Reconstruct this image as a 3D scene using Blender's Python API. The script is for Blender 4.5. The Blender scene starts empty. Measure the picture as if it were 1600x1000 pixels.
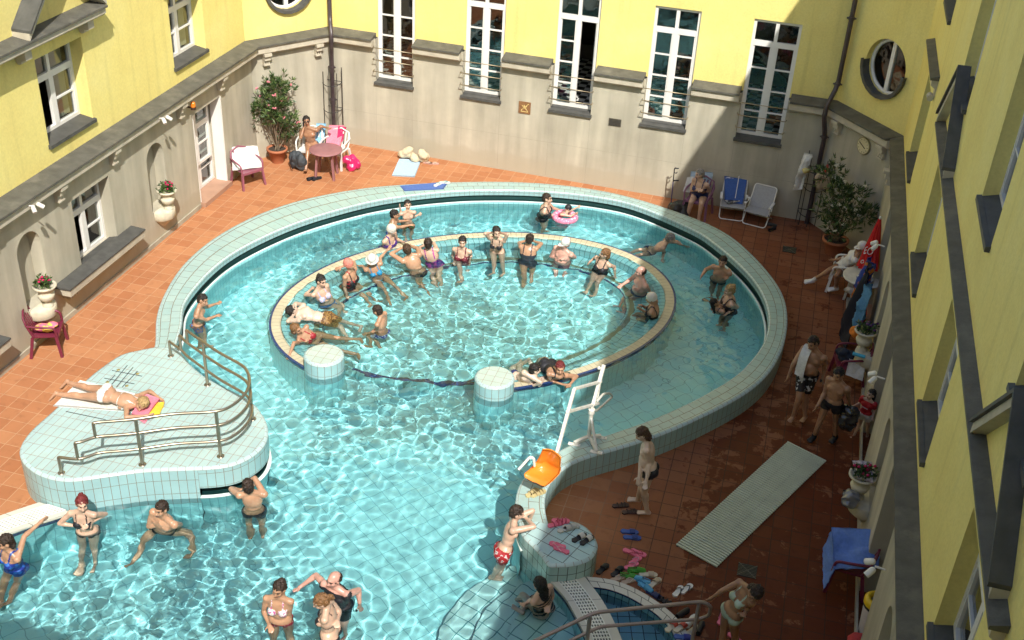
import bpy, bmesh, math, random
import numpy as np
from mathutils import Vector, Matrix, noise
from mathutils.geometry import tessellate_polygon
R = math.radians
random.seed(7); RNG = np.random.default_rng(7)
SC = bpy.context.scene
COL = SC.collection
WZ = 0.10            # water level; the tiled deck is z = 0, one unit = one metre

# ---------------------------------------------------------------- survey camera
CH = 12.0; CF = 1792.117; CP, CR, CY = .552719299, -.0582882544, -.240322079
def _axes():
    cp, sp = math.cos(CP), math.sin(CP)
    fw = Vector((math.sin(CY)*cp, math.cos(CY)*cp, -sp))
    rt = Vector((math.cos(CY), -math.sin(CY), 0))
    dn = fw.cross(rt)
    r2 = rt*math.cos(CR)+dn*math.sin(CR); d2 = dn*math.cos(CR)-rt*math.sin(CR)
    return r2, d2, fw
RT, DN, FW = _axes()
EYE = Vector((0, 0, CH))
def ray(x, y): return (FW*CF+RT*(x-800)+DN*(y-500)).normalized()
def G(x, y, z=0.):
    """surveyed point of the photo (1600x1000) at height z; below the water the line of sight is refracted"""
    d = ray(x, y)
    if z >= WZ: return EYE+d*((z-CH)/d.z)
    p = EYE+d*((WZ-CH)/d.z)
    h = Vector((d.x, d.y, 0))/1.33; s = -math.sqrt(1-h.length_squared)
    k = (z-WZ)/s
    return p+Vector((h.x, h.y, s))*k
def GW(x, y, z):   # straight line, no refraction
    d = ray(x, y); return EYE+d*((z-CH)/d.z)
def atX(x, y, X): d = ray(x, y); return EYE+d*(X/d.x)
def atY(x, y, Y): d = ray(x, y); return EYE+d*(Y/d.y)
def PT(pts, z): return [G(x, y, z) for x, y in pts]

# ---------------------------------------------------------------- objects
def tag(o, label=None, cat=None, group=None, kind=None):
    if label: o['label'] = label
    if cat: o['category'] = cat
    if group: o['group'] = group
    if kind: o['kind'] = kind
    return o
def thing(name, loc, label=None, cat=None, group=None):
    o = bpy.data.objects.new(name, None); COL.objects.link(o); o.location = loc
    o.empty_display_size = .1
    return tag(o, label, cat, group)
def wloc(o):
    v = Vector((0, 0, 0))
    while o is not None: v += o.location; o = o.parent
    return v
def link(name, me, parent=None, loc=None):
    o = bpy.data.objects.new(name, me); COL.objects.link(o)
    off = Vector((0, 0, 0))
    if parent is not None: o.parent = parent; off = wloc(parent)
    elif loc is not None: off = Vector(loc); o.location = off
    if off.length > 0: me.transform(Matrix.Translation(-off))
    return o
def copy_tree(o, parent=None):
    c = o.copy(); COL.objects.link(c); c.parent = parent
    for ch in list(o.children): copy_tree(ch, c)
    return c
class MB:
    def __init__(s): s.v = []; s.f = []; s.uv = []; s.mi = []; s.sm = []; s.m = 0
    def add(s, vs, fs, uvs=None, sm=False):
        b = len(s.v); s.v += [tuple(v) for v in vs]
        for k, f in enumerate(fs):
            s.f.append([b+i for i in f]); s.mi.append(s.m); s.sm.append(sm)
            if uvs is not None: s.uv.append(uvs[k])
            else:
                P = [Vector(vs[i]) for i in f]
                n = Vector((0, 0, 0))
                for i in range(len(P)): n += P[i].cross(P[(i+1) % len(P)])
                a = [abs(c) for c in n]
                if a[2] >= max(a[0], a[1]): s.uv.append([(p.x, p.y) for p in P])
                elif a[0] > a[1]: s.uv.append([(p.y, p.z) for p in P])
                else: s.uv.append([(p.x, p.z) for p in P])
        return s
    def box(s, lo, hi, fr=None):
        x0, y0, z0 = lo; x1, y1, z1 = hi
        v = [(x0,y0,z0),(x1,y0,z0),(x1,y1,z0),(x0,y1,z0),(x0,y0,z1),(x1,y0,z1),(x1,y1,z1),(x0,y1,z1)]
        f = [(0,3,2,1),(4,5,6,7),(0,1,5,4),(1,2,6,5),(2,3,7,6),(3,0,4,7)]
        if fr: v = [fr(*p) for p in v]
        return s.add(v, f)
    def bar(s, a, b, w, h=None, up=(0, 0, 1)):
        a = Vector(a); b = Vector(b); h = h or w; d = (b-a).normalized(); u = Vector(up)
        if abs(d.dot(u)) > .95: u = Vector((1, 0, 0))
        sd = d.cross(u).normalized(); u = sd.cross(d).normalized()
        v = []
        for p in (a, b):
            for i, j in ((-1,-1),(1,-1),(1,1),(-1,1)): v.append(p+sd*(i*w/2)+u*(j*h/2))
        return s.add(v, [(0,3,2,1),(4,5,6,7),(0,1,5,4),(1,2,6,5),(2,3,7,6),(3,0,4,7)])
    def tube(s, pts, r, n=8, closed=False, cap=True):
        P = [Vector(p) for p in pts]; m = len(P)
        rr = r if isinstance(r, (list, tuple)) else [r]*m
        vs = []; u = None
        for i, p in enumerate(P):
            if closed: d = P[(i+1) % m]-P[i-1]
            else: d = P[min(i+1, m-1)]-P[max(i-1, 0)]
            if d.length < 1e-9: d = Vector((0, 0, 1))
            d.normalize()
            if u is None:
                u = d.cross(Vector((0, 0, 1)))
                if u.length < .05: u = d.cross(Vector((1, 0, 0)))
            u = (u-d*u.dot(d)).normalized(); w = d.cross(u)
            for k in range(n):
                a = 2*math.pi*k/n; vs.append(p+(u*math.cos(a)+w*math.sin(a))*rr[i])
        fs = []
        for i in range(m if closed else m-1):
            j = (i+1) % m
            for k in range(n): fs.append((i*n+k, i*n+(k+1) % n, j*n+(k+1) % n, j*n+k))
        s.add(vs, fs, sm=True)
        if cap and not closed:
            s.add(vs[:n], [tuple(range(n))[::-1]]); s.add(vs[-n:], [tuple(range(n))])
        return s
    def lathe(s, c, prof, n=24, arc=(0, 360), cap=True, sm=True, sc=(1, 1)):
        c = Vector(c); full = abs(arc[1]-arc[0]) >= 359.9
        cols = n if full else n+1
        vs = []
        for r, z in prof:
            for k in range(cols):
                a = R(arc[0]+(arc[1]-arc[0])*k/n); vs.append(c+Vector((r*math.cos(a)*sc[0], r*math.sin(a)*sc[1], z)))
        fs = []; uv = []; L = 0
        for i in range(len(prof)-1):
            dl = math.hypot(prof[i+1][0]-prof[i][0], prof[i+1][1]-prof[i][1])
            rm = max(prof[i][0], prof[i+1][0])
            for k in range(n):
                k2 = (k+1) % cols if full else k+1
                fs.append((i*cols+k, i*cols+k2, (i+1)*cols+k2, (i+1)*cols+k))
                q = R(arc[1]-arc[0])/n*rm
                uv.append([(k*q, L), ((k+1)*q, L), ((k+1)*q, L+dl), (k*q, L+dl)])
            L += dl
        return s.add(vs, fs, uv, sm)
    def disc(s, c, r, z, n=24, flip=False, sc=(1, 1)):
        v = [(c[0]+r*math.cos(2*math.pi*k/n)*sc[0], c[1]+r*math.sin(2*math.pi*k/n)*sc[1], z) for k in range(n)]
        return s.add(v, [tuple(range(n))[::-1] if flip else tuple(range(n))])
    def ball(s, c, r, n=12, rot=None, sq=None):
        r = Vector(r) if not isinstance(r, (int, float)) else Vector((r, r, r)); c = Vector(c)
        vs = []; m = n//2+1
        for i in range(m+1):
            t = math.pi*i/m
            for k in range(n):
                a = 2*math.pi*k/n; v = Vector((r.x*math.sin(t)*math.cos(a), r.y*math.sin(t)*math.sin(a), r.z*math.cos(t)))
                if rot is not None: v = rot @ v
                vs.append(c+v)
        fs = [(i*n+k, (i+1)*n+k, (i+1)*n+(k+1) % n, i*n+(k+1) % n) for i in range(m) for k in range(n)]
        return s.add(vs, fs, sm=True)
    def poly(s, pts, z=None, hole=None):
        """flat polygon, optionally with holes"""
        loops = [[Vector((p[0], p[1], z if z is not None else p[2])) for p in pts]]
        for h in (hole or []): loops.append([Vector((p[0], p[1], loops[0][0].z)) for p in h])
        flat = [v for l in loops for v in l]
        tri = tessellate_polygon(loops)
        out = []
        for t in tri:
            a, b, c = (flat[i] for i in t)
            out.append(t if (b-a).cross(c-a).z > 0 else t[::-1])
        return s.add(flat, [tuple(t) for t in out])
    def slab(s, pts, z0, z1, top=True, bottom=False):
        n = len(pts); A = sum(pts[i][0]*pts[(i+1) % n][1]-pts[(i+1) % n][0]*pts[i][1] for i in range(n))
        if A < 0: pts = list(reversed(pts))
        L = 0; fs = []; vs = []; uv = []
        for i in range(n):
            a = pts[i]; b = pts[(i+1) % n]; l = math.hypot(b[0]-a[0], b[1]-a[1])
            k = len(vs); vs += [(a[0],a[1],z0),(b[0],b[1],z0),(b[0],b[1],z1),(a[0],a[1],z1)]
            fs.append((k, k+1, k+2, k+3)); uv.append([(L, z0), (L+l, z0), (L+l, z1), (L, z1)]); L += l
        s.add(vs, fs, uv)
        if top: s.poly(pts, z1)
        if bottom: s.poly(pts, z0)
        return s
    def sweep(s, A, B, prof, closed=False, mats=None, sm=False):
        """profile [(a, b, z)] swept between matched paths A (inner) and B (outer): point = lerp(A,B,a)+out*b"""
        n = len(A); vs = []; L = [0]
        for i in range(1, n+1): L.append(L[-1]+(Vector(B[i % n][:2])-Vector(B[i-1][:2])).length)
        for i in range(n):
            a = Vector((A[i][0], A[i][1], 0)); b = Vector((B[i][0], B[i][1], 0)); o = (b-a).normalized()
            for t, off, z in prof:
                p = a.lerp(b, t)+o*off; vs.append((p.x, p.y, z))
        m = len(prof)
        W = [0]; wid = (Vector(B[n//2][:2])-Vector(A[n//2][:2])).length
        for k in range(1, m):
            W.append(W[-1]+math.hypot((prof[k][0]-prof[k-1][0])*wid+prof[k][1]-prof[k-1][1], prof[k][2]-prof[k-1][2]))
        for k in range(m-1):
            if mats: s.m = mats[k]
            fs = []; uv = []
            for i in range(n if closed else n-1):
                j = (i+1) % n
                fs.append((i*m+k, i*m+k+1, j*m+k+1, j*m+k)); uv.append([(L[i], W[k]), (L[i], W[k+1]), (L[i+1], W[k+1]), (L[i+1], W[k])])
            b0 = len(s.v)
            s.v += [tuple(v) for v in vs] if k == 0 else []
            base = b0 if k == 0 else s._sb
            s._sb = base
            for f, u in zip(fs, uv): s.f.append([base+q for q in f]); s.mi.append(s.m); s.sm.append(sm); s.uv.append(u)
        s.m = 0
        return s
    def build(s, name, mats, parent=None, loc=None, weld=False, fix=True):
        me = bpy.data.meshes.new(name); me.from_pydata(s.v, [], s.f)
        for m in (mats if isinstance(mats, (list, tuple)) else [mats]): me.materials.append(m)
        ul = me.uv_layers.new(name='UVMap')
        flat = [c for f in s.uv for p in f for c in p]
        ul.data.foreach_set('uv', flat)
        me.polygons.foreach_set('material_index', s.mi); me.polygons.foreach_set('use_smooth', s.sm)
        if weld or fix:
            bm = bmesh.new(); bm.from_mesh(me)
            if weld: bmesh.ops.remove_doubles(bm, verts=bm.verts, dist=1e-4)
            if fix: bmesh.ops.recalc_face_normals(bm, faces=bm.faces)
            bm.to_mesh(me); bm.free()
        me.update()
        return link(name, me, parent, loc)
def smooth_path(pts, n, closed=False):
    """Catmull-Rom through pts, resampled evenly to n points"""
    P = [Vector(p) for p in pts]; m = len(P); out = []
    segs = m if closed else m-1
    for i in range(segs):
        p0 = P[(i-1) % m] if closed or i > 0 else P[0]*2-P[1]
        p1 = P[i]; p2 = P[(i+1) % m]
        p3 = P[(i+2) % m] if closed or i+2 < m else P[-1]*2-P[-2]
        for k in range(12):
            t = k/12; out.append(.5*((2*p1)+(p2-p0)*t+(2*p0-5*p1+4*p2-p3)*t*t+(3*p1-p0-3*p2+p3)*t**3))
    out.append(P[0].copy() if closed else P[-1].copy())
    L = [0]
    for a, b in zip(out, out[1:]): L.append(L[-1]+(b-a).length)
    res = []; j = 0
    tot = L[-1]; cnt = n if closed else n-1
    for i in range(n):
        d = tot*i/cnt
        while j < len(L)-2 and L[j+1] < d: j += 1
        t = (d-L[j])/max(L[j+1]-L[j], 1e-9); res.append(out[j].lerp(out[j+1], min(1, max(0, t))))
    return res

# ---------------------------------------------------------------- materials
MATS = {}
def nodes(name):
    m = bpy.data.materials.new(name); m.use_nodes = True; nt = m.node_tree; nt.nodes.clear()
    out = nt.nodes.new('ShaderNodeOutputMaterial'); return m, nt, out
def N(nt, t, **kw):
    n = nt.nodes.new('ShaderNode'+t)
    for k, v in kw.items():
        if k.startswith('i_'): n.inputs[k[2:].replace('_', ' ')].default_value = v
        else: setattr(n, k, v)
    return n
def ramp(nt, stops):
    n = nt.nodes.new('ShaderNodeValToRGB'); e = n.color_ramp.elements
    while len(e) < len(stops): e.new(.5)
    for i, (p, c) in enumerate(stops): e[i].position = p; e[i].color = (c[0], c[1], c[2], 1) if not isinstance(c, (int, float)) else (c, c, c, 1)
    return n
def mix(nt, a, b, fac, mode='MIX'):
    n = nt.nodes.new('ShaderNodeMix'); n.data_type = 'RGBA'; n.blend_type = mode
    for sock, val in ((n.inputs[6], a), (n.inputs[7], b), (n.inputs[0], fac)):
        if hasattr(val, 'links'): nt.links.new(val, sock)
        elif isinstance(val, (int, float)): sock.default_value = val
        else: sock.default_value = (*val[:3], 1)
    return n.outputs[2]
def M(name, col, rough=.6, var=.12, vs=3., bump=0., bs=60., metal=0., spec=.5, dirt=0., dcol=(.1, .09, .07), coat=0., alpha=1., sss=0.):
    """plain surface: colour with soft mottling, optional dirt blotches and fine bump"""
    if name in MATS: return MATS[name]
    m, nt, out = nodes(name); L = nt.links.new
    b = N(nt, 'BsdfPrincipled'); b.inputs['Roughness'].default_value = rough; b.inputs['Metallic'].default_value = metal
    b.inputs['Specular IOR Level'].default_value = spec; b.inputs['Coat Weight'].default_value = coat
    b.inputs['Alpha'].default_value = alpha
    if sss: b.inputs['Subsurface Weight'].default_value = sss; b.inputs['Subsurface Radius'].default_value = (.012, .005, .003)
    tc = N(nt, 'TexCoord'); n1 = N(nt, 'TexNoise'); n1.inputs['Scale'].default_value = vs; n1.inputs['Detail'].default_value = 4
    L(tc.outputs['Object'], n1.inputs['Vector'])
    c2 = tuple(c*(1-var) for c in col); c3 = tuple(min(1, c*(1+var)) for c in col)
    r = ramp(nt, [(.3, c2), (.7, c3)]); L(n1.outputs['Fac'], r.inputs['Fac']); c = r.outputs['Color']
    if dirt:
        n2 = N(nt, 'TexNoise'); n2.inputs['Scale'].default_value = vs*.45; n2.inputs['Detail'].default_value = 8; n2.inputs['Roughness'].default_value = .65
        L(tc.outputs['Object'], n2.inputs['Vector'])
        r2 = ramp(nt, [(.52, 0.), (.72, 1.)]); L(n2.outputs['Fac'], r2.inputs['Fac'])
        mm = N(nt, 'Math', operation='MULTIPLY'); mm.inputs[1].default_value = dirt; L(r2.outputs['Color'], mm.inputs[0])
        c = mix(nt, c, dcol, mm.outputs[0])
    L(c, b.inputs['Base Color'])
    if bump:
        n3 = N(nt, 'TexNoise'); n3.inputs['Scale'].default_value = bs; n3.inputs['Detail'].default_value = 5
        L(tc.outputs['Object'], n3.inputs['Vector'])
        bp = N(nt, 'Bump'); bp.inputs['Strength'].default_value = bump; bp.inputs['Distance'].default_value = .02
        L(n3.outputs['Fac'], bp.inputs['Height']); L(bp.outputs['Normal'], b.inputs['Normal'])
    L(b.outputs[0], out.inputs[0]); MATS[name] = m
    return m
def TILE(name, c1, c2, grout, w, h, gw=.012, off=0., rough=.25, coord='UV', wet=None, bump=.25, stain=.0, scol=(.3,.28,.22), rot=0., lip=None):
    """glazed or clay tiles laid in metres"""
    if name in MATS: return MATS[name]
    m, nt, out = nodes(name); L = nt.links.new
    tc = N(nt, 'TexCoord'); mp = N(nt, 'Mapping'); mp.inputs['Rotation'].default_value = (0, 0, rot)
    L(tc.outputs[coord], mp.inputs['Vector'])
    br = N(nt, 'TexBrick'); br.offset = off; br.squash = 1
    br.inputs['Scale'].default_value = 1; br.inputs['Brick Width'].default_value = w; br.inputs['Row Height'].default_value = h
    br.inputs['Mortar Size'].default_value = gw/2; br.inputs['Mortar Smooth'].default_value = .2; br.inputs['Bias'].default_value = 0
    br.inputs['Color1'].default_value = (*c1, 1); br.inputs['Color2'].default_value = (*c2, 1); br.inputs['Mortar'].default_value = (*grout, 1)
    L(mp.outputs[0], br.inputs['Vector'])
    c = br.outputs['Color']
    n1 = N(nt, 'TexNoise'); n1.inputs['Scale'].default_value = 1.3; n1.inputs['Detail'].default_value = 6; n1.inputs['Roughness'].default_value = .7
    L(tc.outputs['Object'], n1.inputs['Vector'])
    r = ramp(nt, [(.3, .86), (.7, 1.0)]); L(n1.outputs['Fac'], r.inputs['Fac'])
    c = mix(nt, c, r.outputs['Color'], 1., 'MULTIPLY')
    if stain:
        n2 = N(nt, 'TexNoise'); n2.inputs['Scale'].default_value = 7; n2.inputs['Detail'].default_value = 8
        L(tc.outputs['Object'], n2.inputs['Vector']); r2 = ramp(nt, [(.55, 0.), (.7, stain)]); L(n2.outputs['Fac'], r2.inputs['Fac'])
        c = mix(nt, c, scol, r2.outputs['Color'])
    b = N(nt, 'BsdfPrincipled'); rg = rough
    if wet:  # also places the painted shade of the right side
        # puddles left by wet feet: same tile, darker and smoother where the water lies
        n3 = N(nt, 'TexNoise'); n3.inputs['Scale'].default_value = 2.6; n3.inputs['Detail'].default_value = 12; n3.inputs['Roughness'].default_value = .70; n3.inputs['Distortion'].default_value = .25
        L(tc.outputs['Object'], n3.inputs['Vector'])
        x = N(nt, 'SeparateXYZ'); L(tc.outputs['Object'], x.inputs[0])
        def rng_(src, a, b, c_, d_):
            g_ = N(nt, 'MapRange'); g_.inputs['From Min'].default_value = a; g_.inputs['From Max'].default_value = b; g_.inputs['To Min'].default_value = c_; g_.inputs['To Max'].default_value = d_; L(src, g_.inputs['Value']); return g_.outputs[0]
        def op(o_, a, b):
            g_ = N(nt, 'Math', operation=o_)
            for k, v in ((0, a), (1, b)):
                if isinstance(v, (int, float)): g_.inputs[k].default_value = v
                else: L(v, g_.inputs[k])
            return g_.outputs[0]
        side_shade = rng_(x.outputs['X'], wet[0]-.8, wet[0]+.8, 0., 1.)       # shade of the right side, with some damp, painted into the colour
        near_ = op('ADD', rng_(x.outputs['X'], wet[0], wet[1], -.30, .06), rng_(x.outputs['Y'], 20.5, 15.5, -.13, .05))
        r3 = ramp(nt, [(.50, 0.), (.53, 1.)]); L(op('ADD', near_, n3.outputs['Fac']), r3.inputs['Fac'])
        c = mix(nt, c, mix(nt, c, (.52, .46, .50), 1., 'MULTIPLY'), side_shade)
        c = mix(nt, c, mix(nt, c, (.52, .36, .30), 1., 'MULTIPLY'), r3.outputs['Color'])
        gm = op('MULTIPLY', side_shade, br.outputs['Fac']); c = mix(nt, c, (.05, .025, .018), op('MULTIPLY', gm, .85))  # grout darkened along with the painted shade
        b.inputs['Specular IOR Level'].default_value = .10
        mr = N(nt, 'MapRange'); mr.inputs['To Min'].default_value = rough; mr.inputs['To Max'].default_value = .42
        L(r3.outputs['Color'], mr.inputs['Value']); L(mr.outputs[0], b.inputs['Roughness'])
    else: b.inputs['Roughness'].default_value = rough
    L(c, b.inputs['Base Color'])
    if bump:
        bp = N(nt, 'Bump', invert=True); bp.inputs['Strength'].default_value = bump; bp.inputs['Distance'].default_value = .01
        L(br.outputs['Fac'], bp.inputs['Height']); L(bp.outputs['Normal'], b.inputs['Normal'])
    L(b.outputs[0], out.inputs[0]); MATS[name] = m
    return m

# ---------------------------------------------------------------- camera, sun, sky
cam = bpy.data.cameras.new('camera'); cam.sensor_width = 36; cam.lens = CF/1600*36; cam.clip_end = 500
camo = bpy.data.objects.new('camera', cam); COL.objects.link(camo); SC.camera = camo
mt = Matrix((RT, -DN, -FW)).transposed().to_4x4(); mt.translation = EYE; camo.matrix_world = mt
SUN = Vector((-.46, .78, -1.)).normalized()
sl = bpy.data.lights.new('sun', 'SUN'); sl.energy = 4.4; sl.angle = R(.6); sl.color = (1, .955, .87)
so = bpy.data.objects.new('sun', sl); COL.objects.link(so); so.rotation_euler = SUN.to_track_quat('-Z', 'Y').to_euler(); so.location = (6, 0, 20)
W = bpy.data.worlds.new('World'); SC.world = W; W.use_nodes = True; nt = W.node_tree; nt.nodes.clear()
sk = nt.nodes.new('ShaderNodeTexSky'); sk.sky_type = 'NISHITA'; sk.sun_disc = False
sk.sun_elevation = math.asin(-SUN.z); sk.sun_rotation = math.atan2(-SUN.x, -SUN.y); sk.air_density = 1.; sk.dust_density = 1.5; sk.ozone_density = 1.
bg = nt.nodes.new('ShaderNodeBackground'); bg.inputs[1].default_value = .15
wo = nt.nodes.new('ShaderNodeOutputWorld'); nt.links.new(sk.outputs[0], bg.inputs[0]); nt.links.new(bg.outputs[0], wo.inputs[0])
SC.view_settings.view_transform = 'Standard'; SC.view_settings.look = 'None'; SC.view_settings.exposure = .40; SC.view_settings.gamma = 1
cy = SC.cycles; cy.use_adaptive_sampling = True; cy.adaptive_threshold = .03; cy.use_denoising = True
cy.max_bounces = 7; cy.diffuse_bounces = 3; cy.glossy_bounces = 3; cy.transmission_bounces = 5; cy.transparent_max_bounces = 12
cy.caustics_reflective = False; cy.caustics_refractive = True; cy.sample_clamp_indirect = 6; cy.time_limit = 900
# ================================================================= pool and terrace
AQ1, AQ2, GRT = (.44, .60, .595), (.41, .57, .57), (.37, .32, .28)
T_PLAT = TILE('aqua_tile_platform', AQ1, AQ2, GRT, .125, .25, .011, off=0., stain=.15, scol=(.45, .45, .36))
T_RIM = TILE('aqua_tile_rim', (.41, .555, .53), (.355, .515, .50), (.24, .22, .18), .25, .125, .011, off=.5, stain=.35, scol=(.36, .40, .34))
T_WALL = TILE('aqua_tile_wall', (.37, .58, .60), (.34, .55, .58), (.25, .23, .19), .125, .26, .010)
T_BULL = TILE('aqua_bullnose_tile', (.50, .66, .66), (.47, .64, .65), (.32, .30, .26), .125, .4, .010, rough=.15)
T_FLOOR = TILE('pool_floor_tile', (.48, .92, .94), (.44, .90, .93), (.26, .60, .65), .25, .25, .015, coord='Object', rot=R(38), bump=0, rough=.5)
T_PWALL = TILE('pool_wall_tile', (.42, .86, .89), (.39, .84, .87), (.24, .58, .64), .125, .25, .014, bump=0, rough=.4)
T_SEAT = TILE('pool_bench_tile', (.40, .78, .81), (.36, .75, .79), (.10, .28, .30), .125, .25, .014, bump=0, rough=.4)
T_BEIGE = TILE('beige_grip_tile', (.60, .545, .385), (.55, .50, .35), (.30, .26, .18), .12, .25, .010, rough=.6, stain=.2)
NAVY = M('navy_tile', (.02, .045, .15), .25)
GAP = M('dark_overflow_gap', (.015, .06, .06), .5)
LIP = M('white_lip_tile', (.72, .82, .80), .2)
OLIVE = M('olive_bench_edge', (.16, .22, .17), .5)
CONC = M('pool_concrete', (.35, .35, .33), .8)
RZ = .45; PZ = .69; GZ = .14; FL = -.98

rim_in = [(262, 640), (262, 600), (268, 560), (283, 510), (290, 470), (331, 421), (380, 386), (455, 351), (530, 327), (605, 310), (700, 299), (780, 296.5), (860, 299.5), (940, 308.5), (1000, 323), (1080, 357), (1115, 379), (1158, 416), (1186, 450), (1199, 482), (1200, 513), (1187, 545), (1152, 584), (1100, 616.5), (1055, 639), (1010, 658), (965, 673.5), (942, 681), (900, 691), (868, 706), (840, 724), (819, 745), (809, 763), (805, 788), (810, 815), (818, 838)]
rim_out = [(200, 640), (215, 600), (243, 541), (242, 505), (250, 470), (290, 407), (360, 355), (450, 317), (560, 294), (640, 287), (700, 284), (780, 283), (860, 286.5), (940, 297), (1000, 311), (1080, 338), (1136, 363), (1180, 401), (1212, 438), (1229, 470), (1231, 513), (1222, 548), (1200, 586), (1160, 618), (1100, 649), (1055, 670), (1010, 687), (965, 701), (931, 710), (898, 720), (875, 733), (859, 751), (850, 775), (850, 795), (857, 816), (862, 830)]
NR = 160
RI = smooth_path(PT(rim_in, RZ), NR); RO = smooth_path(PT(rim_out, RZ), NR)
# re-match: outer point = nearest direction along the inner normal
def rematch(I, O):
    res = []
    last = 0
    for i, p in enumerate(I):
        t = (I[min(i+1, len(I)-1)]-I[max(i-1, 0)]).normalized()
        best = min(range(max(0, last-1), min(len(O), last+14)), key=lambda k: abs((O[k]-p).dot(t))+.05*(O[k]-p).length)
        last = max(last, best); res.append(O[best])
    for _ in range(3): res = [res[0]]+[(res[k-1]+res[k]*2+res[k+1])/4 for k in range(1, len(res)-1)]+[res[-1]]
    return res
O_dense = smooth_path(PT(rim_out, RZ), 1200)
def rematch_dense(I, O):
    res = []; last = 0
    for i, p in enumerate(I):
        t = (I[min(i+1, len(I)-1)]-I[max(i-1, 0)]).normalized()
        rng = range(last, min(len(O), last+60))
        best = min(rng, key=lambda k: abs((O[k]-p).dot(t)))
        last = best; res.append(O[best])
    for _ in range(6): res = [res[0]]+[(res[k-1]+res[k]*2+res[k+1])/4 for k in range(1, len(res)-1)]+[res[-1]]
    return res
_k0 = min(range(1200), key=lambda k: abs((O_dense[k]-RI[0]).dot((RI[1]-RI[0]).normalized())) + (0 if (O_dense[k]-RI[0]).length < 2 else 9))
RO = rematch_dense(RI, O_dense[_k0:])
rim = thing('pool_surround', (0, 0, 0), 'raised rim of pale aqua tiles curving round the big pool', 'pool rim')
b = MB()
b.sweep(RI, RO, [(0, .06, .18), (0, .06, .31), (0, 0, .31), (0, 0, RZ-.03)], mats=[1, 1, 0])
b.build('inner_face', [T_WALL, GAP], rim)
b = MB(); b.sweep(RI, RO, [(0, 0, RZ-.03), (0, .012, RZ-.008), (0, .035, RZ)], sm=True)
b.sweep(RI, RO, [(1, -.05, RZ), (1, -.015, RZ-.008), (1, 0, RZ-.04)], sm=True); b.build('bullnose_edge', T_BULL, rim)
b = MB(); b.sweep(RI, RO, [(0, .035, RZ), (1, -.05, RZ)]); b.build('top_tiles', T_RIM, rim)
b = MB(); b.sweep(RI, RO, [(1, 0, RZ-.04), (1, 0, -.05)]); b.build('outer_face', T_WALL, rim)
b = MB(); b.sweep(RI, RO, [(0, -.03, -1.2), (0, -.03, .155), (0, -.02, .165), (0, .005, .165), (0, .01, .12), (0, .07, .12), (0, .07, .2)], mats=[0, 1, 1, 2, 2, 2]); b.build('underwater_wall', [T_PWALL, LIP, GAP], rim)

# platform (left, higher than the rim)
plat_px = [(243, 541), (222, 545), (190, 553), (160, 572), (135, 592), (108, 618), (78, 645), (48, 672), (33, 693), (30, 708), (38, 724), (58, 739), (85, 748), (115, 750), (160, 744), (220, 736), (280, 733), (330, 731), (366, 725), (395, 711), (413, 694), (419, 676), (416, 657), (406, 640), (396, 629), (380, 618), (350, 603), (322, 588), (300, 570), (285, 552), (278, 545), (262, 541)]
PL = smooth_path(PT(plat_px, PZ), 150, True)
PC = sum(PL, Vector((0, 0, 0)))/len(PL)
def inset(P, d):
    n = len(P); out = []
    A = sum(P[i].x*P[(i+1) % n].y-P[(i+1) % n].x*P[i].y for i in range(n)); sg = 1 if A > 0 else -1
    for i in range(n):
        t = (P[(i+1) % n]-P[i-1]).normalized(); nr = Vector((-t.y, t.x, 0))*sg; out.append(P[i]+nr*d)
    return out
PLi = inset(PL, .05)
plat = thing('tiled_platform', (PC.x, PC.y, 0), 'raised pale aqua tiled sunbathing platform with steel railing on it', 'platform')
b = MB(); b.poly(PLi, PZ); b.build('top_tiles', T_PLAT, plat)
b = MB(); b.sweep(PL, PLi, [(0, 0, PZ-.04), (0, .015, PZ-.01), (1, 0, PZ)], closed=True, sm=True); b.build('bullnose_edge', T_BULL, plat)
# overhang with a dark slot towards the water between (300,..) and (418,..)
def seg_i(P, px, z):
    q = G(*px, z); return min(range(len(P)), key=lambda k: (P[k]-q).length)
i0, i1 = seg_i(PL, (311, 732), PZ), seg_i(PL, (406, 640), PZ)
b = MB()
PA = PL[:i0+1]; PB = PL[i0:i1+1]; PD = PL[i1:]+[PL[0]]
def cell(P): return PLi  # unused
for seg, prof, mm in ((PA, [(0, 0, -.05), (0, 0, PZ-.04)], [0]), (PD, [(0, 0, -1.2), (0, 0, PZ-.04)], [0]), (PB, [(0, .16, -1.2), (0, .0, .09), (0, -.02, .12), (0, .04, .13), (0, .05, .06), (0, .2, .06), (0, .2, .30), (0, 0, .30), (0, 0, PZ-.04)], [1, 2, 2, 3, 3, 3, 3, 0])):
    ids = [min(range(len(PL)), key=lambda k: (PL[k]-p).length) for p in seg]
    b.sweep(seg, [PLi[k] for k in ids], prof, mats=mm)
b.build('side_wall', [T_WALL, T_PWALL, LIP, GAP], plat)
b = MB(); ids = range(0, i0+1); b.sweep([PL[k] for k in ids], [PLi[k] for k in ids], [(0, .01, -1.2), (0, .01, -.04)]); b.build('underwater_wall', T_PWALL, plat)
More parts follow.
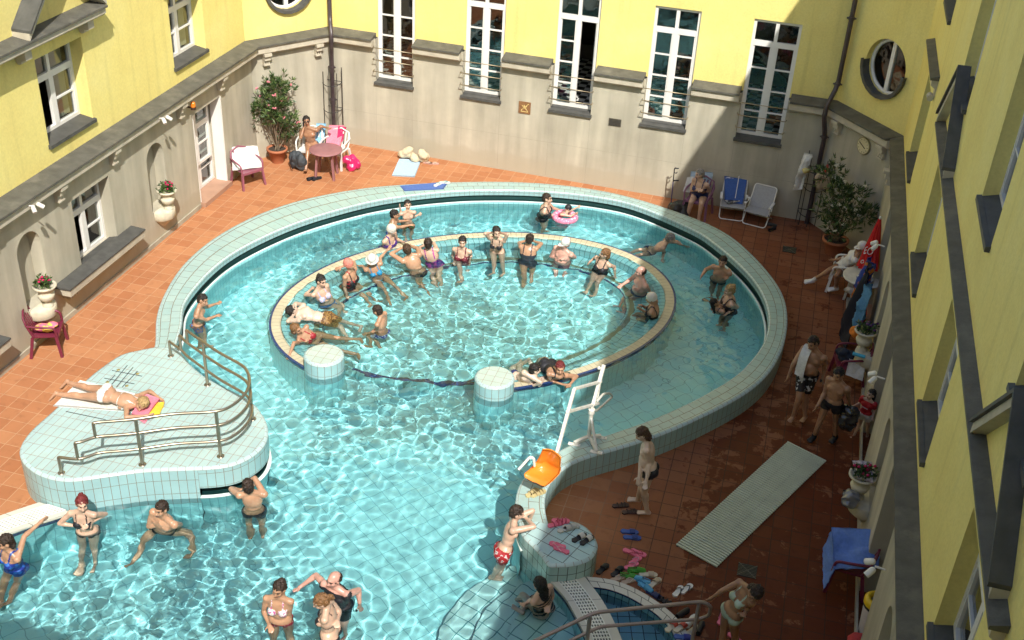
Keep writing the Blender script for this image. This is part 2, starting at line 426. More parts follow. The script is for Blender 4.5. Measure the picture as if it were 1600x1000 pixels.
# drain grille lines and rusty bolts in the platform
for (a, c) in (((180, 586), (167, 600)), ((199, 571), (172, 604)), ((208, 574), (182, 605)), ((215, 580), (191, 605))):
    b = MB(); b.bar(G(*a, PZ)+Vector((0, 0, .002)), G(*c, PZ)+Vector((0, 0, .002)), .012, .006); b.build('hatch_joint', M('black_joint', (.03, .03, .03)), plat)
for (a, c) in (((175, 579), (222, 588)), ((163, 591), (210, 600)), ((103, 643), (165, 656))):
    b = MB(); b.bar(G(*a, PZ)+Vector((0, 0, .003)), G(*c, PZ)+Vector((0, 0, .003)), .01, .006); b.build('hatch_joint', M('black_joint', (.03, .03, .03)), plat)
for a in ((185, 578), (215, 584), (168, 597), (198, 603)):
    q = G(*a, PZ); bb = MB(); bb.lathe(q, [(.03, 0), (.03, .006), (0, .009)], 10); bb.build('bolt', M('rusty_bolt', (.30, .26, .10), .8, var=.5, vs=40), plat)

# round block with sandals, bottom right
blk_px = [(818, 838), (812, 822), (835, 812), (857, 816), (873, 813), (889.6, 812.5), (905, 816), (919, 824.4), (930, 838), (934.4, 850), (932, 861), (925, 871), (912, 878), (891, 883), (870, 884), (857, 882.5), (846, 868), (832, 852)]
BL = smooth_path(PT(blk_px, RZ), 90, True); BLi = inset(BL, .05)
blk = thing('tiled_block', (sum(p.x for p in BL)/90, sum(p.y for p in BL)/90, 0), 'rounded aqua tiled seat block with slippers on top at the end of the rim', 'tiled block')
b = MB(); b.poly(BLi, RZ+.004); b.build('top_tiles', TILE('aqua_tile_block', (.46, .66, .66), (.42, .62, .62), (.12, .13, .12), .25, .19, .012, rot=R(20)), blk)
b = MB(); b.sweep(BL, BLi, [(0, 0, RZ-.04), (0, .015, RZ-.01), (1, 0, RZ+.004)], closed=True, sm=True); b.build('bullnose_edge', T_BULL, blk)
b = MB(); b.sweep(BL, BLi, [(0, 0, -.4), (0, 0, RZ-.04)], closed=True); b.build('side_wall', TILE('aqua_tile_block_wall', (.42, .62, .60), (.38, .58, .56), (.10, .12, .10), .13, .22, .012), blk)
b = MB(); b.sweep(BL, BLi, [(0, .01, -1.2), (0, .01, -.39)], closed=True); b.build('underwater_wall', T_PWALL, blk)

# inner ring wall
RC = Vector((-5.375, 19.10, 0)); RA, RB, RTH = 4.19, 3.0, R(37.29)
def ell(a, A, B): 
    x, y = A*math.cos(a), B*math.sin(a)
    return Vector((RC.x+x*math.cos(RTH)-y*math.sin(RTH), RC.y+x*math.sin(RTH)+y*math.cos(RTH), 0))
def ang(p):
    d = p-RC; x = d.x*math.cos(RTH)+d.y*math.sin(RTH); y = -d.x*math.sin(RTH)+d.y*math.cos(RTH); return math.atan2(y/RB, x/RA)
def ell_path(a0, a1, off, n=110):
    out = []
    for i in range(n):
        a = a0+(a1-a0)*i/(n-1); p = ell(a, RA, RB); q = ell(a+.001, RA, RB); t = (q-p).normalized()
        out.append(p+Vector((-t.y, t.x, 0))*off)
    return out
CYL = [(G(506, 553, .42), .365, .42), (G(773, 588, .40), .36, .40)]
a_end = ang(CYL[0][0]); a_sta = ang(CYL[1][0])
while a_end < a_sta+3: a_end += 2*math.pi
Q0 = ell_path(a_sta-.02, a_end+.03, 0); Q1 = ell_path(a_sta-.02, a_end+.03, .215); Q2 = ell_path(a_sta-.02, a_end+.03, .40); Q3 = ell_path(a_sta-.02, a_end+.03, 1.0)
ring = thing('ring_bench', (RC.x, RC.y, 0), 'oval ring wall of beige and white tiles with a submerged bench inside the pool', 'ring wall')
b = MB(); b.sweep(Q0, Q1, [(0, -.012, FL-.1), (0, -.012, .0)]); b.build('outer_wall', T_PWALL, ring)
b = MB(); b.sweep(Q0, Q1, [(0, -.012, .0), (0, -.012, .118), (0, .03, .122)]); b.build('navy_edge', NAVY, ring)
b = MB(); b.sweep(Q0, Q1, [(0, .03, .122), (1, -.03, .122), (1, 0, .10)]); b.build('beige_top', T_BEIGE, ring)
b = MB(); b.sweep(Q1, Q2, [(0, 0, .10), (.5, 0, .085), (1, 0, .03), (1, .03, -.30)]); b.build('backrest_tiles', T_SEAT, ring)
b = MB(); b.sweep(Q2, Q3, [(0, .03, -.30), (.70, 0, -.33), (.86, 0, -.33), (1, -.02, -.34), (1, 0, -.40), (1, 0, FL-.1)], mats=[0, 1, 0, 2, 3]); b.build('bench', [T_SEAT, OLIVE, NAVY, T_PWALL], ring)
FR = FL+.30      # floor of the shallower ring basin
b = MB(); full = ell_path(a_sta, a_sta+2*math.pi*.999, .96, 120); b.slab([(p.x, p.y) for p in full], FL-.05, FR)
b.build('basin_floor', TILE('ring_floor_tile', (.46, .92, .94), (.42, .90, .93), (.14, .44, .46), .25, .25, .014, coord='Object', rot=R(38), bump=0, rough=.5), ring)
gapA = ell_path(a_end-2*math.pi+.02, a_sta-.02, .94, 30); gapB = ell_path(a_end-2*math.pi+.02, a_sta-.02, 1.04, 30)
b = MB(); b.sweep(gapA, gapB, [(0, 0, FR-.02), (0, 0, FR+.006), (1, 0, FR+.006)]); b.build('navy_edge', NAVY, ring)
for k, (c, r, z) in enumerate(CYL):
    p = thing('round_pedestal', (c.x, c.y, 0), ['smaller looking round white tiled pedestal by the reclining bather with red top', 'round white tiled pedestal nearest the chair lift, beside the red haired bather'][k], 'pedestal', 'round pedestals in the pool')
    b = MB(); b.disc(c, r-.045, z, 40); b.build('top_tiles', TILE('white_tile_top', (.50, .62, .57), (.47, .59, .54), GRT, .17, .17, .01), p)
    b = MB(); b.lathe((c.x, c.y, 0), [(r, z-.05), (r-.012, z-.015), (r-.045, z)], 40); b.build('bullnose_edge', T_BULL, p)
    b = MB(); b.lathe((c.x, c.y, 0), [(r, -.1), (r, z-.05)], 40); b.build('side_wall', T_WALL, p)
    b = MB(); b.lathe((c.x, c.y, 0), [(r, FL-.1), (r, -.1)], 40); b.build('underwater_wall', T_PWALL, p)

# overflow grates at water level
def grate(name, A, B, label, cuts):
    """strip between matched paths A (water side) and B with a perforated middle"""
    t = thing(name, (A[0]+A[-1]+B[0]+B[-1])/4*1., label, 'overflow grate')
    t.location.z = 0
    W1 = TILE('white_edge_tile', (.66, .64, .55), (.62, .60, .51), (.25, .24, .2), .5, .25, .012, rough=.4)
    b = MB(); b.sweep(A, B, [(0, .0, GZ-.06), (0, 0, GZ), (cuts[0], 0, GZ)]); b.sweep(A, B, [(cuts[1], 0, GZ), (1, 0, GZ), (1, 0, -.3)]); b.build('edge_tiles', W1, t)
    b = MB(); b.sweep(A, B, [(0, -.001, -1.2), (0, -.001, 0.)], mats=[0]); b.build('underwater_wall', T_PWALL, t)
    b = MB(); b.sweep(A, B, [(0, -.002, 0.), (0, -.002, GZ-.05)]); b.build('navy_edge', NAVY, t)
    b = MB(); b.sweep(A, B, [(cuts[0], 0, GZ-.05), (cuts[1], 0, GZ-.05)]); b.build('channel', M('channel_dark', (.05, .07, .07), .5), t)
    # bars of the grate, modelled
    n = len(A); g = MB(); w = (Vector(B[n//2])-Vector(A[n//2])).length; L = sum((A[i+1]-A[i]).length for i in range(n-1))
    Ad = smooth_path(A, max(8, int(L/.06))); Bd = smooth_path(B, max(8, int(L/.06)))
    for p, q in zip(Ad, Bd):
        a = p.lerp(q, cuts[0]); c = p.lerp(q, cuts[1]); a.z = c.z = GZ-.004; g.bar(a, c, .022, .012)
    nb = 6
    for k in range(nb+1):
        f = cuts[0]+(cuts[1]-cuts[0])*k/nb; P = [p.lerp(q, f) for p, q in zip(A, B)]
        for p, q in zip(P, P[1:]):
            a = Vector((p.x, p.y, GZ-.002)); c = Vector((q.x, q.y, GZ-.002)); g.bar(a, c, .40*w*(cuts[1]-cuts[0])/nb, .014)
    g.build('grille', M('white_plastic_grille', (.78, .78, .70), .4), t)
    return t
gA = smooth_path(PT([(857, 905), (882, 932.5), (900.6, 964), (914, 992.5), (921, 1016), (926, 1050), (928, 1090)], GZ), 30)
gB = smooth_path(PT([(913, 900), (940, 936), (959, 970), (972, 1000), (980, 1024), (985, 1055), (988, 1090)], GZ), 30)
grate('overflow_grate', gA, gB, 'curved white overflow grate between the pool and the blue foot bath', (.2, .70))
gA2 = PT([(112, 800), (60, 817), (17, 832), (-90, 870), (-200, 911)], GZ); gB2 = PT([(62, 784.5), (30, 795), (0, 805.5), (-100, 842), (-210, 882)], GZ)
gA2 = smooth_path(gA2, 26); gB2 = smooth_path(gB2, 26)
grate('overflow_grate', gA2, gB2, 'straight white overflow grate at the left end under the tiled platform', (.2, .75))

# foot bath
fo = smooth_path(PT([(914, 899), (951, 903.5), (979.5, 912), (1007.6, 926), (1035.7, 944.7), (1058, 964.4), (1080.7, 996), (1092, 1025), (1096, 1070)], GZ), 40)
fi = smooth_path(PT([(927, 917.5), (951, 921), (979.5, 931.6), (1007.6, 947.5), (1026, 960.6), (1045, 979.4), (1057, 1002), (1064, 1030), (1066, 1070)], GZ), 40)
fb = thing('foot_bath', (fi[10].x, fi[10].y-.5, 0), 'small blue tiled foot bath edged with curved white tiles', 'foot bath')
b = MB(); b.sweep(fi, fo, [(0, 0, GZ), (1, -.02, GZ), (1, 0, GZ-.02), (1, 0, -.05)]); b.build('curb', TILE('white_curb_tile', (.66, .64, .56), (.62, .60, .52), (.06, .06, .05), .25, .125, .012, off=.5, rough=.4), fb)
b = MB(); b.sweep(fi, fo, [(0, .0, GZ-.03), (0, -.004, GZ-.002)]); b.build('navy_edge', NAVY, fb)
T_FB = TILE('foot_bath_tile', (.16, .38, .48), (.14, .34, .44), (.02, .04, .05), .13, .26, .014, bump=0)
b = MB(); b.sweep(fi, fo, [(0, 0, -.25), (0, 0, GZ-.03)])
gBd = [p+Vector((0, 0, 0)) for p in gB]
b.sweep(gB, [p+(p-q) for p, q in zip(gB, gA)], [(0, 0, -.25), (0, .002, GZ-.002)]); b.build('side_wall', T_FB, fb)
b = MB(); b.poly([(p.x, p.y) for p in fi]+[(p.x, p.y) for p in reversed(gB)], -.22); b.build('floor', TILE('foot_bath_floor_tile', (.20, .46, .58), (.17, .42, .53), (.02, .05, .06), .17, .30, .016, bump=0, rot=R(-16)), fb)

# terrace with the opening of the pool
hole_px = []
def mids(A, B, t): return [a.lerp(c, t) for a, c in zip(A, B)]
iR = [p for p in mids(RI, RO, .55)]
i_a = min(range(NR), key=lambda k: (iR[k]-G(243, 541, RZ)).length)+3
hole = [Vector((p.x, p.y, 0)) for p in iR[i_a:]]
BLm = inset(BL, .15)
kb = [BLm[k] for k in range(len(BLm))]
right = sorted([p for p in BLm if p.x > BL[0].x+.25 and p.y < G(880, 830, RZ).y+.6], key=lambda p: 0)
c0 = G(880, 850, RZ); hole += [Vector((c0.x, c0.y, 0)), Vector((fo[0].x-.05, fo[0].y-.12, 0))]
fm = mids(fi, fo, .5); hole += [Vector((p.x, p.y, 0)) for p in fm[2:]]
hole += [Vector((fm[-1].x, 6.0, 0)), Vector((-12.0, 6.0, 0))]
gm = mids(gA2, gB2, .6); hole += [Vector((p.x, p.y, 0)) for p in reversed(gm)]
pw = [p for p in inset(PL, .2)]
# walk the platform's deck side from bottom-left corner back up to the rim
ja = seg_i(pw, (45, 735), PZ); jb = seg_i(pw, (225, 548), PZ)
for k in range(ja, jb if jb > ja else -1, 1 if jb > ja else -1): hole.append(Vector((pw[k].x, pw[k].y, 0)))
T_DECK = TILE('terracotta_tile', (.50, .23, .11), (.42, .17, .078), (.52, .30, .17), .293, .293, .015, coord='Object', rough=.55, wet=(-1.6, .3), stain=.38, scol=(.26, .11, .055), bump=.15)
# local tone: terrace polygon
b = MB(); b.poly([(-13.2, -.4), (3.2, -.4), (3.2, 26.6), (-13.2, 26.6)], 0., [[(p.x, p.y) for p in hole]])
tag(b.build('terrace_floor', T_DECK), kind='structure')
b = MB(); b.box((-60, -60, -1.9), (60, 80, -1.3)); tag(b.build('ground', M('earth', (.18, .15, .11), .9)), kind='structure')
# pool floor
b = MB(); b.poly([(-13, 5.4), (2, 5.4), (2, 25.6), (-13, 25.6)], FL); tag(b.build('pool_floor', T_FLOOR), kind='structure')
b = MB(); b.box((-13, 5.4, FL-.1), (2, 5.9, .13)); tag(b.build('pool_end_wall', T_PWALL), kind='structure')
for i_, (px, r_) in enumerate((((710, 350), .15), ((424, 752), .09))):
    q = G(*px, FL); t = thing('pool_inlet', q, ['large dark round inlet on the floor of the far channel', 'small dark inlet on the pool floor right of the platform', 'small dark inlet on the pool floor left of the leaning young man'][i_], 'pool inlet')
    b = MB(); b.lathe((q.x, q.y, FL), [(r_, .002), (r_, .02), (r_*.8, .03), (0, .03)], 20); b.build('inlet_cover', M('inlet_grey', (.08, .26, .30), .5), t)
    b = MB(); b.tube([(q.x+r_*1.1*math.cos(R(a)), q.y+r_*1.1*math.sin(R(a)), FL+.015) for a in range(0, 360, 20)], .02, 6, closed=True); b.build('inlet_ring', M('inlet_rim', (.10, .30, .34), .4), t)
# submerged steps by the foot bath
stp = thing('pool_steps', G(830, 960, -.35), 'pale submerged round steps in the pool beside the overflow grate', 'pool steps')
cS = G(905, 1010, -.3)
for rr, zz in ((2.0, -.72), (1.5, -.50), (1.0, -.28)):
    pts = [(cS.x+rr*math.cos(R(a)), cS.y+rr*math.sin(R(a))) for a in range(86, 300, 6)]+[(gA[-1].x, gA[-1].y), (gA[10].x, gA[10].y)]
    b = MB(); b.slab(pts, FL-.05, zz); b.build('step', [TILE('step_tile', (.58, .84, .82), (.54, .81, .80), (.08, .26, .28), .25, .25, .016, bump=0, coord='Object', rot=R(20))], stp)

# ---------------------------------------------------------------- water
def in_poly(X, Y, P):
    ins = np.zeros(X.shape, bool); n = len(P)
    for i in range(n):
        x1, y1 = P[i][0], P[i][1]; x2, y2 = P[(i+1) % n][0], P[(i+1) % n][1]
        if y1 == y2: continue
        c = ((y1 > Y) != (y2 > Y)) & (X < (x2-x1)*(Y-y1)/(y2-y1)+x1); ins ^= c
    return ins
def water(name, outline, z, step, waves, label=None, holes=()):
    P = np.array([(p[0], p[1]) for p in outline]); x0, y0 = P.min(0); x1, y1 = P.max(0)
    xs = np.arange(x0, x1+step, step); ys = np.arange(y0, y1+step, step); X, Y = np.meshgrid(xs, ys)
    Z = np.full(X.shape, z); ins = in_poly(X, Y, outline)
    for h in holes: ins &= ~in_poly(X, Y, h)
    rg = np.random.default_rng(3)
    for lam, slope, cnt in waves:
        for _ in range(cnt):
            th = rg.uniform(0, 2*np.pi); l = lam*rg.uniform(.75, 1.3); k = 2*np.pi/l; ph = rg.uniform(0, 6.28)
            wob = .35*np.sin(X*k*.23+rg.uniform(0, 6))*np.cos(Y*k*.19+rg.uniform(0, 6))
            Z = Z+slope/k/np.sqrt(cnt)*1.41*np.sin(k*(X*np.cos(th)+Y*np.sin(th))+ph+wob*3)
    def vn(sx, sd):   # smooth value field
        a = np.zeros(X.shape); q = np.random.default_rng(sd)
        for _ in range(7): th = q.uniform(0, 6.28); k = sx*q.uniform(.6, 1.5); a += np.sin(k*(X*np.cos(th)+Y*np.sin(th))+q.uniform(0, 6.28))
        return a/2.6
    if len(waves) > 2:
        Z = z+(Z-z)*np.clip(.95+.65*vn(.9, 5), .35, 2.0)
        tb = np.clip(vn(1.1, 11)*1.6, 0, 1.3); Zt = np.zeros(X.shape)      # churned patches over the jets
        for lam_ in (.13, .17, .22, .4):
            for _ in range(9):
                th = rg.normal(.9, .7); k = 2*np.pi/(lam_*rg.uniform(.8, 1.25)); Zt += .038/k/3*1.41*np.sin(k*(X*np.cos(th)+Y*np.sin(th))+rg.uniform(0, 6)+2.2*np.sin(X*3.1+Y*1.7+rg.uniform(0, 6)))
        Z = Z+Zt*tb
        for (wx, wy) in WAKES:      # rings spreading from the bathers
            r_ = np.hypot(X-wx, Y-wy)+.001; ph = rg.uniform(0, 6)
            Z = Z+.0055*np.exp(-r_/.5)*np.sin(r_*26+ph)*np.clip(r_/.15, 0, 1)
    cellok = ins[:-1, :-1] | ins[1:, :-1] | ins[:-1, 1:] | ins[1:, 1:]
    idx = -np.ones(X.shape, int); use = np.zeros(X.shape, bool)
    use[:-1, :-1] |= cellok; use[1:, :-1] |= cellok; use[:-1, 1:] |= cellok; use[1:, 1:] |= cellok
    idx[use] = np.arange(use.sum())
    co = np.c_[X[use], Y[use], Z[use]]
    i, j = np.nonzero(cellok)
    F = np.c_[idx[i, j], idx[i, j+1], idx[i+1, j+1], idx[i+1, j]]
    me = bpy.data.meshes.new(name); me.vertices.add(len(co)); me.vertices.foreach_set('co', co.ravel())
    me.loops.add(F.size); me.loops.foreach_set('vertex_index', F.ravel().astype(np.int32))
    me.polygons.add(len(F)); me.polygons.foreach_set('loop_start', np.arange(0, F.size, 4)); me.polygons.foreach_set('loop_total', np.full(len(F), 4))
    me.update(calc_edges=True); me.polygons.foreach_set('use_smooth', [True]*len(F))
    return me
def water_mat(name, tint, foam=0.):
    m, nt, out = nodes(name); L = nt.links.new
    g = N(nt, 'BsdfPrincipled'); g.inputs['Base Color'].default_value = (*tint, 1); g.inputs['Roughness'].default_value = 0.
    g.inputs['IOR'].default_value = 1.33; g.inputs['Transmission Weight'].default_value = 1
    if foam:      # streaks of air bubbles stirred up by jets and bathers
        tc = N(nt, 'TexCoord'); n1 = N(nt, 'TexNoise'); n1.inputs['Scale'].default_value = .75; n1.inputs['Detail'].default_value = 2; L(tc.outputs['Object'], n1.inputs['Vector'])
        n2 = N(nt, 'TexNoise'); n2.inputs['Scale'].default_value = 5.5; n2.inputs['Detail'].default_value = 7; n2.inputs['Roughness'].default_value = .65; n2.inputs['Distortion'].default_value = 1.6; L(tc.outputs['Object'], n2.inputs['Vector'])
        r1 = ramp(nt, [(.40, .30), (.64, 1.)]); L(n1.outputs['Fac'], r1.inputs['Fac']); r2 = ramp(nt, [(.42, .25), (.62, 1.)]); L(n2.outputs['Fac'], r2.inputs['Fac'])
        mu = N(nt, 'Math', operation='MULTIPLY'); L(r1.outputs[0], mu.inputs[0]); L(r2.outputs[0], mu.inputs[1]); m2 = N(nt, 'Math', operation='MULTIPLY'); m2.inputs[1].default_value = foam; L(mu.outputs[0], m2.inputs[0])
        df = N(nt, 'BsdfDiffuse'); df.inputs[0].default_value = (.20, .70, .74, 1); mx = N(nt, 'MixShader'); L(m2.outputs[0], mx.inputs[0]); L(g.outputs[0], mx.inputs[1]); L(df.outputs[0], mx.inputs[2]); L(mx.outputs[0], out.inputs[0])
    else: L(g.outputs[0], out.inputs[0])
    return m
WAKES = []
WM = water_mat('pool_water', (.73, .965, 1.), 0.); WM2 = water_mat('foot_bath_water', (.86, .985, 1.))
# = water_mat('pool_water', (.84, .985, 1.))
# ================================================================= the courtyard buildings
def frame(O, U, side=1):
    """(u along, z up, d towards the courtyard) -> world"""
    U = Vector((U[0], U[1], 0)).normalized(); n = Vector((U.y, -U.x, 0))*side; O = Vector((O[0], O[1], 0))
    def fr(u, z, d=0.): return O+U*u+n*d+Vector((0, 0, z))
    fr.O, fr.U, fr.n = O, U, n
    return fr
def onfr(fr, x, y, d=0.):
    D = ray(x, y); O = fr.O+fr.n*d; t = (O-EYE).dot(fr.n)/D.dot(fr.n); P = EYE+D*t
    return (P-O).dot(fr.U), P.z
F_L = frame((-12.70, 0), (0, 1)); F_CL = frame((-12.70, 24.10), (1.30, 1.77)); F_B = frame((-11.40, 25.87), (12.25, -.24))
F_CR = frame((.85, 25.63), (1.35, -1.53)); F_R = frame((2.20, 0), (0, 1), -1)
LB = math.hypot(12.25, .24); LCL = math.hypot(1.3, 1.77); LCR = math.hypot(1.35, 1.53)
def yellow():
    m, nt, out = nodes('yellow_render'); L = nt.links.new
    b = N(nt, 'BsdfPrincipled'); b.inputs['Roughness'].default_value = .88; tc = N(nt, 'TexCoord')
    n1 = N(nt, 'TexNoise'); n1.inputs['Scale'].default_value = .7; n1.inputs['Detail'].default_value = 8; n1.inputs['Roughness'].default_value = .62; L(tc.outputs['Object'], n1.inputs['Vector'])
    r1 = ramp(nt, [(.3, (.80, .66, .22)), (.52, (.84, .715, .245)), (.7, (.86, .75, .285))]); L(n1.outputs['Fac'], r1.inputs['Fac'])
    mp = N(nt, 'Mapping'); mp.inputs['Scale'].default_value = (5, 5, .28); L(tc.outputs['Object'], mp.inputs['Vector'])     # rain streaks
    n2 = N(nt, 'TexNoise'); n2.inputs['Scale'].default_value = 1.; n2.inputs['Detail'].default_value = 6; L(mp.outputs[0], n2.inputs['Vector'])
    r2 = ramp(nt, [(.28, .90), (.45, 1.)]); L(n2.outputs['Fac'], r2.inputs['Fac'])
    c = mix(nt, r1.outputs['Color'], r2.outputs['Color'], 1., 'MULTIPLY')
    n3 = N(nt, 'TexNoise'); n3.inputs['Scale'].default_value = 24; n3.inputs['Detail'].default_value = 6; L(tc.outputs['Object'], n3.inputs['Vector'])
    r3 = ramp(nt, [(.35, .95), (.65, 1.03)]); L(n3.outputs['Fac'], r3.inputs['Fac']); c = mix(nt, c, r3.outputs['Color'], 1., 'MULTIPLY')
    L(c, b.inputs['Base Color'])
    bp = N(nt, 'Bump'); bp.inputs['Strength'].default_value = .22; bp.inputs['Distance'].default_value = .02; L(n3.outputs['Fac'], bp.inputs['Height']); L(bp.outputs['Normal'], b.inputs['Normal'])
    L(b.outputs[0], out.inputs[0]); return m
YEL = yellow()
def concrete():
    m, nt, out = nodes('grey_stone_render'); L = nt.links.new
    b = N(nt, 'BsdfPrincipled'); b.inputs['Roughness'].default_value = .9
    tc = N(nt, 'TexCoord')
    n1 = N(nt, 'TexNoise'); n1.inputs['Scale'].default_value = 1.1; n1.inputs['Detail'].default_value = 7; n1.inputs['Roughness'].default_value = .6; L(tc.outputs['Object'], n1.inputs['Vector'])
    r1 = ramp(nt, [(.3, (.44, .405, .315)), (.7, (.54, .50, .395))]); L(n1.outputs['Fac'], r1.inputs['Fac'])
    # vertical streaks and pale lime run-offs
    mp = N(nt, 'Mapping'); mp.inputs['Scale'].default_value = (3.2, 3.2, .35); L(tc.outputs['Object'], mp.inputs['Vector'])
    n2 = N(nt, 'TexNoise'); n2.inputs['Scale'].default_value = 1.; n2.inputs['Detail'].default_value = 6; L(mp.outputs[0], n2.inputs['Vector'])
    r2 = ramp(nt, [(.35, .80), (.6, 1.), (.75, 1.13)]); L(n2.outputs['Fac'], r2.inputs['Fac'])
    c = mix(nt, r1.outputs['Color'], r2.outputs['Color'], 1., 'MULTIPLY')
    # rising damp: warmer stained foot of the wall with an uneven edge
    x = N(nt, 'SeparateXYZ'); L(tc.outputs['Object'], x.inputs[0])
    n3 = N(nt, 'TexNoise'); n3.inputs['Scale'].default_value = 2.2; n3.inputs['Detail'].default_value = 6; L(tc.outputs['Object'], n3.inputs['Vector'])
    a = N(nt, 'Math', operation='MULTIPLY_ADD'); a.inputs[1].default_value = -.35; L(n3.outputs['Fac'], a.inputs[0]); L(x.outputs['Z'], a.inputs[2])
    r3 = ramp(nt, [(.02, 0.75), (.22, 0.55), (.30, 0.)]); L(a.outputs[0], r3.inputs['Fac'])
    c = mix(nt, c, (.42, .375, .28), r3.outputs['Color'])
    # hairline joints of the cast panels
    L(c, b.inputs['Base Color'])
    n4 = N(nt, 'TexNoise'); n4.inputs['Scale'].default_value = 70; n4.inputs['Detail'].default_value = 5; L(tc.outputs['Object'], n4.inputs['Vector'])
    bp = N(nt, 'Bump'); bp.inputs['Strength'].default_value = .35; bp.inputs['Distance'].default_value = .02; L(n4.outputs['Fac'], bp.inputs['Height']); L(bp.outputs['Normal'], b.inputs['Normal'])
    L(b.outputs[0], out.inputs[0]); return m
GRY = concrete()
CAP = M('slate_cap', (.10, .096, .08), .7, var=.22, vs=5, bump=.2, dirt=.4, dcol=(.26, .24, .19))
SLATE = M('dark_slate', (.075, .075, .07), .65, var=.2, vs=6, dirt=.2, dcol=(.2, .19, .17))
FASC = M('pale_moulding', (.52, .47, .37), .8, var=.12, vs=5, dirt=.35, dcol=(.25, .22, .17))
WHITE = M('white_paint', (.80, .78, .74), .35, var=.03)
BRON = M('bronze_rail', (.36, .30, .20), .35, metal=.6, var=.1)
IRON = M('black_iron', (.03, .028, .026), .5, var=.3, vs=20)
PIPE = M('brown_black_pipe', (.055, .04, .045), .35, var=.25, vs=4, dirt=.3, dcol=(.12, .1, .08))
ROOM = M('room_wall', (.10, .075, .06), .9)
def glass_mat(nm='window_glass', ior=.12):
    m, nt, out = nodes(nm); L = nt.links.new
    t = N(nt, 'BsdfTransparent'); t.inputs[0].default_value = (.55, .62, .60, 1); g = N(nt, 'BsdfGlossy'); g.inputs['Roughness'].default_value = .02; g.inputs[0].default_value = (1, 1, 1, 1)
    lw_ = N(nt, 'LayerWeight'); lw_.inputs[0].default_value = .5; pw_ = N(nt, 'Math', operation='POWER'); pw_.inputs[1].default_value = 4.; L(lw_.outputs['Facing'], pw_.inputs[0]); fz = N(nt, 'MapRange'); fz.inputs['To Min'].default_value = ior; fz.inputs['To Max'].default_value = .95; L(pw_.outputs[0], fz.inputs['Value']); mx = N(nt, 'MixShader')
    tc = N(nt, 'TexCoord'); nz = N(nt, 'TexNoise'); nz.inputs['Scale'].default_value = 1.6; L(tc.outputs['Object'], nz.inputs['Vector'])
    bp = N(nt, 'Bump'); bp.inputs['Strength'].default_value = .12; bp.inputs['Distance'].default_value = .08; L(nz.outputs['Fac'], bp.inputs['Height']); L(bp.outputs['Normal'], g.inputs['Normal'])
    L(fz.outputs[0], mx.inputs[0]); L(t.outputs[0], mx.inputs[1]); L(g.outputs[0], mx.inputs[2]); L(mx.outputs[0], out.inputs[0]); return m
GLASS = glass_mat(); GLASS2 = glass_mat('round_window_glass', .05)

def panel(mb, fr, u0, u1, z0, z1, d, holes, rev=.25, m0=0., m1=0.):
    """wall face with rectangular openings and their reveals"""
    us = sorted({u0, u1} | {min(max(h[k], u0), u1) for h in holes for k in (0, 1)}); zs = sorted({z0, z1} | {min(max(h[k], z0), z1) for h in holes for k in (2, 3)})
    def U(u): return u0+m0*d if u == u0 else (u1+m1*d if u == u1 else u)
    for a, b in zip(us, us[1:]):
        for c, e in zip(zs, zs[1:]):
            mu, mz = (a+b)/2, (c+e)/2
            if any(h[0] < mu < h[1] and h[2] < mz < h[3] for h in holes): continue
            mb.add([fr(U(a), c, d), fr(U(b), c, d), fr(U(b), e, d), fr(U(a), e, d)], [(0, 1, 2, 3)])
    for h in holes:
        a, b, c, e = h[:4]; c = max(c, z0); e = min(e, z1)
        if c >= e: continue
        r = d-rev
        mb.add([fr(a, c, d), fr(a, e, d), fr(a, e, r), fr(a, c, r)], [(0, 1, 2, 3)])
        mb.add([fr(b, c, d), fr(b, e, d), fr(b, e, r), fr(b, c, r)], [(0, 1, 2, 3)])
        if h[3] <= z1: mb.add([fr(a, e, d), fr(b, e, d), fr(b, e, r), fr(a, e, r)], [(0, 1, 2, 3)])
        if h[2] >= z0: mb.add([fr(a, c, d), fr(b, c, d), fr(b, c, r), fr(a, c, r)], [(0, 1, 2, 3)])
def prism(mb, fr, u0, u1, prof, m0=0., m1=0.):
    """profile [(d, z)] extruded along the wall, ends mitred"""
    n = len(prof)
    v = [fr(u0+m0*d, z, d) for d, z in prof]+[fr(u1+m1*d, z, d) for d, z in prof]
    mb.add(v, [(i, (i+1) % n, n+(i+1) % n, n+i) for i in range(n)]+[tuple(range(n)), tuple(range(2*n-1, n-1, -1))])
def wbox(mb, fr, u0, u1, z0, z1, d0, d1): mb.box((u0, z0, d0), (u1, z1, d1), fr)

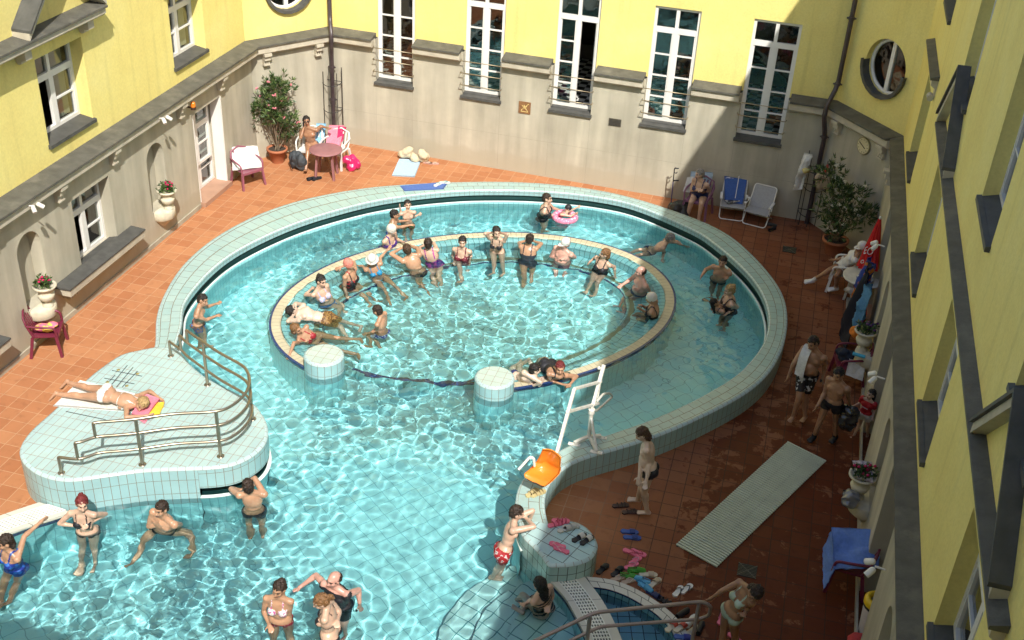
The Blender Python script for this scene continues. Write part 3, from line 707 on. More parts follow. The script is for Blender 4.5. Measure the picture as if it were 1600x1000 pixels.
def window(bld, fr, u0, u1, z0, z1, d, rows=2, tran=.66, split_top=True, open_side=None, sill=None, label=None, bars=None, rail=None, tilt=False):
    """white casement: frame part with pane, sill (and railing) sub-parts"""
    w = .065; b = MB(); t = .07; uc = (u0+u1)/2; zt = z0+(z1-z0)*tran
    wbox(b, fr, u0, u0+w, z0, z1, d-t, d); wbox(b, fr, u1-w, u1, z0, z1, d-t, d)
    wbox(b, fr, u0+w, u1-w, z0, z0+w, d-t, d); wbox(b, fr, u0+w, u1-w, z1-w, z1, d-t, d)
    wbox(b, fr, u0+w, u1-w, zt-.06, zt+.06, d-t, d+.006)
    wbox(b, fr, uc-.06, uc+.06, z0+w, zt-.06, d-t, d+.004); wbox(b, fr, uc-.04, uc+.04, zt+.06, z1-w, d-t, d+.004)
    for s, (a, c) in enumerate(((u0+w, uc-.06), (uc+.06, u1-w))):
        if open_side == s:   # sash swung into the room
            k = -1 if s == 0 else 1
            h = a if s == 0 else c; L_ = (c-a)*.97; an = R(76); e = (h-k*L_*math.cos(an), d-.03-L_*math.sin(an))
            for za, zb in ((z0+w, z0+w+.05), (zt-.11, zt-.06)): b.bar(fr(h, (za+zb)/2, d-.04), fr(e[0], (za+zb)/2, e[1]), .05)
            for q in ((h, d-.04), e): b.bar(fr(q[0], z0+w, q[1]), fr(q[0], zt-.06, q[1]), .05)
            for r in range(1, rows): zz = z0+w+(zt-z0-w)*r/rows; b.bar(fr(h, zz, d-.04), fr(e[0], zz, e[1]), .03)
            continue
        wbox(b, fr, a, a+.03, z0+w, zt-.06, d-t+.01, d-.01); wbox(b, fr, c-.03, c, z0+w, zt-.06, d-t+.01, d-.01)
        for r in range(1, rows):
            zz = z0+w+(zt-.06-z0-w)*r/rows; wbox(b, fr, a+.03, c-.03, zz-.016, zz+.016, d-t+.02, d-.012)
    fo_ = b.build('window', WHITE, bld)
    if label: fo_['label'] = label
    p = MB()
    for s, (a, c) in enumerate(((u0+w, uc), (uc, u1-w))):
        if open_side != s: p.add([fr(a, z0+w, d-.045), fr(c, z0+w, d-.045), fr(c, zt, d-.045), fr(a, zt, d-.045)], [(0, 1, 2, 3)])
    p.add([fr(u0+w, zt, d-.045), fr(u1-w, zt, d-.045), fr(u1-w, z1-w, d-.045), fr(u0+w, z1-w, d-.045)], [(0, 1, 2, 3)])
    p.build('pane', GLASS, fo_)
    if sill:
        s_ = MB(); dd, mat = sill
        prism(s_, fr, u0+.002, u1-.002, [(d, z0+.0), (dd-.0, z0-.05), (dd-.0, z0-.12), (d, z0-.12)])
        prism(s_, fr, u0-.03, u1+.03, [(dd+.001, z0-.045), (dd+.06, z0-.055), (dd+.06, z0-.12), (dd+.001, z0-.12)])
        s_.build('sill', mat, fo_)
    if rail:
        for zz in rail:
            r = MB(); r.tube([fr(u0-.03, zz, .02), fr(u0-.02, zz, .14), fr(u1+.02, zz, .14), fr(u1+.03, zz, .02)], .011, 6); r.build('railing_bar', BRON, fo_)
    return fo_
def bracket(bld, fr, u, z, w=.17, dep=.2, h=.24, mat=None):
    b = MB()
    for k in range(3): b.box((u-w/2+k*w/3+.008, z-h, .001), (u-w/2+(k+1)*w/3-.008, z-.02, dep*.45), fr)
    b.box((u-w/2-.012, z-.02, .001), (u+w/2+.012, z+.045, dep), fr); b.box((u-w/2+.005, z-h*.55, .001), (u+w/2-.005, z-.02, dep*.72), fr)
    b.box((u-w/2, z-h-.03, .001), (u+w/2, z-h, dep*.55), fr)
    b.build('bracket', mat or FASC, bld)
def cornice(bld, fr, u0, u1, m0=0., m1=0., cd=.26):
    b = MB(); prism(b, fr, u0, u1, [(-.25, 3.02), (cd, 2.93), (cd, 2.885), (.001, 2.885), (-.25, 2.885)], m0, m1); b.build('cornice_cap', CAP, bld)
    b = MB(); prism(b, fr, u0, u1, [(.001, 2.884), (cd-.045, 2.884), (cd-.045, 2.73), (cd*.5, 2.68), (.001, 2.68)], m0, m1); b.build('cornice_moulding', FASC, bld)
def room(bld, fr, u0, u1, z0, z1, d0, d1, name='room_interior', floor=None):
    b = MB()
    c = [(u0, z0), (u1, z0), (u1, z1), (u0, z1)]
    b.add([fr(u, z, d1) for u, z in c], [(0, 1, 2, 3)])
    for k in range(4):
        (a, e), (g, h) = c[k], c[(k+1) % 4]
        b.m = 1 if (k == 0 and floor) else 0
        b.add([fr(a, e, d0), fr(g, h, d0), fr(g, h, d1), fr(a, e, d1)], [(0, 1, 2, 3)], [[(a, 0), (g, 0), (g, d0-d1), (a, d0-d1)]])
    b.build(name, [ROOM, floor] if floor else ROOM, bld)
def checker():
    m, nt, out = nodes('checker_floor'); b = N(nt, 'BsdfPrincipled'); b.inputs['Roughness'].default_value = .3
    tc = N(nt, 'TexCoord'); c = N(nt, 'TexChecker'); c.inputs['Scale'].default_value = 5; c.inputs[1].default_value = (.75, .75, .72, 1); c.inputs[2].default_value = (.02, .02, .02, 1)
    nt.links.new(tc.outputs['UV'], c.inputs[0]); nt.links.new(c.outputs[0], b.inputs['Base Color']); nt.links.new(b.outputs[0], out.inputs[0]); return m
ROOFM = M('roof_sheet', (.22, .12, .08), .8, var=.2)
TOP = 10.45
WIN_U = [(7.95, 9.35), (12.15, 13.5), (16.5, 17.9), (20.95, 22.33)]
NICHE_L = [10.95, 15.28, 19.58]; NICHE_R = [10.64, 14.60, 18.95]
def side_wing(fr, label, lamp_u, is_left, cd=.26, hd=.20):
    o = fr(12, 0, 0); B = thing('building', (o.x, o.y, 0), label, 'building'); NICHE = NICHE_L if is_left else NICHE_R
    sL = 1 if is_left else 1
    m1 = -math.tan(R(18.15 if is_left else 20.7))
    # grey ground storey
    holes = [(u+.15, v-.0, .78, 2.2) for u, v in WIN_U[:3]]+[(21.2, 22.5, -1, 2.22)] if is_left else []
    tall = [] if is_left else [(a, c, -1, 2.62) for a, c in ((16.2, 17.4), (12.05, 13.35), (20.6, 21.9), (7.7, 9.0))]; holes = holes+tall
    b = MB(); panel(b, fr, -.3, 24.1, 0, 2.9, 0., holes+[(c-.34, c+.34, .74, 2.20) for c in NICHE], .42, 0, 0)
    for c in NICHE:     # arched head and back of the niche
        n = 12; A = [(c+.34*math.cos(math.pi*k/n), 1.86+.34*math.sin(math.pi*k/n)) for k in range(n+1)]
        b.add([fr(c-.34, .74, -.26), fr(c+.34, .74, -.26), fr(c+.34, 2.2, -.26), fr(c-.34, 2.2, -.26)], [(0, 1, 2, 3)])
        for k in range(n):
            (p, q), (r, s_) = A[k], A[k+1]; b.add([fr(p, q, 0), fr(r, s_, 0), fr(r, 2.2, 0), fr(p, 2.2, 0)], [(0, 1, 2, 3)])
        for k in range(n):
            (p, q), (r, s) = A[k], A[k+1]; b.add([fr(p, q, .0), fr(r, s, .0), fr(r, s, -.26), fr(p, q, -.26)], [(0, 1, 2, 3)])
    b.build('stone_wall', GRY, B)
    b = MB(); wbox(b, fr, -.3, 21.15, 0, .10, .001, .035); b.build('skirting', M('skirting_stone', (.40, .36, .28), .85, dirt=.5, vs=3), B)
    # yellow upper storeys
    hu = [(u, v, 3.30, 4.96) for u, v in WIN_U]+[(u, v, 6.30, 8.3) for u, v in WIN_U]
    b = MB(); panel(b, fr, -.3, 24.1, 2.9, TOP, -.15, hu, .30, 0, m1); b.build('yellow_wall', YEL, B)
    b = MB(); prism(b, fr, -.3, 24.1, [(-3, TOP+.9), (.0, TOP+.12), (.0, TOP), (-3, TOP)], 0, 0); b.build('roof', ROOFM, B)
    cornice(B, fr, -.3, 24.1, 0, m1, cd)
    for k, (u, v) in enumerate(WIN_U):
        if is_left: window(B, fr, u+.15, v, .78, 2.2, -.26, rows=2, open_side=0 if (k == 2 and is_left) else None)
        window(B, fr, u, v, 3.42, 4.96, -.42 if is_left else -.33, sill=(-.15, SLATE), open_side=0 if (k == 2 and is_left) else None)
        if is_left:
            b = MB(); n_ = 14; cu = [(v-.42+.36*i/n_, -.62+.025*(-1)**i) for i in range(n_+1)]
            for p_, q_ in zip(cu, cu[1:]): b.add([fr(p_[0], 3.45, p_[1]), fr(q_[0], 3.45, q_[1]), fr(q_[0], 4.9, q_[1]), fr(p_[0], 4.9, p_[1])], [(0, 1, 2, 3)])
            b.build('curtain', M('net_curtain', (.62, .56, .42), .9), B)
        window(B, fr, u, v, 6.42, 8.3, -.42 if is_left else -.33, sill=(-.15, SLATE))
        room(B, fr, u-.8, v+.8, .001, 2.86, -.5, -3.2); room(B, fr, u-.8, v+.8, 3.1, 5.6, -.5, -3.2); room(B, fr, u-.8, v+.8, 6.1, 9, -.5, -3.2)
    # ledges below the ground-floor windows
    for a_, c_, _, _ in tall: window(B, fr, a_, c_, .0, 2.62, -.36, rows=3, tran=.78, label='tall glazed door in a deep shaded recess')
    for k, (u, v) in enumerate(WIN_U[:3] if is_left else []):
        b = MB(); prism(b, fr, u-.75, v+.50, [(-.2, .80), (.02, .86), (.335, .84), (.335, .81), (-.2, .79)]); lg = b.build('window_ledge', SLATE, B)
        b = MB(); prism(b, fr, u-.73, v+.48, [(.001, .808), (.32, .808), (.32, .67), (.001, .67)]); b.build('moulding', FASC, lg)
        for uu in (u-.45, v+.2):
            b = MB()
            for q in range(4): b.box((uu+q*.075-.12, .50, .001), (uu+q*.075-.075, .669, .18), fr)
            b.build('bracket', FASC, lg)
    # door
    if is_left: window(B, fr, 21.2, 22.5, .12, 2.2, -.34, rows=4, tran=.80, label='white glazed double door')
    room(B, fr, 20.6, 23.4, .10, 2.8, -.45, -3); b = MB(); wbox(b, fr, 21.2, 22.5, 0, .11, -.45, .12 if is_left else -.02); b.build('doorstep', M('door_step', (.42, .25, .17), .8), B)
    if is_left:
        b = MB(); wbox(b, fr, 22.462, 22.498, .112, 2.218, -.27, .012); b.build('door_jamb', WHITE, B); b = MB(); wbox(b, fr, 21.202, 21.235, .112, 2.218, -.27, .006); b.build('door_jamb', WHITE, B)
    # niche shelves
    for c in NICHE:
        b = MB(); P = fr(c, 0, -.0); a0 = math.degrees(math.atan2(fr.U.y, fr.U.x)); arc = (a0-180, a0) if is_left else (a0, a0+180)
        b.lathe((P.x, P.y, 0), [(.05, .30), (.12, .38), (.25, .50), (.29, .54), (.29, .70), (.27, .74), (0, .74)], 20, arc)
        b.build('niche_shelf', M('cast_stone', (.60, .55, .42), .85, var=.15, vs=8, dirt=.4, dcol=(.3, .27, .18)), B)
    # hood cornice with its two pediments
    for (ua, ub) in ((7.2, 18.35), (20.5, 22.8)):
        b = MB(); prism(b, fr, ua, ub, [(-.161, 5.52), (hd, 5.47), (hd, 5.43), (-.161, 5.43)]); b.build('hood_cap', CAP, B)
        b = MB(); prism(b, fr, ua+.03, ub-.03, [(-.159, 5.428), (hd-.035, 5.428), (hd-.035, 5.33), (hd-.1, 5.28), (-.159, 5.28)]); b.build('hood_moulding', FASC, B)
    for uc in (8.65, 17.2):
        hw, hh = 1.15, 1.12
        for s in (-1, 1):
            # sloping slab: dark top, pale front
            def sl(t, lo, hi, d0, d1, mb):
                pts = []
                for (uu, zz) in ((uc+s*hw, 5.5), (uc, 5.5+hh)):
                    for dz in (lo, hi): pts.append((uu, zz+dz))
                v = [fr(p[0], p[1], d) for d in (d0, d1) for p in pts]
                mb.add(v, [(0, 1, 3, 2), (4, 5, 7, 6), (0, 1, 5, 4), (2, 3, 7, 6), (0, 2, 6, 4), (1, 3, 7, 5)])
            b = MB(); sl(0, .10, .15, -.159, hd+.03, b); b.build('pediment_cap', SLATE, B)
            b = MB(); sl(0, -.02, .098, -.159, hd-.01, b); b.build('pediment_moulding', FASC, B)
    # brackets
    for u in (16.27, 18.06, 20.66, 22.48, 13.6, 11.9, 9.4, 7.7, 14.3) if is_left else (22.9,):
        bracket(B, fr, u, 2.66)
    for u in (16.08, 17.93, 9.6, 7.75, 20.75, 22.6) if is_left else (20.62,):
        b = MB(); wbox(b, fr, u-.09, u+.09, 5.13, 5.28, -.159, hd-.12); b.tube([fr(u-.08, 5.1, -.08), fr(u+.08, 5.1, -.08)], .06, 8); b.build('bracket', FASC, B)
    # double spot lamps
    for u in lamp_u:
        b = MB(); b.tube([fr(u, 2.8, .21), fr(u, 2.82, .33)], .014, 6); lp = b.build('wall_lamp', WHITE, B)
        for s in (-1, 1):
            b = MB(); b.ball(fr(u+s*.075, 2.82, .36), .04, 10); b.tube([fr(u+s*.075, 2.82, .36), fr(u+s*.12, 2.76, .42)], .04, 10); b.build('lamp_head', M('lamp_white', (.75, .73, .68), .3), lp)
    return B
BL_ = side_wing(F_L, 'sunlit long left wing, yellow above and grey stone below, with orange siren by its door', (15.22, 19.57), True)
BR_ = side_wing(F_R, 'shaded long right wing of yellow plaster seen steeply from above', (19.13, 14.78, 10.68), False, .12, .0)
b = MB(); q = F_L(21.02, 2.52, .16); b.lathe(q, [(.06, -.06), (.06, 0)], 12); b.tube([F_L(21.02, 2.50, .0), q+Vector((0, 0, -.03))], .02, 6); sr = b.build('siren', M('siren_base', (.06, .03, .02), .5), BL_)
b = MB(); b.lathe(q, [(.055, 0), (.055, .07), (.04, .11), (0, .125)], 12); b.build('dome', M('amber_dome', (.80, .22, .02), .12, coat=.6), sr)

# back wing with chamfered corners
o = F_B(6, 0, 0); BB = thing('building', (o.x, o.y, 0), 'yellow back wing with five tall French windows cut through its grey stone base', 'building')
tl, tr_ = math.tan(R(27.4)), math.tan(R(23.7))
BWIN = []
for px in (((590, 0), (648, 0), (645, 137), (582, 126)), ((731, 0), (793, 0), (780, 157), (716, 147)), ((875, 0), (940, 0), (924, 182), (855, 171)), ((1023, 11), (1096, 21), (1072, 206), (1000, 195)), ((1179, 32), (1253, 43), (1222, 229), (1146, 216))):
    u = [onfr(F_B, *p, -.0)[0] for p in px]; BWIN.append(((u[0]+u[3]+.06)/2-.02, (u[1]+u[2])/2-.02))
bh = [(a, c, 1.74, 4.58) for a, c in BWIN]
b = MB(); panel(b, F_B, 0, LB, 0, 2.9, 0., bh, .20); b.build('stone_wall', GRY, BB)
b = MB(); panel(b, F_B, 0, LB, 2.9, TOP, -.15, bh, .16, tl, -tr_); b.build('yellow_wall', YEL, BB)
for k, (a, c) in enumerate(BWIN):
    window(BB, F_B, a, c, 1.86, 4.58, -.20, rows=4, tran=.80, open_side=1 if k == 2 else None, sill=(0., SLATE), rail=(2.12, 2.42, 2.72), label=['tall French window nearest the left corner', 'second tall French window from the left', 'tall French window with its right sash standing open', 'tall French window with teal reflections, fourth from the left', 'tall French window half in shadow at the right'][k])
CHK = checker()
room(BB, F_B, .3, LB-.3, 1.84, 5.2, -.3, -5., floor=CHK)
# bits of white bench and a teal slide edge are inside the rooms: low bench
b = MB(); wbox(b, F_B, .6, LB-.6, 1.85, 2.25, -4.2, -3.8); b.build('room_bench', ROOM, BB)
edges = [0]+[x for w in BWIN for x in w]+[LB]
for k in range(0, len(edges), 2):
    u0, u1 = edges[k]+(.04 if k else 0), edges[k+1]-(.04 if k+2 < len(edges) else 0)
    cornice(BB, F_B, u0, u1, tl if k == 0 else 0, -tr_ if k+2 >= len(edges) else 0, .21)
b = MB(); prism(b, F_B, 0, LB, [(-3, TOP+.9), (.0, TOP+.12), (.0, TOP), (-3, TOP)]); b.build('roof', ROOFM, BB)
# chamfers with round windows
def chamfer(fr, L_, uc, zc, r, m0, m1, side):
    b = MB(); panel(b, fr, 0, L_, 0, 2.9, 0., []); b.build('stone_wall', GRY, BB)
    n = 36; d = -.15
    loops = [[Vector((m0*d, 2.9, 0)), Vector((L_+m1*d, 2.9, 0)), Vector((L_+m1*d, TOP, 0)), Vector((m0*d, TOP, 0))], [Vector((uc+r*math.cos(2*math.pi*k/n), zc+r*math.sin(2*math.pi*k/n), 0)) for k in range(n)]]
    flat = [v for l in loops for v in l]; b = MB()
    b.add([fr(v.x, v.y, d) for v in flat], [tuple(t) for t in tessellate_polygon(loops)])
    C = loops[1]
    for k in range(n):
        p, q = C[k], C[(k+1) % n]; b.add([fr(p.x, p.y, d), fr(q.x, q.y, d), fr(q.x, q.y, d-.26), fr(p.x, p.y, d-.26)], [(0, 1, 2, 3)])
    b.build('yellow_wall', YEL, BB)
    b = MB(); ri = r-.07
    b.tube([fr(uc+(r-.035)*math.cos(2*math.pi*k/n), zc+(r-.035)*math.sin(2*math.pi*k/n), d-.17) for k in range(n)], .045, 6, closed=True)
    wbox(b, fr, uc-.05, uc+.05, zc-r, zc+r, d-.22, d-.14)
    w = b.build('round_window', WHITE, BB)
    b = MB(); b.add([fr(v.x, v.y, d-.18) for v in C], [tuple(range(n))]); b.build('pane', GLASS2, w)
    b = MB(); P = []
    for k in range(13):
        a = R(180+180*k/12); P.append((uc+(r-.008)*math.cos(a), zc+(r-.008)*math.sin(a), uc+(r+.07)*math.cos(a), zc+(r+.07)*math.sin(a)))
    for p, q in zip(P, P[1:]):
        v = [fr(p[0], p[1], d-.1), fr(q[0], q[1], d-.1), fr(q[0], q[1], d+.09), fr(p[0], p[1], d+.09), fr(p[2], p[3], d+.09), fr(q[2], q[3], d+.09), fr(q[2], q[3], d+.001), fr(p[2], p[3], d+.001)]
        b.add(v, [(0, 1, 2, 3), (3, 2, 5, 4), (4, 5, 6, 7)])
    b.build('sill', SLATE, w)
    room(BB, fr, uc-.7, uc+.7, zc-1, zc+1, d-.27, -1.6)
    cornice(BB, fr, 0, L_, m0, m1, .21)
chamfer(F_CL, LCL, 1.17, 4.16, .60, math.tan(R(18.15)), -tl, 'l')
chamfer(F_CR, LCR, 1.14, 4.17, .60, tr_, -math.tan(R(20.7)), 'r')
for u in (.37, 1.79): bracket(BB, F_CL, u, 2.66)
for u in (.35, 1.80): bracket(BB, F_CR, u, 2.66)
# hairline panel joints on the grey stone
b = MB()
for a, c in BWIN:
    for u in (a, c): b.box((u-.003, .05, .0005), (u+.003, 1.68, .0016), F_B)
b.box((0, .93, .0005), (LB, .936, .0016), F_B)
b.build('wall_joint', M('joint_grey', (.34, .31, .25), .9), BB)
# rain pipes
def pipe(label, pts, clamps, dup=None):
    t = thing('rain_pipe', (pts[-1].x, pts[-1].y, 0), label, 'rain pipe')
    b = MB(); b.tube(pts, .055, 10); b.build('pipe', PIPE, t)
    for c in clamps:
        b = MB(); b.tube([c-Vector((0, 0, .03)), c+Vector((0, 0, .03))], .072, 10); b.tube([c+Vector((-.1, 0, 0)), c+Vector((.1, 0, 0))], .02, 6); b.build('clamp', PIPE, t)
cn = (F_CL.n+F_B.n).normalized(); c0_ = F_B(0, 0, 0)
P_ = lambda z, d: c0_+cn*d+Vector((0, 0, z))
pipe('dark rain pipe in the sunny left corner behind the narrow trellis', [P_(TOP, -.02), P_(3.35, -.02), P_(3.15, .08), P_(3.0, .34), P_(2.75, .36), P_(2.5, .22), P_(2.3, .14), P_(.0, .12)], [P_(4.6, -.02), P_(2.05, .13), P_(1.2, .13), P_(7, -.02)])
cn2 = (F_CR.n+F_B.n).normalized(); c1_ = F_B(LB, 0, 0); Q_ = lambda z, d: c1_+cn2*d+Vector((0, 0, z))
pipe('dark rain pipe in the shaded right corner beside the white flowering oleander', [Q_(TOP, -.02), Q_(3.5, -.02), Q_(3.3, .06), Q_(3.0, .34), Q_(2.75, .36), Q_(2.4, .2), Q_(2.2, .12), Q_(.0, .12)], [Q_(4.9, -.02), Q_(3.42, -.0), Q_(2.2, .13), Q_(7, -.02)])
# the building the picture is taken from (its roof edge shades the near end)
NB = thing('building', (-5, -.6, 0), 'near wing behind the viewer whose roof edge shades the bottom left of the pool', 'building')
b = MB(); b.box((-13.2, -4, 0), (3.2, -.42, 11.2)); b.build('yellow_wall', YEL, NB)
b = MB(); b.add([(-13.2, -.30, 12.0), (3.2, -.30, 12.0), (3.2, -5, 12.9), (-13.2, -5, 12.9), (-13.2, -.42, 11.2), (3.2, -.42, 11.2), (3.2, -5, 11.2), (-13.2, -5, 11.2)], [(0, 1, 2, 3), (0, 1, 5, 4), (1, 2, 6, 5), (2, 3, 7, 6), (3, 0, 4, 7)]); b.build('roof', ROOFM, NB)
# bronze plaque with a no-diving sign, vent, clock
sg = thing('wall_sign', F_B(*onfr(F_B, 820, 177), .0), 'small square bronze no diving plaque on the back wall', 'sign')
u, z = onfr(F_B, 820, 168); b = MB(); wbox(b, F_B, u-.15, u+.15, z-.15, z+.15, .002, .02); b.build('plate', M('bronze_plate', (.26, .13, .055), .5, var=.2, vs=30), sg)
g = MB(); yl = M('brass_marks', (.80, .62, .25), .4)
def ln(a, c, w=.012): g.bar(F_B(u+a[0], z+a[1], .023), F_B(u+c[0], z+c[1], .023), w, .006, up=F_B.n)
for a, c in (((-.09, -.10), (.09, -.10)), ((-.09, -.10), (-.03, .0)), ((-.03, 0), (.04, -.02)), ((.04, -.02), (.09, -.10)), ((-.07, .05), (.03, .01)), ((.03, .01), (.08, .10)), ((-.08, -.06), (.10, .11)), ((.0, .02), (-.01, .07)), ((.02, -.02), (.07, -.06))): ln(a, c)
g.build('diving_mark', yl, sg)
vt = thing('wall_vent', F_B(*onfr(F_B, 961, 198), .0), 'small dark rectangular vent plate on the grey back wall', 'vent')
u, z = onfr(F_B, 961, 191); b = MB(); wbox(b, F_B, u-.15, u+.15, z-.09, z+.09, .002, .018); b.build('frame', M('vent_brown', (.09, .08, .06), .6), vt)
b = MB()
for k in range(5): wbox(b, F_B, u-.13, u+.13, z-.07+k*.032, z-.055+k*.032, .019, .026)
b.build('louvre', M('vent_dark', (.05, .045, .04), .6), vt)
u, z = onfr(F_CR, 1349, 228, .03); ck = thing('wall_clock', F_CR(u, z, 0.), 'round cream wall clock in the shaded right corner', 'clock')
n = F_CR.n; ex = F_CR.U; q = F_CR(u, z, 0)
def cdisc(mb, r, d0, d1, nseg=32):
    v = [q+ex*(r*math.cos(2*math.pi*k/nseg))+Vector((0, 0, r*math.sin(2*math.pi*k/nseg)))+n*dd for dd in (d0, d1) for k in range(nseg)]
    mb.add(v, [tuple(range(nseg)), tuple(range(nseg, 2*nseg))]+[(k, (k+1) % nseg, nseg+(k+1) % nseg, nseg+k) for k in range(nseg)])
b = MB(); cdisc(b, .195, .002, .035); b.build('rim', M('clock_rim', (.30, .26, .14), .5), ck)
b = MB(); cdisc(b, .175, .036, .042); b.build('dial', M('clock_dial', (.62, .55, .34), .5), ck)
b = MB()
for k in range(12):
    a = R(30*k); p = q+n*.045+ex*(.15*math.cos(a))+Vector((0, 0, .15*math.sin(a))); r = q+n*.045+ex*(.13*math.cos(a))+Vector((0, 0, .13*math.sin(a))); b.bar(p, r, .012, .004, up=n)
b.build('hour_mark', IRON, ck)
for nm, L_, a in (('hour_hand', .085, R(-25)), ('minute_hand', .13, R(155))):
    b = MB(); b.bar(q+n*.05, q+n*.05+ex*(L_*math.cos(a))+Vector((0, 0, L_*math.sin(a))), .016, .005, up=n); b.build(nm, IRON, ck)
# ================================================================= people
def remesh(bm, vox, smooth=2, sm_fac=.5):
    me = bpy.data.meshes.new('tmp'); bm.to_mesh(me); bm.free()
    o = bpy.data.objects.new('tmp', me); COL.objects.link(o)
    r = o.modifiers.new('r', 'REMESH'); r.mode = 'VOXEL'; r.voxel_size = vox; r.use_smooth_shade = True
    s = o.modifiers.new('s', 'SMOOTH'); s.iterations = smooth; s.factor = sm_fac
    dg = bpy.context.evaluated_depsgraph_get(); dg.update()
    out = bpy.data.meshes.new_from_object(o.evaluated_get(dg))
    bpy.data.objects.remove(o); bpy.data.meshes.remove(me)
    return out
class Blob:
    """closed primitives that are fused into one skin by the voxel remesher"""
    def __init__(s): s.bm = bmesh.new()
    def ball(s, c, r, F=None):
        r = (r, r, r) if isinstance(r, (int, float)) else r
        m = Matrix.Translation(c) @ ((F.to_4x4() if F is not None else Matrix.Identity(4)) @ Matrix.Diagonal((*r, 1)))
        bmesh.ops.create_uvsphere(s.bm, u_segments=16, v_segments=10, radius=1, matrix=m)
    def cap(s, a, b, ra, rb, flat=1., F=None):
        """tapered capsule"""
        a = Vector(a); b = Vector(b); d = b-a; L = d.length
        if L < 1e-4: return
        n = 5; q = d.to_track_quat('Z', 'Y').to_matrix(); rings = []
        prof = [(ra*math.cos(t), -ra*math.sin(t)) for t in [math.pi/2*(1-k/n) for k in range(n+1)]]
        prof += [(rb*math.cos(t), L+rb*math.sin(t)) for t in [math.pi/2*k/n for k in range(n+1)]]
        S = 12
        for r, z in prof:
            r = max(r, 1e-4); rings.append([s.bm.verts.new(a+q @ Vector((r*math.cos(2*math.pi*k/S), r*math.sin(2*math.pi*k/S)*flat, z))) for k in range(S)])
        for A, B in zip(rings, rings[1:]):
            for k in range(S): s.bm.faces.new((A[k], A[(k+1) % S], B[(k+1) % S], B[k]))
        s.bm.faces.new(rings[0][::-1]); s.bm.faces.new(rings[-1])
def solve(parent, px, L, w=.14):
    """point on the sight line through the photo position, one bone length from its parent and near the wanted height"""
    best = None; x, y, zg = px
    for k in range(-40, 41):
        z = zg+k*.02; p = G(x, y, z); c = (((p-parent).length-L)/.03)**2+((z-zg)/w)**2
        if best is None or c < best[0]: best = (c, p)
    p = best[1]; d = p-parent
    if d.length > 1.22*L: p = parent+d*(1.22*L/d.length)
    if d.length < .72*L: p = parent+d*(.72*L/max(d.length, 1e-3))
    return p
SKIN = {}
def skin(tone):
    if tone not in SKIN:
        c = {'fair': (.60, .39, .285), 'tan': (.47, .265, .165), 'pink': (.62, .335, .265), 'brown': (.36, .19, .11), 'pale': (.62, .47, .37)}[tone]
        m = M('skin_'+tone, c, .32, var=.20, vs=5, bump=.15, bs=35, sss=.0, dirt=.35, dcol=tuple(v*.72 for v in c)); SKIN[tone] = m
    return SKIN[tone]
HAIRC = {'black': (.018, .014, .012), 'brown': (.07, .035, .018), 'dark': (.035, .02, .013), 'red': (.16, .02, .02), 'blonde': (.42, .28, .12), 'grey': (.28, .26, .24), 'lightbrown': (.22, .11, .045)}
def hairm(c): return M('hair_'+c, HAIRC[c], .5, var=.35, vs=45, bump=.6, bs=90)
EYE_M = M('eye_dark', (.03, .02, .015), .3); LIP_M = M('lips', (.42, .12, .09), .4)
def cloth(c, name=None, **k): return M(name or 'fabric_%d_%d_%d' % tuple(int(v*255) for v in c), c, k.pop('rough', .55), var=k.pop('var', .12), **k)
def pattern(name, c1, c2, scale=22, thr=.5, c3=None):
    if name in MATS: return MATS[name]
    m, nt, out = nodes(name); L = nt.links.new; b = N(nt, 'BsdfPrincipled'); b.inputs['Roughness'].default_value = .6
    tc = N(nt, 'TexCoord'); v = N(nt, 'TexNoise'); v.inputs['Scale'].default_value = scale; v.inputs['Detail'].default_value = 2; L(tc.outputs['Object'], v.inputs['Vector'])
    st = [(thr-.02, c1), (thr+.02, c2)]
    if c3: st.append((thr+.12, c3))
    r = ramp(nt, st); r.color_ramp.interpolation = 'CONSTANT' if c3 else 'LINEAR'; L(v.outputs['Fac'], r.inputs['Fac']); L(r.outputs[0], b.inputs['Base Color']); L(b.outputs[0], out.inputs[0]); MATS[name] = m; return m
def frame3(front, up):
    up = up.normalized(); front = (front-up*front.dot(up)).normalized(); lat = up.cross(front)*-1   # lat points to the person's left
    lat = front.cross(up)*-1
    return lat, front, up
def az(deg, pitch=0): return Vector((math.cos(R(deg))*math.cos(R(pitch)), math.sin(R(deg))*math.cos(R(pitch)), math.sin(R(pitch))))
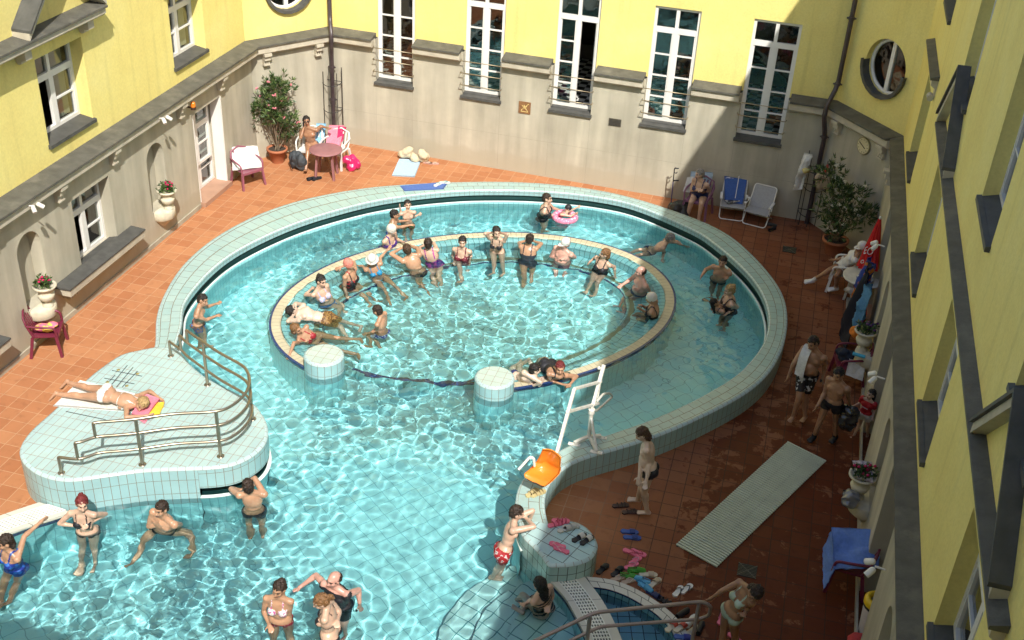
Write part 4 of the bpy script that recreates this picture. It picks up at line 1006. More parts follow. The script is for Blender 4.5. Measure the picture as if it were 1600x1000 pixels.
def person(label, N_, P_, fd, H_=None, look=None, s=1., w=1., tone='fair', hair=('short', 'dark'), wear=(), fem=False, belly=0., group=None, toes=None, hands=None, shrug=0., vox=.0125, **J):
    """N_, P_: neck base and pelvis as (photo x, y, height); limbs eR wR eL wL kR aR kL aL likewise; fd = heading of the chest"""
    Nk = G(*N_); Pv = solve(Nk, P_, .50*s); up = (Nk-Pv).normalized()
    fr3 = az(fd) if isinstance(fd, (int, float)) else Vector(fd); fr3 = (fr3-up*fr3.dot(up)).normalized(); lat = up.cross(fr3)   # person's left
    lk = az(*look) if isinstance(look, tuple) else (az(look) if look is not None else fr3)
    Hc = solve(Nk, H_, .19*s, .06) if H_ else Nk+up*.17*s+fr3*.03*s
    if (Hc-Nk).length < .15*s: Hc = Nk+(Hc-Nk).normalized()*.15*s
    sw = .185*s*(.9 if fem else 1)
    S = {'L': Nk+lat*sw-up*(.05-shrug)*s, 'R': Nk-lat*sw-up*(.05-shrug)*s}
    hw = .092*s*(1.05 if fem else 1); Hp = {'L': Pv+lat*hw-up*.03, 'R': Pv-lat*hw-up*.03}
    E, Wr, K, A = {}, {}, {}, {}
    for q in 'LR':
        E[q] = solve(S[q], J['e'+q], .29*s) if 'e'+q in J else S[q]-up*.27*s+lat*(.07*(1 if q == 'L' else -1))*s-fr3*.04
        Wr[q] = solve(E[q], J['w'+q], .25*s) if 'w'+q in J else E[q]-up*.17*s+fr3*.17*s
        K[q] = solve(Hp[q], J['k'+q], .42*s) if 'k'+q in J else Hp[q]+Vector((0, 0, -.42*s))+fr3*.06
        A[q] = solve(K[q], J['a'+q], .41*s) if 'a'+q in J else K[q]+Vector((0, 0, -.40*s))-fr3*.04
    F = Matrix((lat, fr3, up)).transposed(); B = Blob(); ww = w
    cm = (Nk+Pv)/2
    B.ball(Nk-up*.17*s, (.150*s*ww, .105*s*ww, .19*s), F)
    B.ball(Nk-up*.10*s, (.155*s*ww, .085*s*ww, .09*s), F)
    B.ball(Pv+up*.20*s+fr3*.005, (.128*s*ww*(.93 if fem else 1), .095*s*ww, .15*s), F)
    B.ball(Pv+up*.03*s, ((.172 if fem else .160)*s*ww, .115*s*ww, .125*s), F)
    if belly: B.ball(Pv+up*.16*s+fr3*(.05+.05*belly)*s, (.13*s*ww, (.07+.06*belly)*s, .14*s), F)
    for q, k in (('L', 1), ('R', -1)):
        B.ball(Pv+lat*(.075*k*s)-fr3*.06*s-up*.02*s, (.085*s*ww, .085*s*ww, .09*s), F)
        if fem: B.ball(Nk-up*.20*s+lat*(.072*k*s)+fr3*.085*s*ww, (.062*s*ww, .058*s*ww, .062*s*ww), F)
        else: B.ball(Nk-up*.15*s+lat*(.075*k*s)+fr3*.065*s*ww, (.075*s, .045*s, .06*s), F)
        B.cap(Nk+up*.03*s, S[q]-up*.01, .05*s, .048*s); B.ball(S[q], .060*s*(.88 if fem else 1)*ww**.5)
        a = (.88 if fem else 1.)*ww**.6
        B.cap(S[q], E[q], .052*s*a, .041*s*a); B.cap(S[q].lerp(E[q], .35), S[q].lerp(E[q], .7), .051*s*a, .046*s*a)
        B.cap(E[q], Wr[q], .041*s*a, .027*s*a); B.cap(E[q].lerp(Wr[q], .15), E[q].lerp(Wr[q], .4), .043*s*a, .038*s*a)
        t = ww**.7
        B.cap(Hp[q], K[q], .086*s*t, .055*s*t); B.cap(K[q], A[q], .054*s*t, .036*s*t)
        cb = K[q]-(K[q]-A[q]).normalized()*.02; kd = (A[q]-K[q]).normalized(); bk = -(fr3-kd*fr3.dot(kd)).normalized() if abs(fr3.dot(kd)) < .95 else up*-1
        B.cap(K[q].lerp(A[q], .18)+bk*.018*s, K[q].lerp(A[q], .45)+bk*.014*s, .050*s*t, .042*s*t)
        # foot
        if toes is not None: td = az(*toes) if isinstance(toes, tuple) else az(toes)
        else: td = fr3.copy(); td.z = 0; td = td.normalized() if td.length > .2 else Vector((0, -1, 0))
        if 'a'+q not in J or toes is None: td = (td-kd*td.dot(kd)*.7).normalized()
        hl = A[q]+kd*.045*s-td*.03*s
        B.cap(hl, A[q], .034*s, .036*s); ball_ = hl+td*.15*s; sd = td.cross(kd)
        sd = sd.normalized() if sd.length > .1 else lat
        for o_ in (-.022, .0, .022): B.cap(hl+sd*o_*.5*s, ball_+sd*o_*s, .028*s, .020*s)
        for i in range(5): B.cap(ball_+sd*(.034-.017*i)*s, ball_+sd*(.040-.02*i)*s+td*(.050-.006*abs(i-1))*s, .0135*s, .0105*s)
        # hand with five fingers
        fd_ = (Wr[q]-E[q]).normalized(); pn = fr3.cross(fd_)*k
        pn = pn.normalized() if pn.length > .2 else lat*k
        hd = hands.get(q) if hands else None
        if hd is not None: fd_ = (az(*hd)+fd_*.3).normalized()
        tn = fd_.cross(pn).normalized()    # across the palm
        pc = Wr[q]+fd_*.045*s
        B.cap(Wr[q], pc, .026*s, .030*s)
        for o_ in (-.024, 0., .024): B.cap(Wr[q]+fd_*.01*s+tn*o_*.5*s, Wr[q]+fd_*.085*s+tn*o_*s, .017*s, .014*s)
        for i, (o_, l_) in enumerate(((-.036, .058), (-.013, .072), (.011, .068), (.034, .052))):
            b0 = Wr[q]+fd_*.085*s+tn*o_*.85*s; b1 = b0+(fd_*.6+pn*.12+tn*o_*5).normalized()*l_*.55*s; b2 = b1+(fd_*.8+pn*.45+tn*o_*2).normalized()*l_*.5*s
            B.cap(b0, b1, .0115*s, .0108*s); B.cap(b1, b2, .0108*s, .009*s)
        th = Wr[q]+fd_*.03*s-tn*.028*s*k*-1; B.cap(th, th+(fd_*.6+tn*k*.9).normalized()*.045*s, .014*s, .0115*s); th2 = th+(fd_*.6+tn*k*.9).normalized()*.045*s; B.cap(th2, th2+(fd_*.9+tn*k*.3).normalized()*.03*s, .0115*s, .0095*s)
    B.cap(Nk-up*.02*s, Nk.lerp(Hc, .6), .056*s*(.88 if fem else 1), .052*s*(.88 if fem else 1))
    # head
    hs = s**.6*1.06; hu = (Hc-Nk).normalized()
    hu = (hu+Vector((0, 0, .25))).normalized(); lkp = lk-hu*lk.dot(hu)*.75
    lkp = lkp.normalized(); hu = (hu-lkp*hu.dot(lkp)).normalized(); hl_ = hu.cross(lkp); HF = Matrix((hl_, lkp, hu)).transposed()
    def hp(x, y, z): return Hc+(hl_*x+lkp*y+hu*z)*hs
    def hb(c, r): B.ball(hp(*c), tuple(v*hs for v in r), HF)
    hb((0, -.012, .02), (.074, .092, .087)); hb((0, .02, -.035), (.060, .068, .080)); hb((0, .045, -.088), (.036, .034, .028))
    hb((0, .072, .030), (.048, .020, .014)); B.cap(hp(0, .082, .005), hp(0, .108, -.033), .010*hs, .015*hs); hb((0, .088, -.064), (.024, .012, .012))
    for k in (-1, 1): hb((.078*k, -.006, -.012), (.012, .022, .032)); hb((.042*k, .058, -.03), (.022, .022, .025))
    B.cap(hp(0, -.02, -.05), Nk+up*.04, .050*s, .054*s)
    me = remesh(B.bm, vox*max(.8, s**.5), 3)
    n = len(me.vertices); co = np.empty(n*3); me.vertices.foreach_get('co', co); co = co.reshape(-1, 3)
    me.materials.clear()
    for m_ in (skin(tone), EYE_M, LIP_M): me.materials.append(m_)
    # --- classify
    def V3(v): return np.array(v)
    def segd(a, b_, r):
        a = V3(a); b_ = V3(b_); d = b_-a; t = np.clip(((co-a)@d)/(d@d), 0, 1); return np.linalg.norm(co-(a+t[:, None]*d), axis=1)/r, ((co-a)@d)/(d@d)
    dT, _ = segd(Pv-up*.02, Nk-up*.03, .155*s*ww); lim = {}
    bones = [('T', dT, None)]
    for q in 'LR':
        for nm, a, b_, r in (('U', S[q], E[q], .052), ('F', E[q], Wr[q], .036), ('H', Wr[q], Wr[q]+(Wr[q]-E[q])*.6, .045), ('G', Hp[q], K[q], .085), ('C', K[q], A[q], .05), ('X', A[q], A[q]+Vector((0, 0, -.02)), .08)):
            d, t = segd(a, b_, r*s); bones.append((nm+q, d, t)); lim[nm+q] = t
    dH, _ = segd(Nk+up*.06, Hc, .09*s); bones.append(('N', dH, None))
    ids = np.argmin(np.array([b_[1] for b_ in bones]), axis=0); names = np.array([b_[0][0] for b_ in bones])[ids]
    tl = np.zeros(n)
    for i, b_ in enumerate(bones):
        if b_[2] is not None: tl[ids == i] = b_[2][ids == i]
    rel = co-V3(Pv); t = rel@V3(up)/(Nk-Pv).length; x = rel@V3(lat)/s; f = rel@V3(fr3)/s
    tor = (names == 'T'); th = (names == 'G')
    nr = np.empty(n*3); me.vertices.foreach_get('normal', nr); nr = nr.reshape(-1, 3)
    body = link('person', me, loc=None); off = Vector((Pv.x, Pv.y, min(A['L'].z, A['R'].z)))
    # face marks
    hrel = (co-V3(Hc))/hs; hx = hrel@V3(hl_); hy = hrel@V3(lkp); hz = hrel@V3(hu)
    nf = len(me.polygons); fv = np.array([tuple(p.vertices)[:4] if len(p.vertices) >= 4 else tuple(p.vertices)+(p.vertices[0],) for p in me.polygons])
    mi = np.zeros(nf, int)
    eye = (np.abs(np.abs(hx)-.030) < .013) & (np.abs(hz-.006) < .007) & (hy > .05); brow = (np.abs(np.abs(hx)-.032) < .020) & (np.abs(hz-.030) < .004) & (hy > .05)
    lip = (np.abs(hx) < .026) & (np.abs(hz+.064) < .009) & (hy > .07)
    mi[(eye | brow)[fv].sum(1) >= 2] = 1; mi[lip[fv].sum(1) >= 2] = 2
    me.polygons.foreach_set('material_index', mi); me.polygons.foreach_set('use_smooth', [True]*nf)
    me.transform(Matrix.Translation(-off)); body.location = off
    tag(body, label, 'person', group)
    def garment(name, sel, mat, th_=.006, lift=None):
        fs = fv[sel[fv].sum(1) >= 3]
        if len(fs) == 0: return None
        used = np.unique(fs); mp = -np.ones(n, int); mp[used] = np.arange(len(used))
        c2 = co[used]+nr[used]*th_
        if lift is not None: c2 = c2+lift[used]
        g = bpy.data.meshes.new(name); g.from_pydata([tuple(v) for v in c2], [], [tuple(dict.fromkeys(mp[r_])) for r_ in fs]); g.materials.append(mat)
        g.polygons.foreach_set('use_smooth', [True]*len(g.polygons)); g.update()
        return link(name, g, body)
    crotch = np.clip(1-np.abs(x)/.05, 0, 1)
    for it in wear:
        kind, mat = it[0], it[1]
        if kind == 'brief': garment('swim_briefs', (tor & (t < .10)) | (th & (tl < .13+.0*x)), mat)
        elif kind == 'bottom': garment('bikini_bottom', (tor & (t < .07-.10*(1-np.clip(np.abs(x)*7, 0, 1))*0)) & (t < .08) | (th & (tl < .05)), mat)
        elif kind == 'shorts': garment('swim_shorts', (tor & (t < .13)) | (th & (tl < it[2])), mat, .016)
        elif kind == 'top':
            cup = (f > .03) & (t > .50) & (t < .72) & (np.abs(x) > .015) & (np.abs(x) < .125) & tor; band = tor & (t > .50) & (t < .545); str_ = (np.abs(np.abs(x)-.075-.0*t) < .011) & (t > .70) & (t < 1.02) & (tor | (names == 'N')) & (f > -.08)
            garment('bikini_top', cup | band | str_, mat)
        elif kind == 'suit':
            back = it[2] if len(it) > 2 else .62
            fr_ok = (f > 0) & (t < .74-.10*np.clip(1-np.abs(x)/.07, 0, 1)); bk_ok = (f <= 0) & (t < back)
            strap = (np.abs(np.abs(x)-.085) < .014) & (t > .6)
            garment('swimsuit', (tor & (fr_ok | bk_ok | strap)) | (th & (tl < .10)), mat)
        elif kind == 'shirt': garment('shirt', (tor & (t > -.08) & (t < .97)) | ((names == 'U') & (tl < it[2])), mat, .016)
        elif kind == 'trousers': garment('shorts', (tor & (t < .12)) | (th & (tl < it[2])), mat, .02)
        elif kind == 'shoes': garment('shoes', (names == 'X') | ((names == 'C') & (tl > .93)), mat, .012)
        elif kind == 'socks': garment('socks', ((names == 'C') & (tl > .84)), mat, .006)
        elif kind == 'strips':
            garment('swimsuit', tor & (t > .05) & (t < .85) & (np.mod(t*9+x*2.2, 1) < .62), mat)
    # --- hair / headgear
    hk, hc = hair[0], hair[1]
    if hk:
        hbm = Blob()
        def hh(c, r): hbm.ball(hp(*c), tuple(v*hs for v in r), HF)
        if hk != 'bald':
            hh((0, -.020, .034), (.083, .098, .088)); hh((0, -.045, -.01), (.076, .070, .085))
        else: hh((0, -.028, .0), (.084, .090, .072))
        if hk == 'bun': hh((0, -.085, .085), (.036, .036, .034))
        if hk in ('pony',): hh((0, -.115, .035), (.026, .04, .03)); hh((0, -.15, -.02), (.026, .028, .055))
        if hk == 'long': hh((0, -.075, -.09), (.072, .045, .12)); hh((0, -.08, -.18), (.06, .035, .09))
        if hk == 'mid': hh((0, -.06, -.07), (.078, .055, .08))
        hm_ = remesh(hbm.bm, .012, 1)
        nh = len(hm_.vertices); c = np.empty(nh*3); hm_.vertices.foreach_get('co', c); c = c.reshape(-1, 3)
        r = (c-V3(Hc))/hs; lx, ly, lz = r@V3(hl_), r@V3(lkp), r@V3(hu)
        kill = (ly > .048) & (lz < .055) | ((ly > .015) & (lz < -.01) & (np.abs(lx) < .2))
        if hk == 'bald': kill |= (lz > .045-(ly)*.2)
        jit = RNG.normal(0, .0045, c.shape)+np.array([[.012*noise.noise(Vector(v)*38), .012*noise.noise(Vector(v)*38+Vector((9, 0, 0))), .012*noise.noise(Vector(v)*38+Vector((0, 9, 0)))] for v in c.tolist()])
        c = c+jit; hm_.vertices.foreach_set('co', c.ravel())
        bm = bmesh.new(); bm.from_mesh(hm_); bm.verts.ensure_lookup_table()
        bmesh.ops.delete(bm, geom=[v for v in bm.verts if kill[v.index]], context='VERTS'); bm.to_mesh(hm_); bm.free()
        hm_.materials.clear(); hm_.materials.append(hairm(hc)); link('hair', hm_, body)
    if len(hair) > 2 and hair[2]:
        k_, mc = hair[2], hair[3]; b = MB()
        prof = [(.090*hs, -.01*hs), (.093*hs, .03*hs), (.086*hs, .065*hs), (.065*hs, .095*hs), (.03*hs, .112*hs), (0, .115*hs)] if k_ != 'swim' else [(.090*hs, -.035*hs), (.094*hs, .02*hs), (.088*hs, .06*hs), (.065*hs, .095*hs), (.03*hs, .112*hs), (0, .116*hs)]
        b.lathe((0, 0, 0), prof, 18, sc=(.95, 1.1))
        if k_ == 'hat': b.lathe((0, 0, 0), [(.088*hs, .0), (.135*hs, -.012*hs), (.133*hs, -.018*hs), (.088*hs, -.006*hs)], 18)
        if k_ == 'peak':
            v = []
            for a in range(-50, 51, 10): v.append((.088*hs*math.sin(R(a)), .092*hs*math.cos(R(a)), .006*hs))
            for a in range(50, -51, -10): v.append((.082*hs*math.sin(R(a)), .092*hs*math.cos(R(a))+.075*hs*math.cos(R(a*1.5)), -.008*hs))
            b.add(v, [tuple(range(len(v)))]); b.add([(p[0], p[1], p[2]-.006) for p in v], [tuple(range(len(v)))])
        tm = Matrix.Translation(hp(0, -.012, .015)) @ (HF @ Matrix.Rotation(R(-8), 3, 'X')).to_4x4()
        b.v = [tuple(tm @ Vector(p)) for p in b.v]; b.build('cap' if k_ != 'hat' else 'hat', mc, body)
    if Pv.z < .6 and -.5 < Pv.z: WAKES.append((Pv.x, Pv.y))
    return dict(body=body, H=Hc, N=Nk, P=Pv, S=S, E=E, W=Wr, K=K, A=A, hp=hp, lat=lat, fr=fr3, up=up, HF=HF)
CB = cloth((.015, .015, .02), 'black_swim_fabric'); NV = cloth((.02, .03, .12), 'navy_swim_fabric')
ringg = 'bathers along the ring bench'
# --- on the ring
person('woman leaning on the ring wall in black and red bikini, beside the left pedestal', (470, 522, .22), (495, 528, .02), -20, (463, 514, .36), (0, -20), hair=('mid', 'lightbrown'), tone='tan', fem=True, w=1.12, wear=[('top', cloth((.35, .02, .03), 'red_black_fabric')), ('bottom', CB)], eR=(459, 536, .16), wR=(453, 553, .16), eL=(478, 534, .05), wL=(488, 525, .15), kL=(527, 528, -.05), aL=(560, 530, -.02), kR=(520, 545, -.1), aR=(556, 553, -.1), group=ringg)
person('man floating on his back in brown patterned shorts, hands behind his head', (466, 488, .20), (510, 499, .10), (.1, -.35, .93), (456, 484, .27), (60, 50), hair=('short', 'black'), tone='pale', wear=[('shorts', pattern('brown_leaf_cloth', (.10, .045, .015), (.30, .17, .05), 30), .62)], eR=(450, 502, .15), wR=(459, 492, .17), eL=(462, 474, .22), wL=(456, 480, .2), kR=(532, 509, -.05), aR=(541, 524, -.25), kL=(541, 503, -.02), aL=(562, 510, -.15), group=ringg)
person('woman with dark bun and pastel bikini top resting one elbow on the ring', (499, 451, .38), (511, 472, -.12), -35, (502, 439, .55), (-20, -15), hair=('bun', 'black'), tone='fair', fem=True, w=1.05, wear=[('top', pattern('pastel_cloth', (.7, .5, .6), (.35, .45, .7), 40)), ('bottom', cloth((.03, .18, .45), 'blue_fabric'))], eR=(477, 461, .15), wR=(486, 452, .16), eL=(515, 460, .1), wL=(522, 470, -.1), kR=(530, 480, -.25), kL=(536, 475, -.3), aR=(530, 500, -.75), aL=(540, 494, -.75), group=ringg)
person('woman in salmon ruffled bathing cap and black red swimsuit seated on the bench', (547, 424, .38), (545, 445, -.10), -15, (545, 413, .55), (-5, -10), hair=(None, 'dark', 'swim', M('salmon_cap', (.80, .26, .20), .5, var=.25, vs=60, bump=1., bs=70)), tone='tan', fem=True, w=1.2, wear=[('suit', pattern('black_red_cloth', (.015, .012, .015), (.35, .03, .03), 14, .58))], eR=(538, 447, .06), wR=(542, 461, -.08), eL=(553, 410, .18), wL=(534, 417, .15), kR=(563, 456, -.25), aR=(577, 476, -.65), kL=(568, 450, -.3), aL=(585, 468, -.7), group=ringg)
person('woman in white hat and blue bikini with both arms spread along the ring', (582, 414, .30), (593, 433, .02), -55, (581, 406, .47), (-80, -10), hair=('short', 'dark', 'hat', M('white_cotton', (.72, .70, .66), .8)), tone='tan', fem=True, w=.92, wear=[('top', cloth((.02, .25, .48), 'turquoise_fabric')), ('bottom', cloth((.02, .25, .48), 'turquoise_fabric'))], eR=(567, 416, .2), wR=(556, 414, .15), eL=(594, 403, .22), wL=(605, 391, .18), kR=(600, 452, -.15), aR=(607, 468, -.35), kL=(614, 444, -.15), aL=(633, 463, -.35), group=ringg)
person('man seen from behind in black briefs, leaning his elbows on the ring', (641, 400, .36), (654, 425, -.02), 118, (636, 389, .52), 120, hair=('short', 'brown'), tone='tan', w=1.15, wear=[('brief', CB)], eL=(611, 397, .2), wL=(625, 389, .17), eR=(652, 388, .2), wR=(640, 384, .17), kL=(658, 440, -.35), aL=(668, 458, -.65), kR=(650, 440, -.35), aR=(655, 455, -.7), group=ringg)
person('woman seen from behind in purple and magenta swimsuit on the ring', (670, 390, .38), (679, 411, -.02), 105, (669, 380, .53), 110, hair=('short', 'dark'), tone='fair', fem=True, w=1.15, wear=[('suit', pattern('purple_cloth', (.06, .02, .20), (.45, .05, .30), 9, .5), .48)], eL=(655, 388, .2), wL=(664, 382, .2), eR=(678, 380, .22), wR=(671, 380, .22), kL=(676, 430, -.4), aL=(684, 450, -.7), kR=(686, 430, -.4), aR=(692, 448, -.7), group=ringg)
person('woman with short dark hair in dark red swimsuit sitting upright on the bench', (722, 389, .34), (722, 407, -.15), -85, (722.5, 378, .5), (-75, -20), hair=('short', 'black'), tone='fair', fem=True, w=1.1, wear=[('suit', pattern('dark_red_cloth', (.16, .015, .03), (.45, .30, .28), 22, .62))], eR=(707, 397, .12), wR=(710, 408, -.05), eL=(736, 396, .12), wL=(734, 409, -.05), kR=(717, 413, -.25), kL=(731, 413, -.25), aR=(722, 437, -.68), aL=(731, 434, -.68), group=ringg)
person('woman in black bikini lying back over the ring with her elbows raised', (776, 372, .52), (777, 393, .16), (.05, -.85, .5), (776, 362.5, .68), (-60, -5), hair=('long', 'black'), tone='fair', fem=True, w=1.0, wear=[('top', CB), ('bottom', CB)], eR=(758, 365, .62), wR=(770, 363, .66), eL=(793, 366, .62), wL=(782, 364, .66), kR=(772, 410, .08), kL=(785, 410, .08), aR=(771, 425, -.25), aL=(786, 425, -.25), group=ringg)
person('woman seen from behind in dark grey swimsuit, elbows on the ring', (826, 384, .40), (824, 410, .0), 92, (828, 373, .56), 85, hair=('bun', 'dark'), tone='tan', fem=True, w=1.25, wear=[('suit', cloth((.03, .035, .05), 'charcoal_fabric'), .66)], eL=(811, 380, .22), wL=(822, 376, .2), eR=(846, 381, .22), wR=(834, 377, .2), kL=(818, 426, -.35), aL=(818, 445, -.7), kR=(832, 426, -.35), aR=(828, 445, -.7), group=ringg)
person('sunburnt man in white peaked cap sitting with folded hands on the bench', (881, 390, .38), (878, 410, -.1), -105, (883, 380, .55), (-140, -5), hair=('short', 'grey', 'peak', M('white_cotton', (.72, .70, .66), .8)), tone='pink', w=1.22, belly=.5, wear=[('brief', cloth((.45, .08, .10), 'red_fabric'))], eR=(861, 401, .1), wR=(873, 403, .1), eL=(898, 402, .1), wL=(883, 403, .1), kR=(867, 417, -.25), kL=(886, 417, -.25), aR=(871, 440, -.68), aL=(879, 440, -.68), group=ringg)
person('woman with light brown hair in black swimsuit, one arm bent on the bench', (943, 406, .36), (937, 425, -.12), -110, (945, 396, .53), (-160, -5), hair=('mid', 'lightbrown'), tone='fair', fem=True, w=1.1, wear=[('suit', CB)], eR=(931, 402, .2), wR=(923, 408, .2), eL=(960, 417, .1), wL=(961, 429, -.08), kR=(926, 437, -.25), kL=(934, 440, -.3), aR=(917, 453, -.55), aL=(928, 458, -.65), group=ringg)
person('balding sunburnt man with glasses on the right curve of the ring', (1003, 435, .42), (998, 456, -.1), -140, (1001, 424, .58), (-170, -10), hair=('bald', 'dark'), tone='pink', w=1.15, belly=.3, wear=[('brief', NV)], eR=(986, 436, .16), wR=(974, 444, .1), eL=(1014, 454, .14), wL=(999, 453, .12), kR=(978, 462, -.25), kL=(984, 470, -.28), aR=(968, 478, -.6), aL=(974, 486, -.6), group=ringg)
person('woman in white bathing cap and black swimsuit at the far right of the ring', (1021, 477, .40), (1021, 498, -.1), 175, (1018, 466, .56), (185, -20), hair=(None, 'grey', 'swim', M('white_cap', (.66, .62, .55), .6)), tone='tan', fem=True, w=1.1, wear=[('suit', CB)], eR=(1011, 482, .16), wR=(1004, 478, .22), eL=(1012, 490, .14), wL=(1002, 484, .2), kR=(996, 490, -.22), kL=(997, 498, -.25), aR=(984, 504, -.55), aL=(986, 512, -.6), group=ringg)
person('boy in blue and white trunks seen from behind inside the ring', (595, 496, .45), (597, 520, .0), 175, (589, 485, .62), (170, -10), s=.9, hair=('short', 'dark'), tone='tan', wear=[('shorts', pattern('blue_white_cloth', (.6, .65, .75), (.03, .06, .35), 18, .5), .6)], eL=(589, 514, .1), wL=(575, 521, .05), eR=(602, 508, .12), wR=(588, 518, .05), kL=(576, 524, -.15), kR=(584, 526, -.2), aL=(580, 540, -.6), aR=(592, 542, -.6))
person('pale backed boy with black hair leaning on the ring beside the right pedestal', (833, 588, .30), (808, 590, .12), (-.2, -.5, -.6), (836, 577, .42), (30, -20), s=.95, hair=('short', 'black'), tone='pale', w=1.1, wear=[('brief', NV)], eR=(846, 598, .16), wR=(832, 603, .15), eL=(852, 590, .14), wL=(846, 598, .15), kL=(812, 572, -.2), aL=(826, 562, -.3), kR=(800, 578, -.3), aR=(812, 566, -.4))
person('red haired woman in black leaning over the ring wall with folded arms', (873, 587, .30), (856, 573, .02), (.2, -.6, -.6), (875, 575, .44), (-70, -20), hair=('short', 'red'), tone='tan', fem=True, w=1.15, wear=[('suit', CB)], eR=(861, 596, .16), wR=(880, 601, .16), eL=(901, 588, .16), wL=(892, 599, .16), kL=(852, 560, -.25), aL=(848, 564, -.1), kR=(846, 562, -.25), aR=(838, 566, -.15))
# --- in the channel
person('boy wading alone at the left edge of the pool beside the railing', (311, 482, .50), (310, 506, .02), 10, (317, 469, .68), (0, -10), s=.92, hair=('short', 'black'), tone='tan', wear=[('shorts', pattern('orange_blue_cloth', (.6, .2, .1), (.05, .15, .4), 20), .5)], eR=(322, 500, .18), wR=(337, 494, .16), eL=(322, 480, .3), wL=(337, 475, .25), kR=(314, 524, -.4), kL=(318, 520, -.4), aR=(310, 540, -.8), aL=(322, 538, -.8))
person('dark haired boy seen from behind in blue trunks in the channel', (614, 344, .45), (613, 362, .02), 15, (617, 335, .6), 20, s=.9, hair=('short', 'black'), tone='tan', wear=[('shorts', cloth((.05, .08, .4), 'royal_fabric'), .4)], eR=(626, 355, .15), wR=(640, 352, .14), eL=(622, 346, .3), wL=(634, 345, .25))
person('boy with dark swimming goggles facing the camera in the channel', (637, 331, .42), (637, 350, -.05), -60, (637, 320, .6), (-60, -10), s=.82, hair=('short', 'black'), tone='fair', wear=[('shorts', pattern('green_cloth', (.05, .15, .05), (.3, .08, .05), 20), .5)], eR=(627, 334, .3), wR=(625, 325, .5), eL=(645, 340, .2), wL=(653, 336, .25))
person('old woman in white cap and purple swimsuit behind the ring wall', (609, 369, .42), (604, 387, -.08), -20, (612, 359, .58), (0, -10), hair=(None, 'grey', 'swim', M('white_cap', (.66, .62, .55), .6)), tone='fair', fem=True, w=1.15, wear=[('suit', cloth((.07, .02, .22), 'violet_fabric'), .6)], eR=(612, 384, .16), wR=(622, 384, .14), eL=(620, 374, .2), wL=(630, 378, .18))
person('woman in black swimsuit pushing the child with the pink swim ring', (853, 321, .50), (848, 340, .0), 5, (855, 310, .66), (5, -5), hair=('short', 'dark'), tone='fair', fem=True, w=1.15, wear=[('suit', CB, .6)], eR=(856, 334, .2), wR=(869, 339, .16), eL=(864, 325, .3), wL=(874, 328, .25))
ch = person('small child in dark cap lying in a pink flowered swim ring', (884, 333, .26), (872, 337, .06), (.3, -.2, -.9), (888, 326, .38), (20, -5), s=.62, hair=(None, 'black', 'swim', CB), tone='fair', wear=[('suit', cloth((.75, .15, .3), 'pink_fabric'))], eR=(893, 338, .18), wR=(899, 334, .2), eL=(894, 328, .2), wL=(902, 324, .22), kR=(862, 340, .0), aR=(853, 342, -.1), kL=(862, 337, .0), aL=(852, 338, -.1))
person('grey haired man swimming breaststroke at the edge of the shade', (1040, 380, .24), (1016, 392, .02), (.1, .0, -1), (1048, 372, .36), (10, 5), hair=('short', 'grey'), tone='fair', w=1.1, wear=[('shorts', NV, .4)], eL=(1058, 378, .1), wL=(1070, 384, -.02), eR=(1038, 394, .02), wR=(1036, 404, -.05), kL=(1000, 390, -.12), aL=(982, 396, -.1), kR=(1002, 398, -.15), aR=(984, 402, -.15))
person('dark haired man standing chest deep in the shaded channel', (1128, 420, .40), (1122, 437, -.08), -100, (1129, 409, .57), (-100, -10), hair=('short', 'dark'), tone='tan', w=1.1, wear=[('brief', CB)], eR=(1103, 421, .18), wR=(1097, 430, .1), eL=(1139, 422, .2), wL=(1137, 432, .2))
person('blonde woman in dark swimsuit holding the dark haired girl in the shade', (1141, 464, .46), (1139, 483, -.05), -160, (1140, 453, .62), (-160, -15), hair=('bun', 'blonde'), tone='fair', fem=True, w=1.2, wear=[('suit', cloth((.05, .03, .03), 'dark_brown_fabric'))], eL=(1152, 480, .18), wL=(1137, 489, .12), eR=(1127, 470, .2), wR=(1120, 482, .15))
person('dark haired girl carried in the water by the blonde woman', (1121, 481, .28), (1131, 488, .0), (.3, .3, .9), (1117, 473, .38), (20, 30), s=.72, hair=('long', 'black'), tone='tan', wear=[('suit', CB)], eR=(1112, 483, .14), wR=(1120, 489, .12), eL=(1130, 478, .2), wL=(1136, 474, .25))
# --- front part of the pool
person('red haired woman in dark bikini with her hands at her chest', (127.5, 800, .55), (137, 830, .02), -75, (128, 787, .73), (-50, -15), hair=('bun', 'red'), tone='fair', fem=True, w=1.0, wear=[('top', CB), ('bottom', CB)], eR=(93, 818, .28), wR=(120, 822, .3), eL=(165, 803, .3), wL=(143, 816, .32), kR=(130, 856, -.45), aR=(127, 882, -.88), kL=(146, 854, -.45), aL=(149, 880, -.88))
person('bearded man crouching with crossed arms below the tiled platform', (256, 808, .40), (256, 824, -.08), -95, (252, 795, .58), (-110, -25), hair=('short', 'dark'), tone='tan', w=1.2, wear=[('brief', CB)], eR=(233, 822, .14), wR=(254, 819, .16), eL=(281, 820, .14), wL=(262, 818, .16), kR=(222, 845, -.18), aR=(206, 876, -.6), kL=(294, 834, -.18), aL=(302, 860, -.6))
person('man seen from behind leaning on the ledge under the tiled platform', (393, 770, .45), (397, 797, .02), 112, (388, 758, .63), 115, hair=('short', 'dark'), tone='tan', w=1.05, wear=[('shorts', CB, .4)], eL=(361, 764, .28), wL=(378, 766, .27), eR=(398, 747, .3), wR=(385, 757, .3))
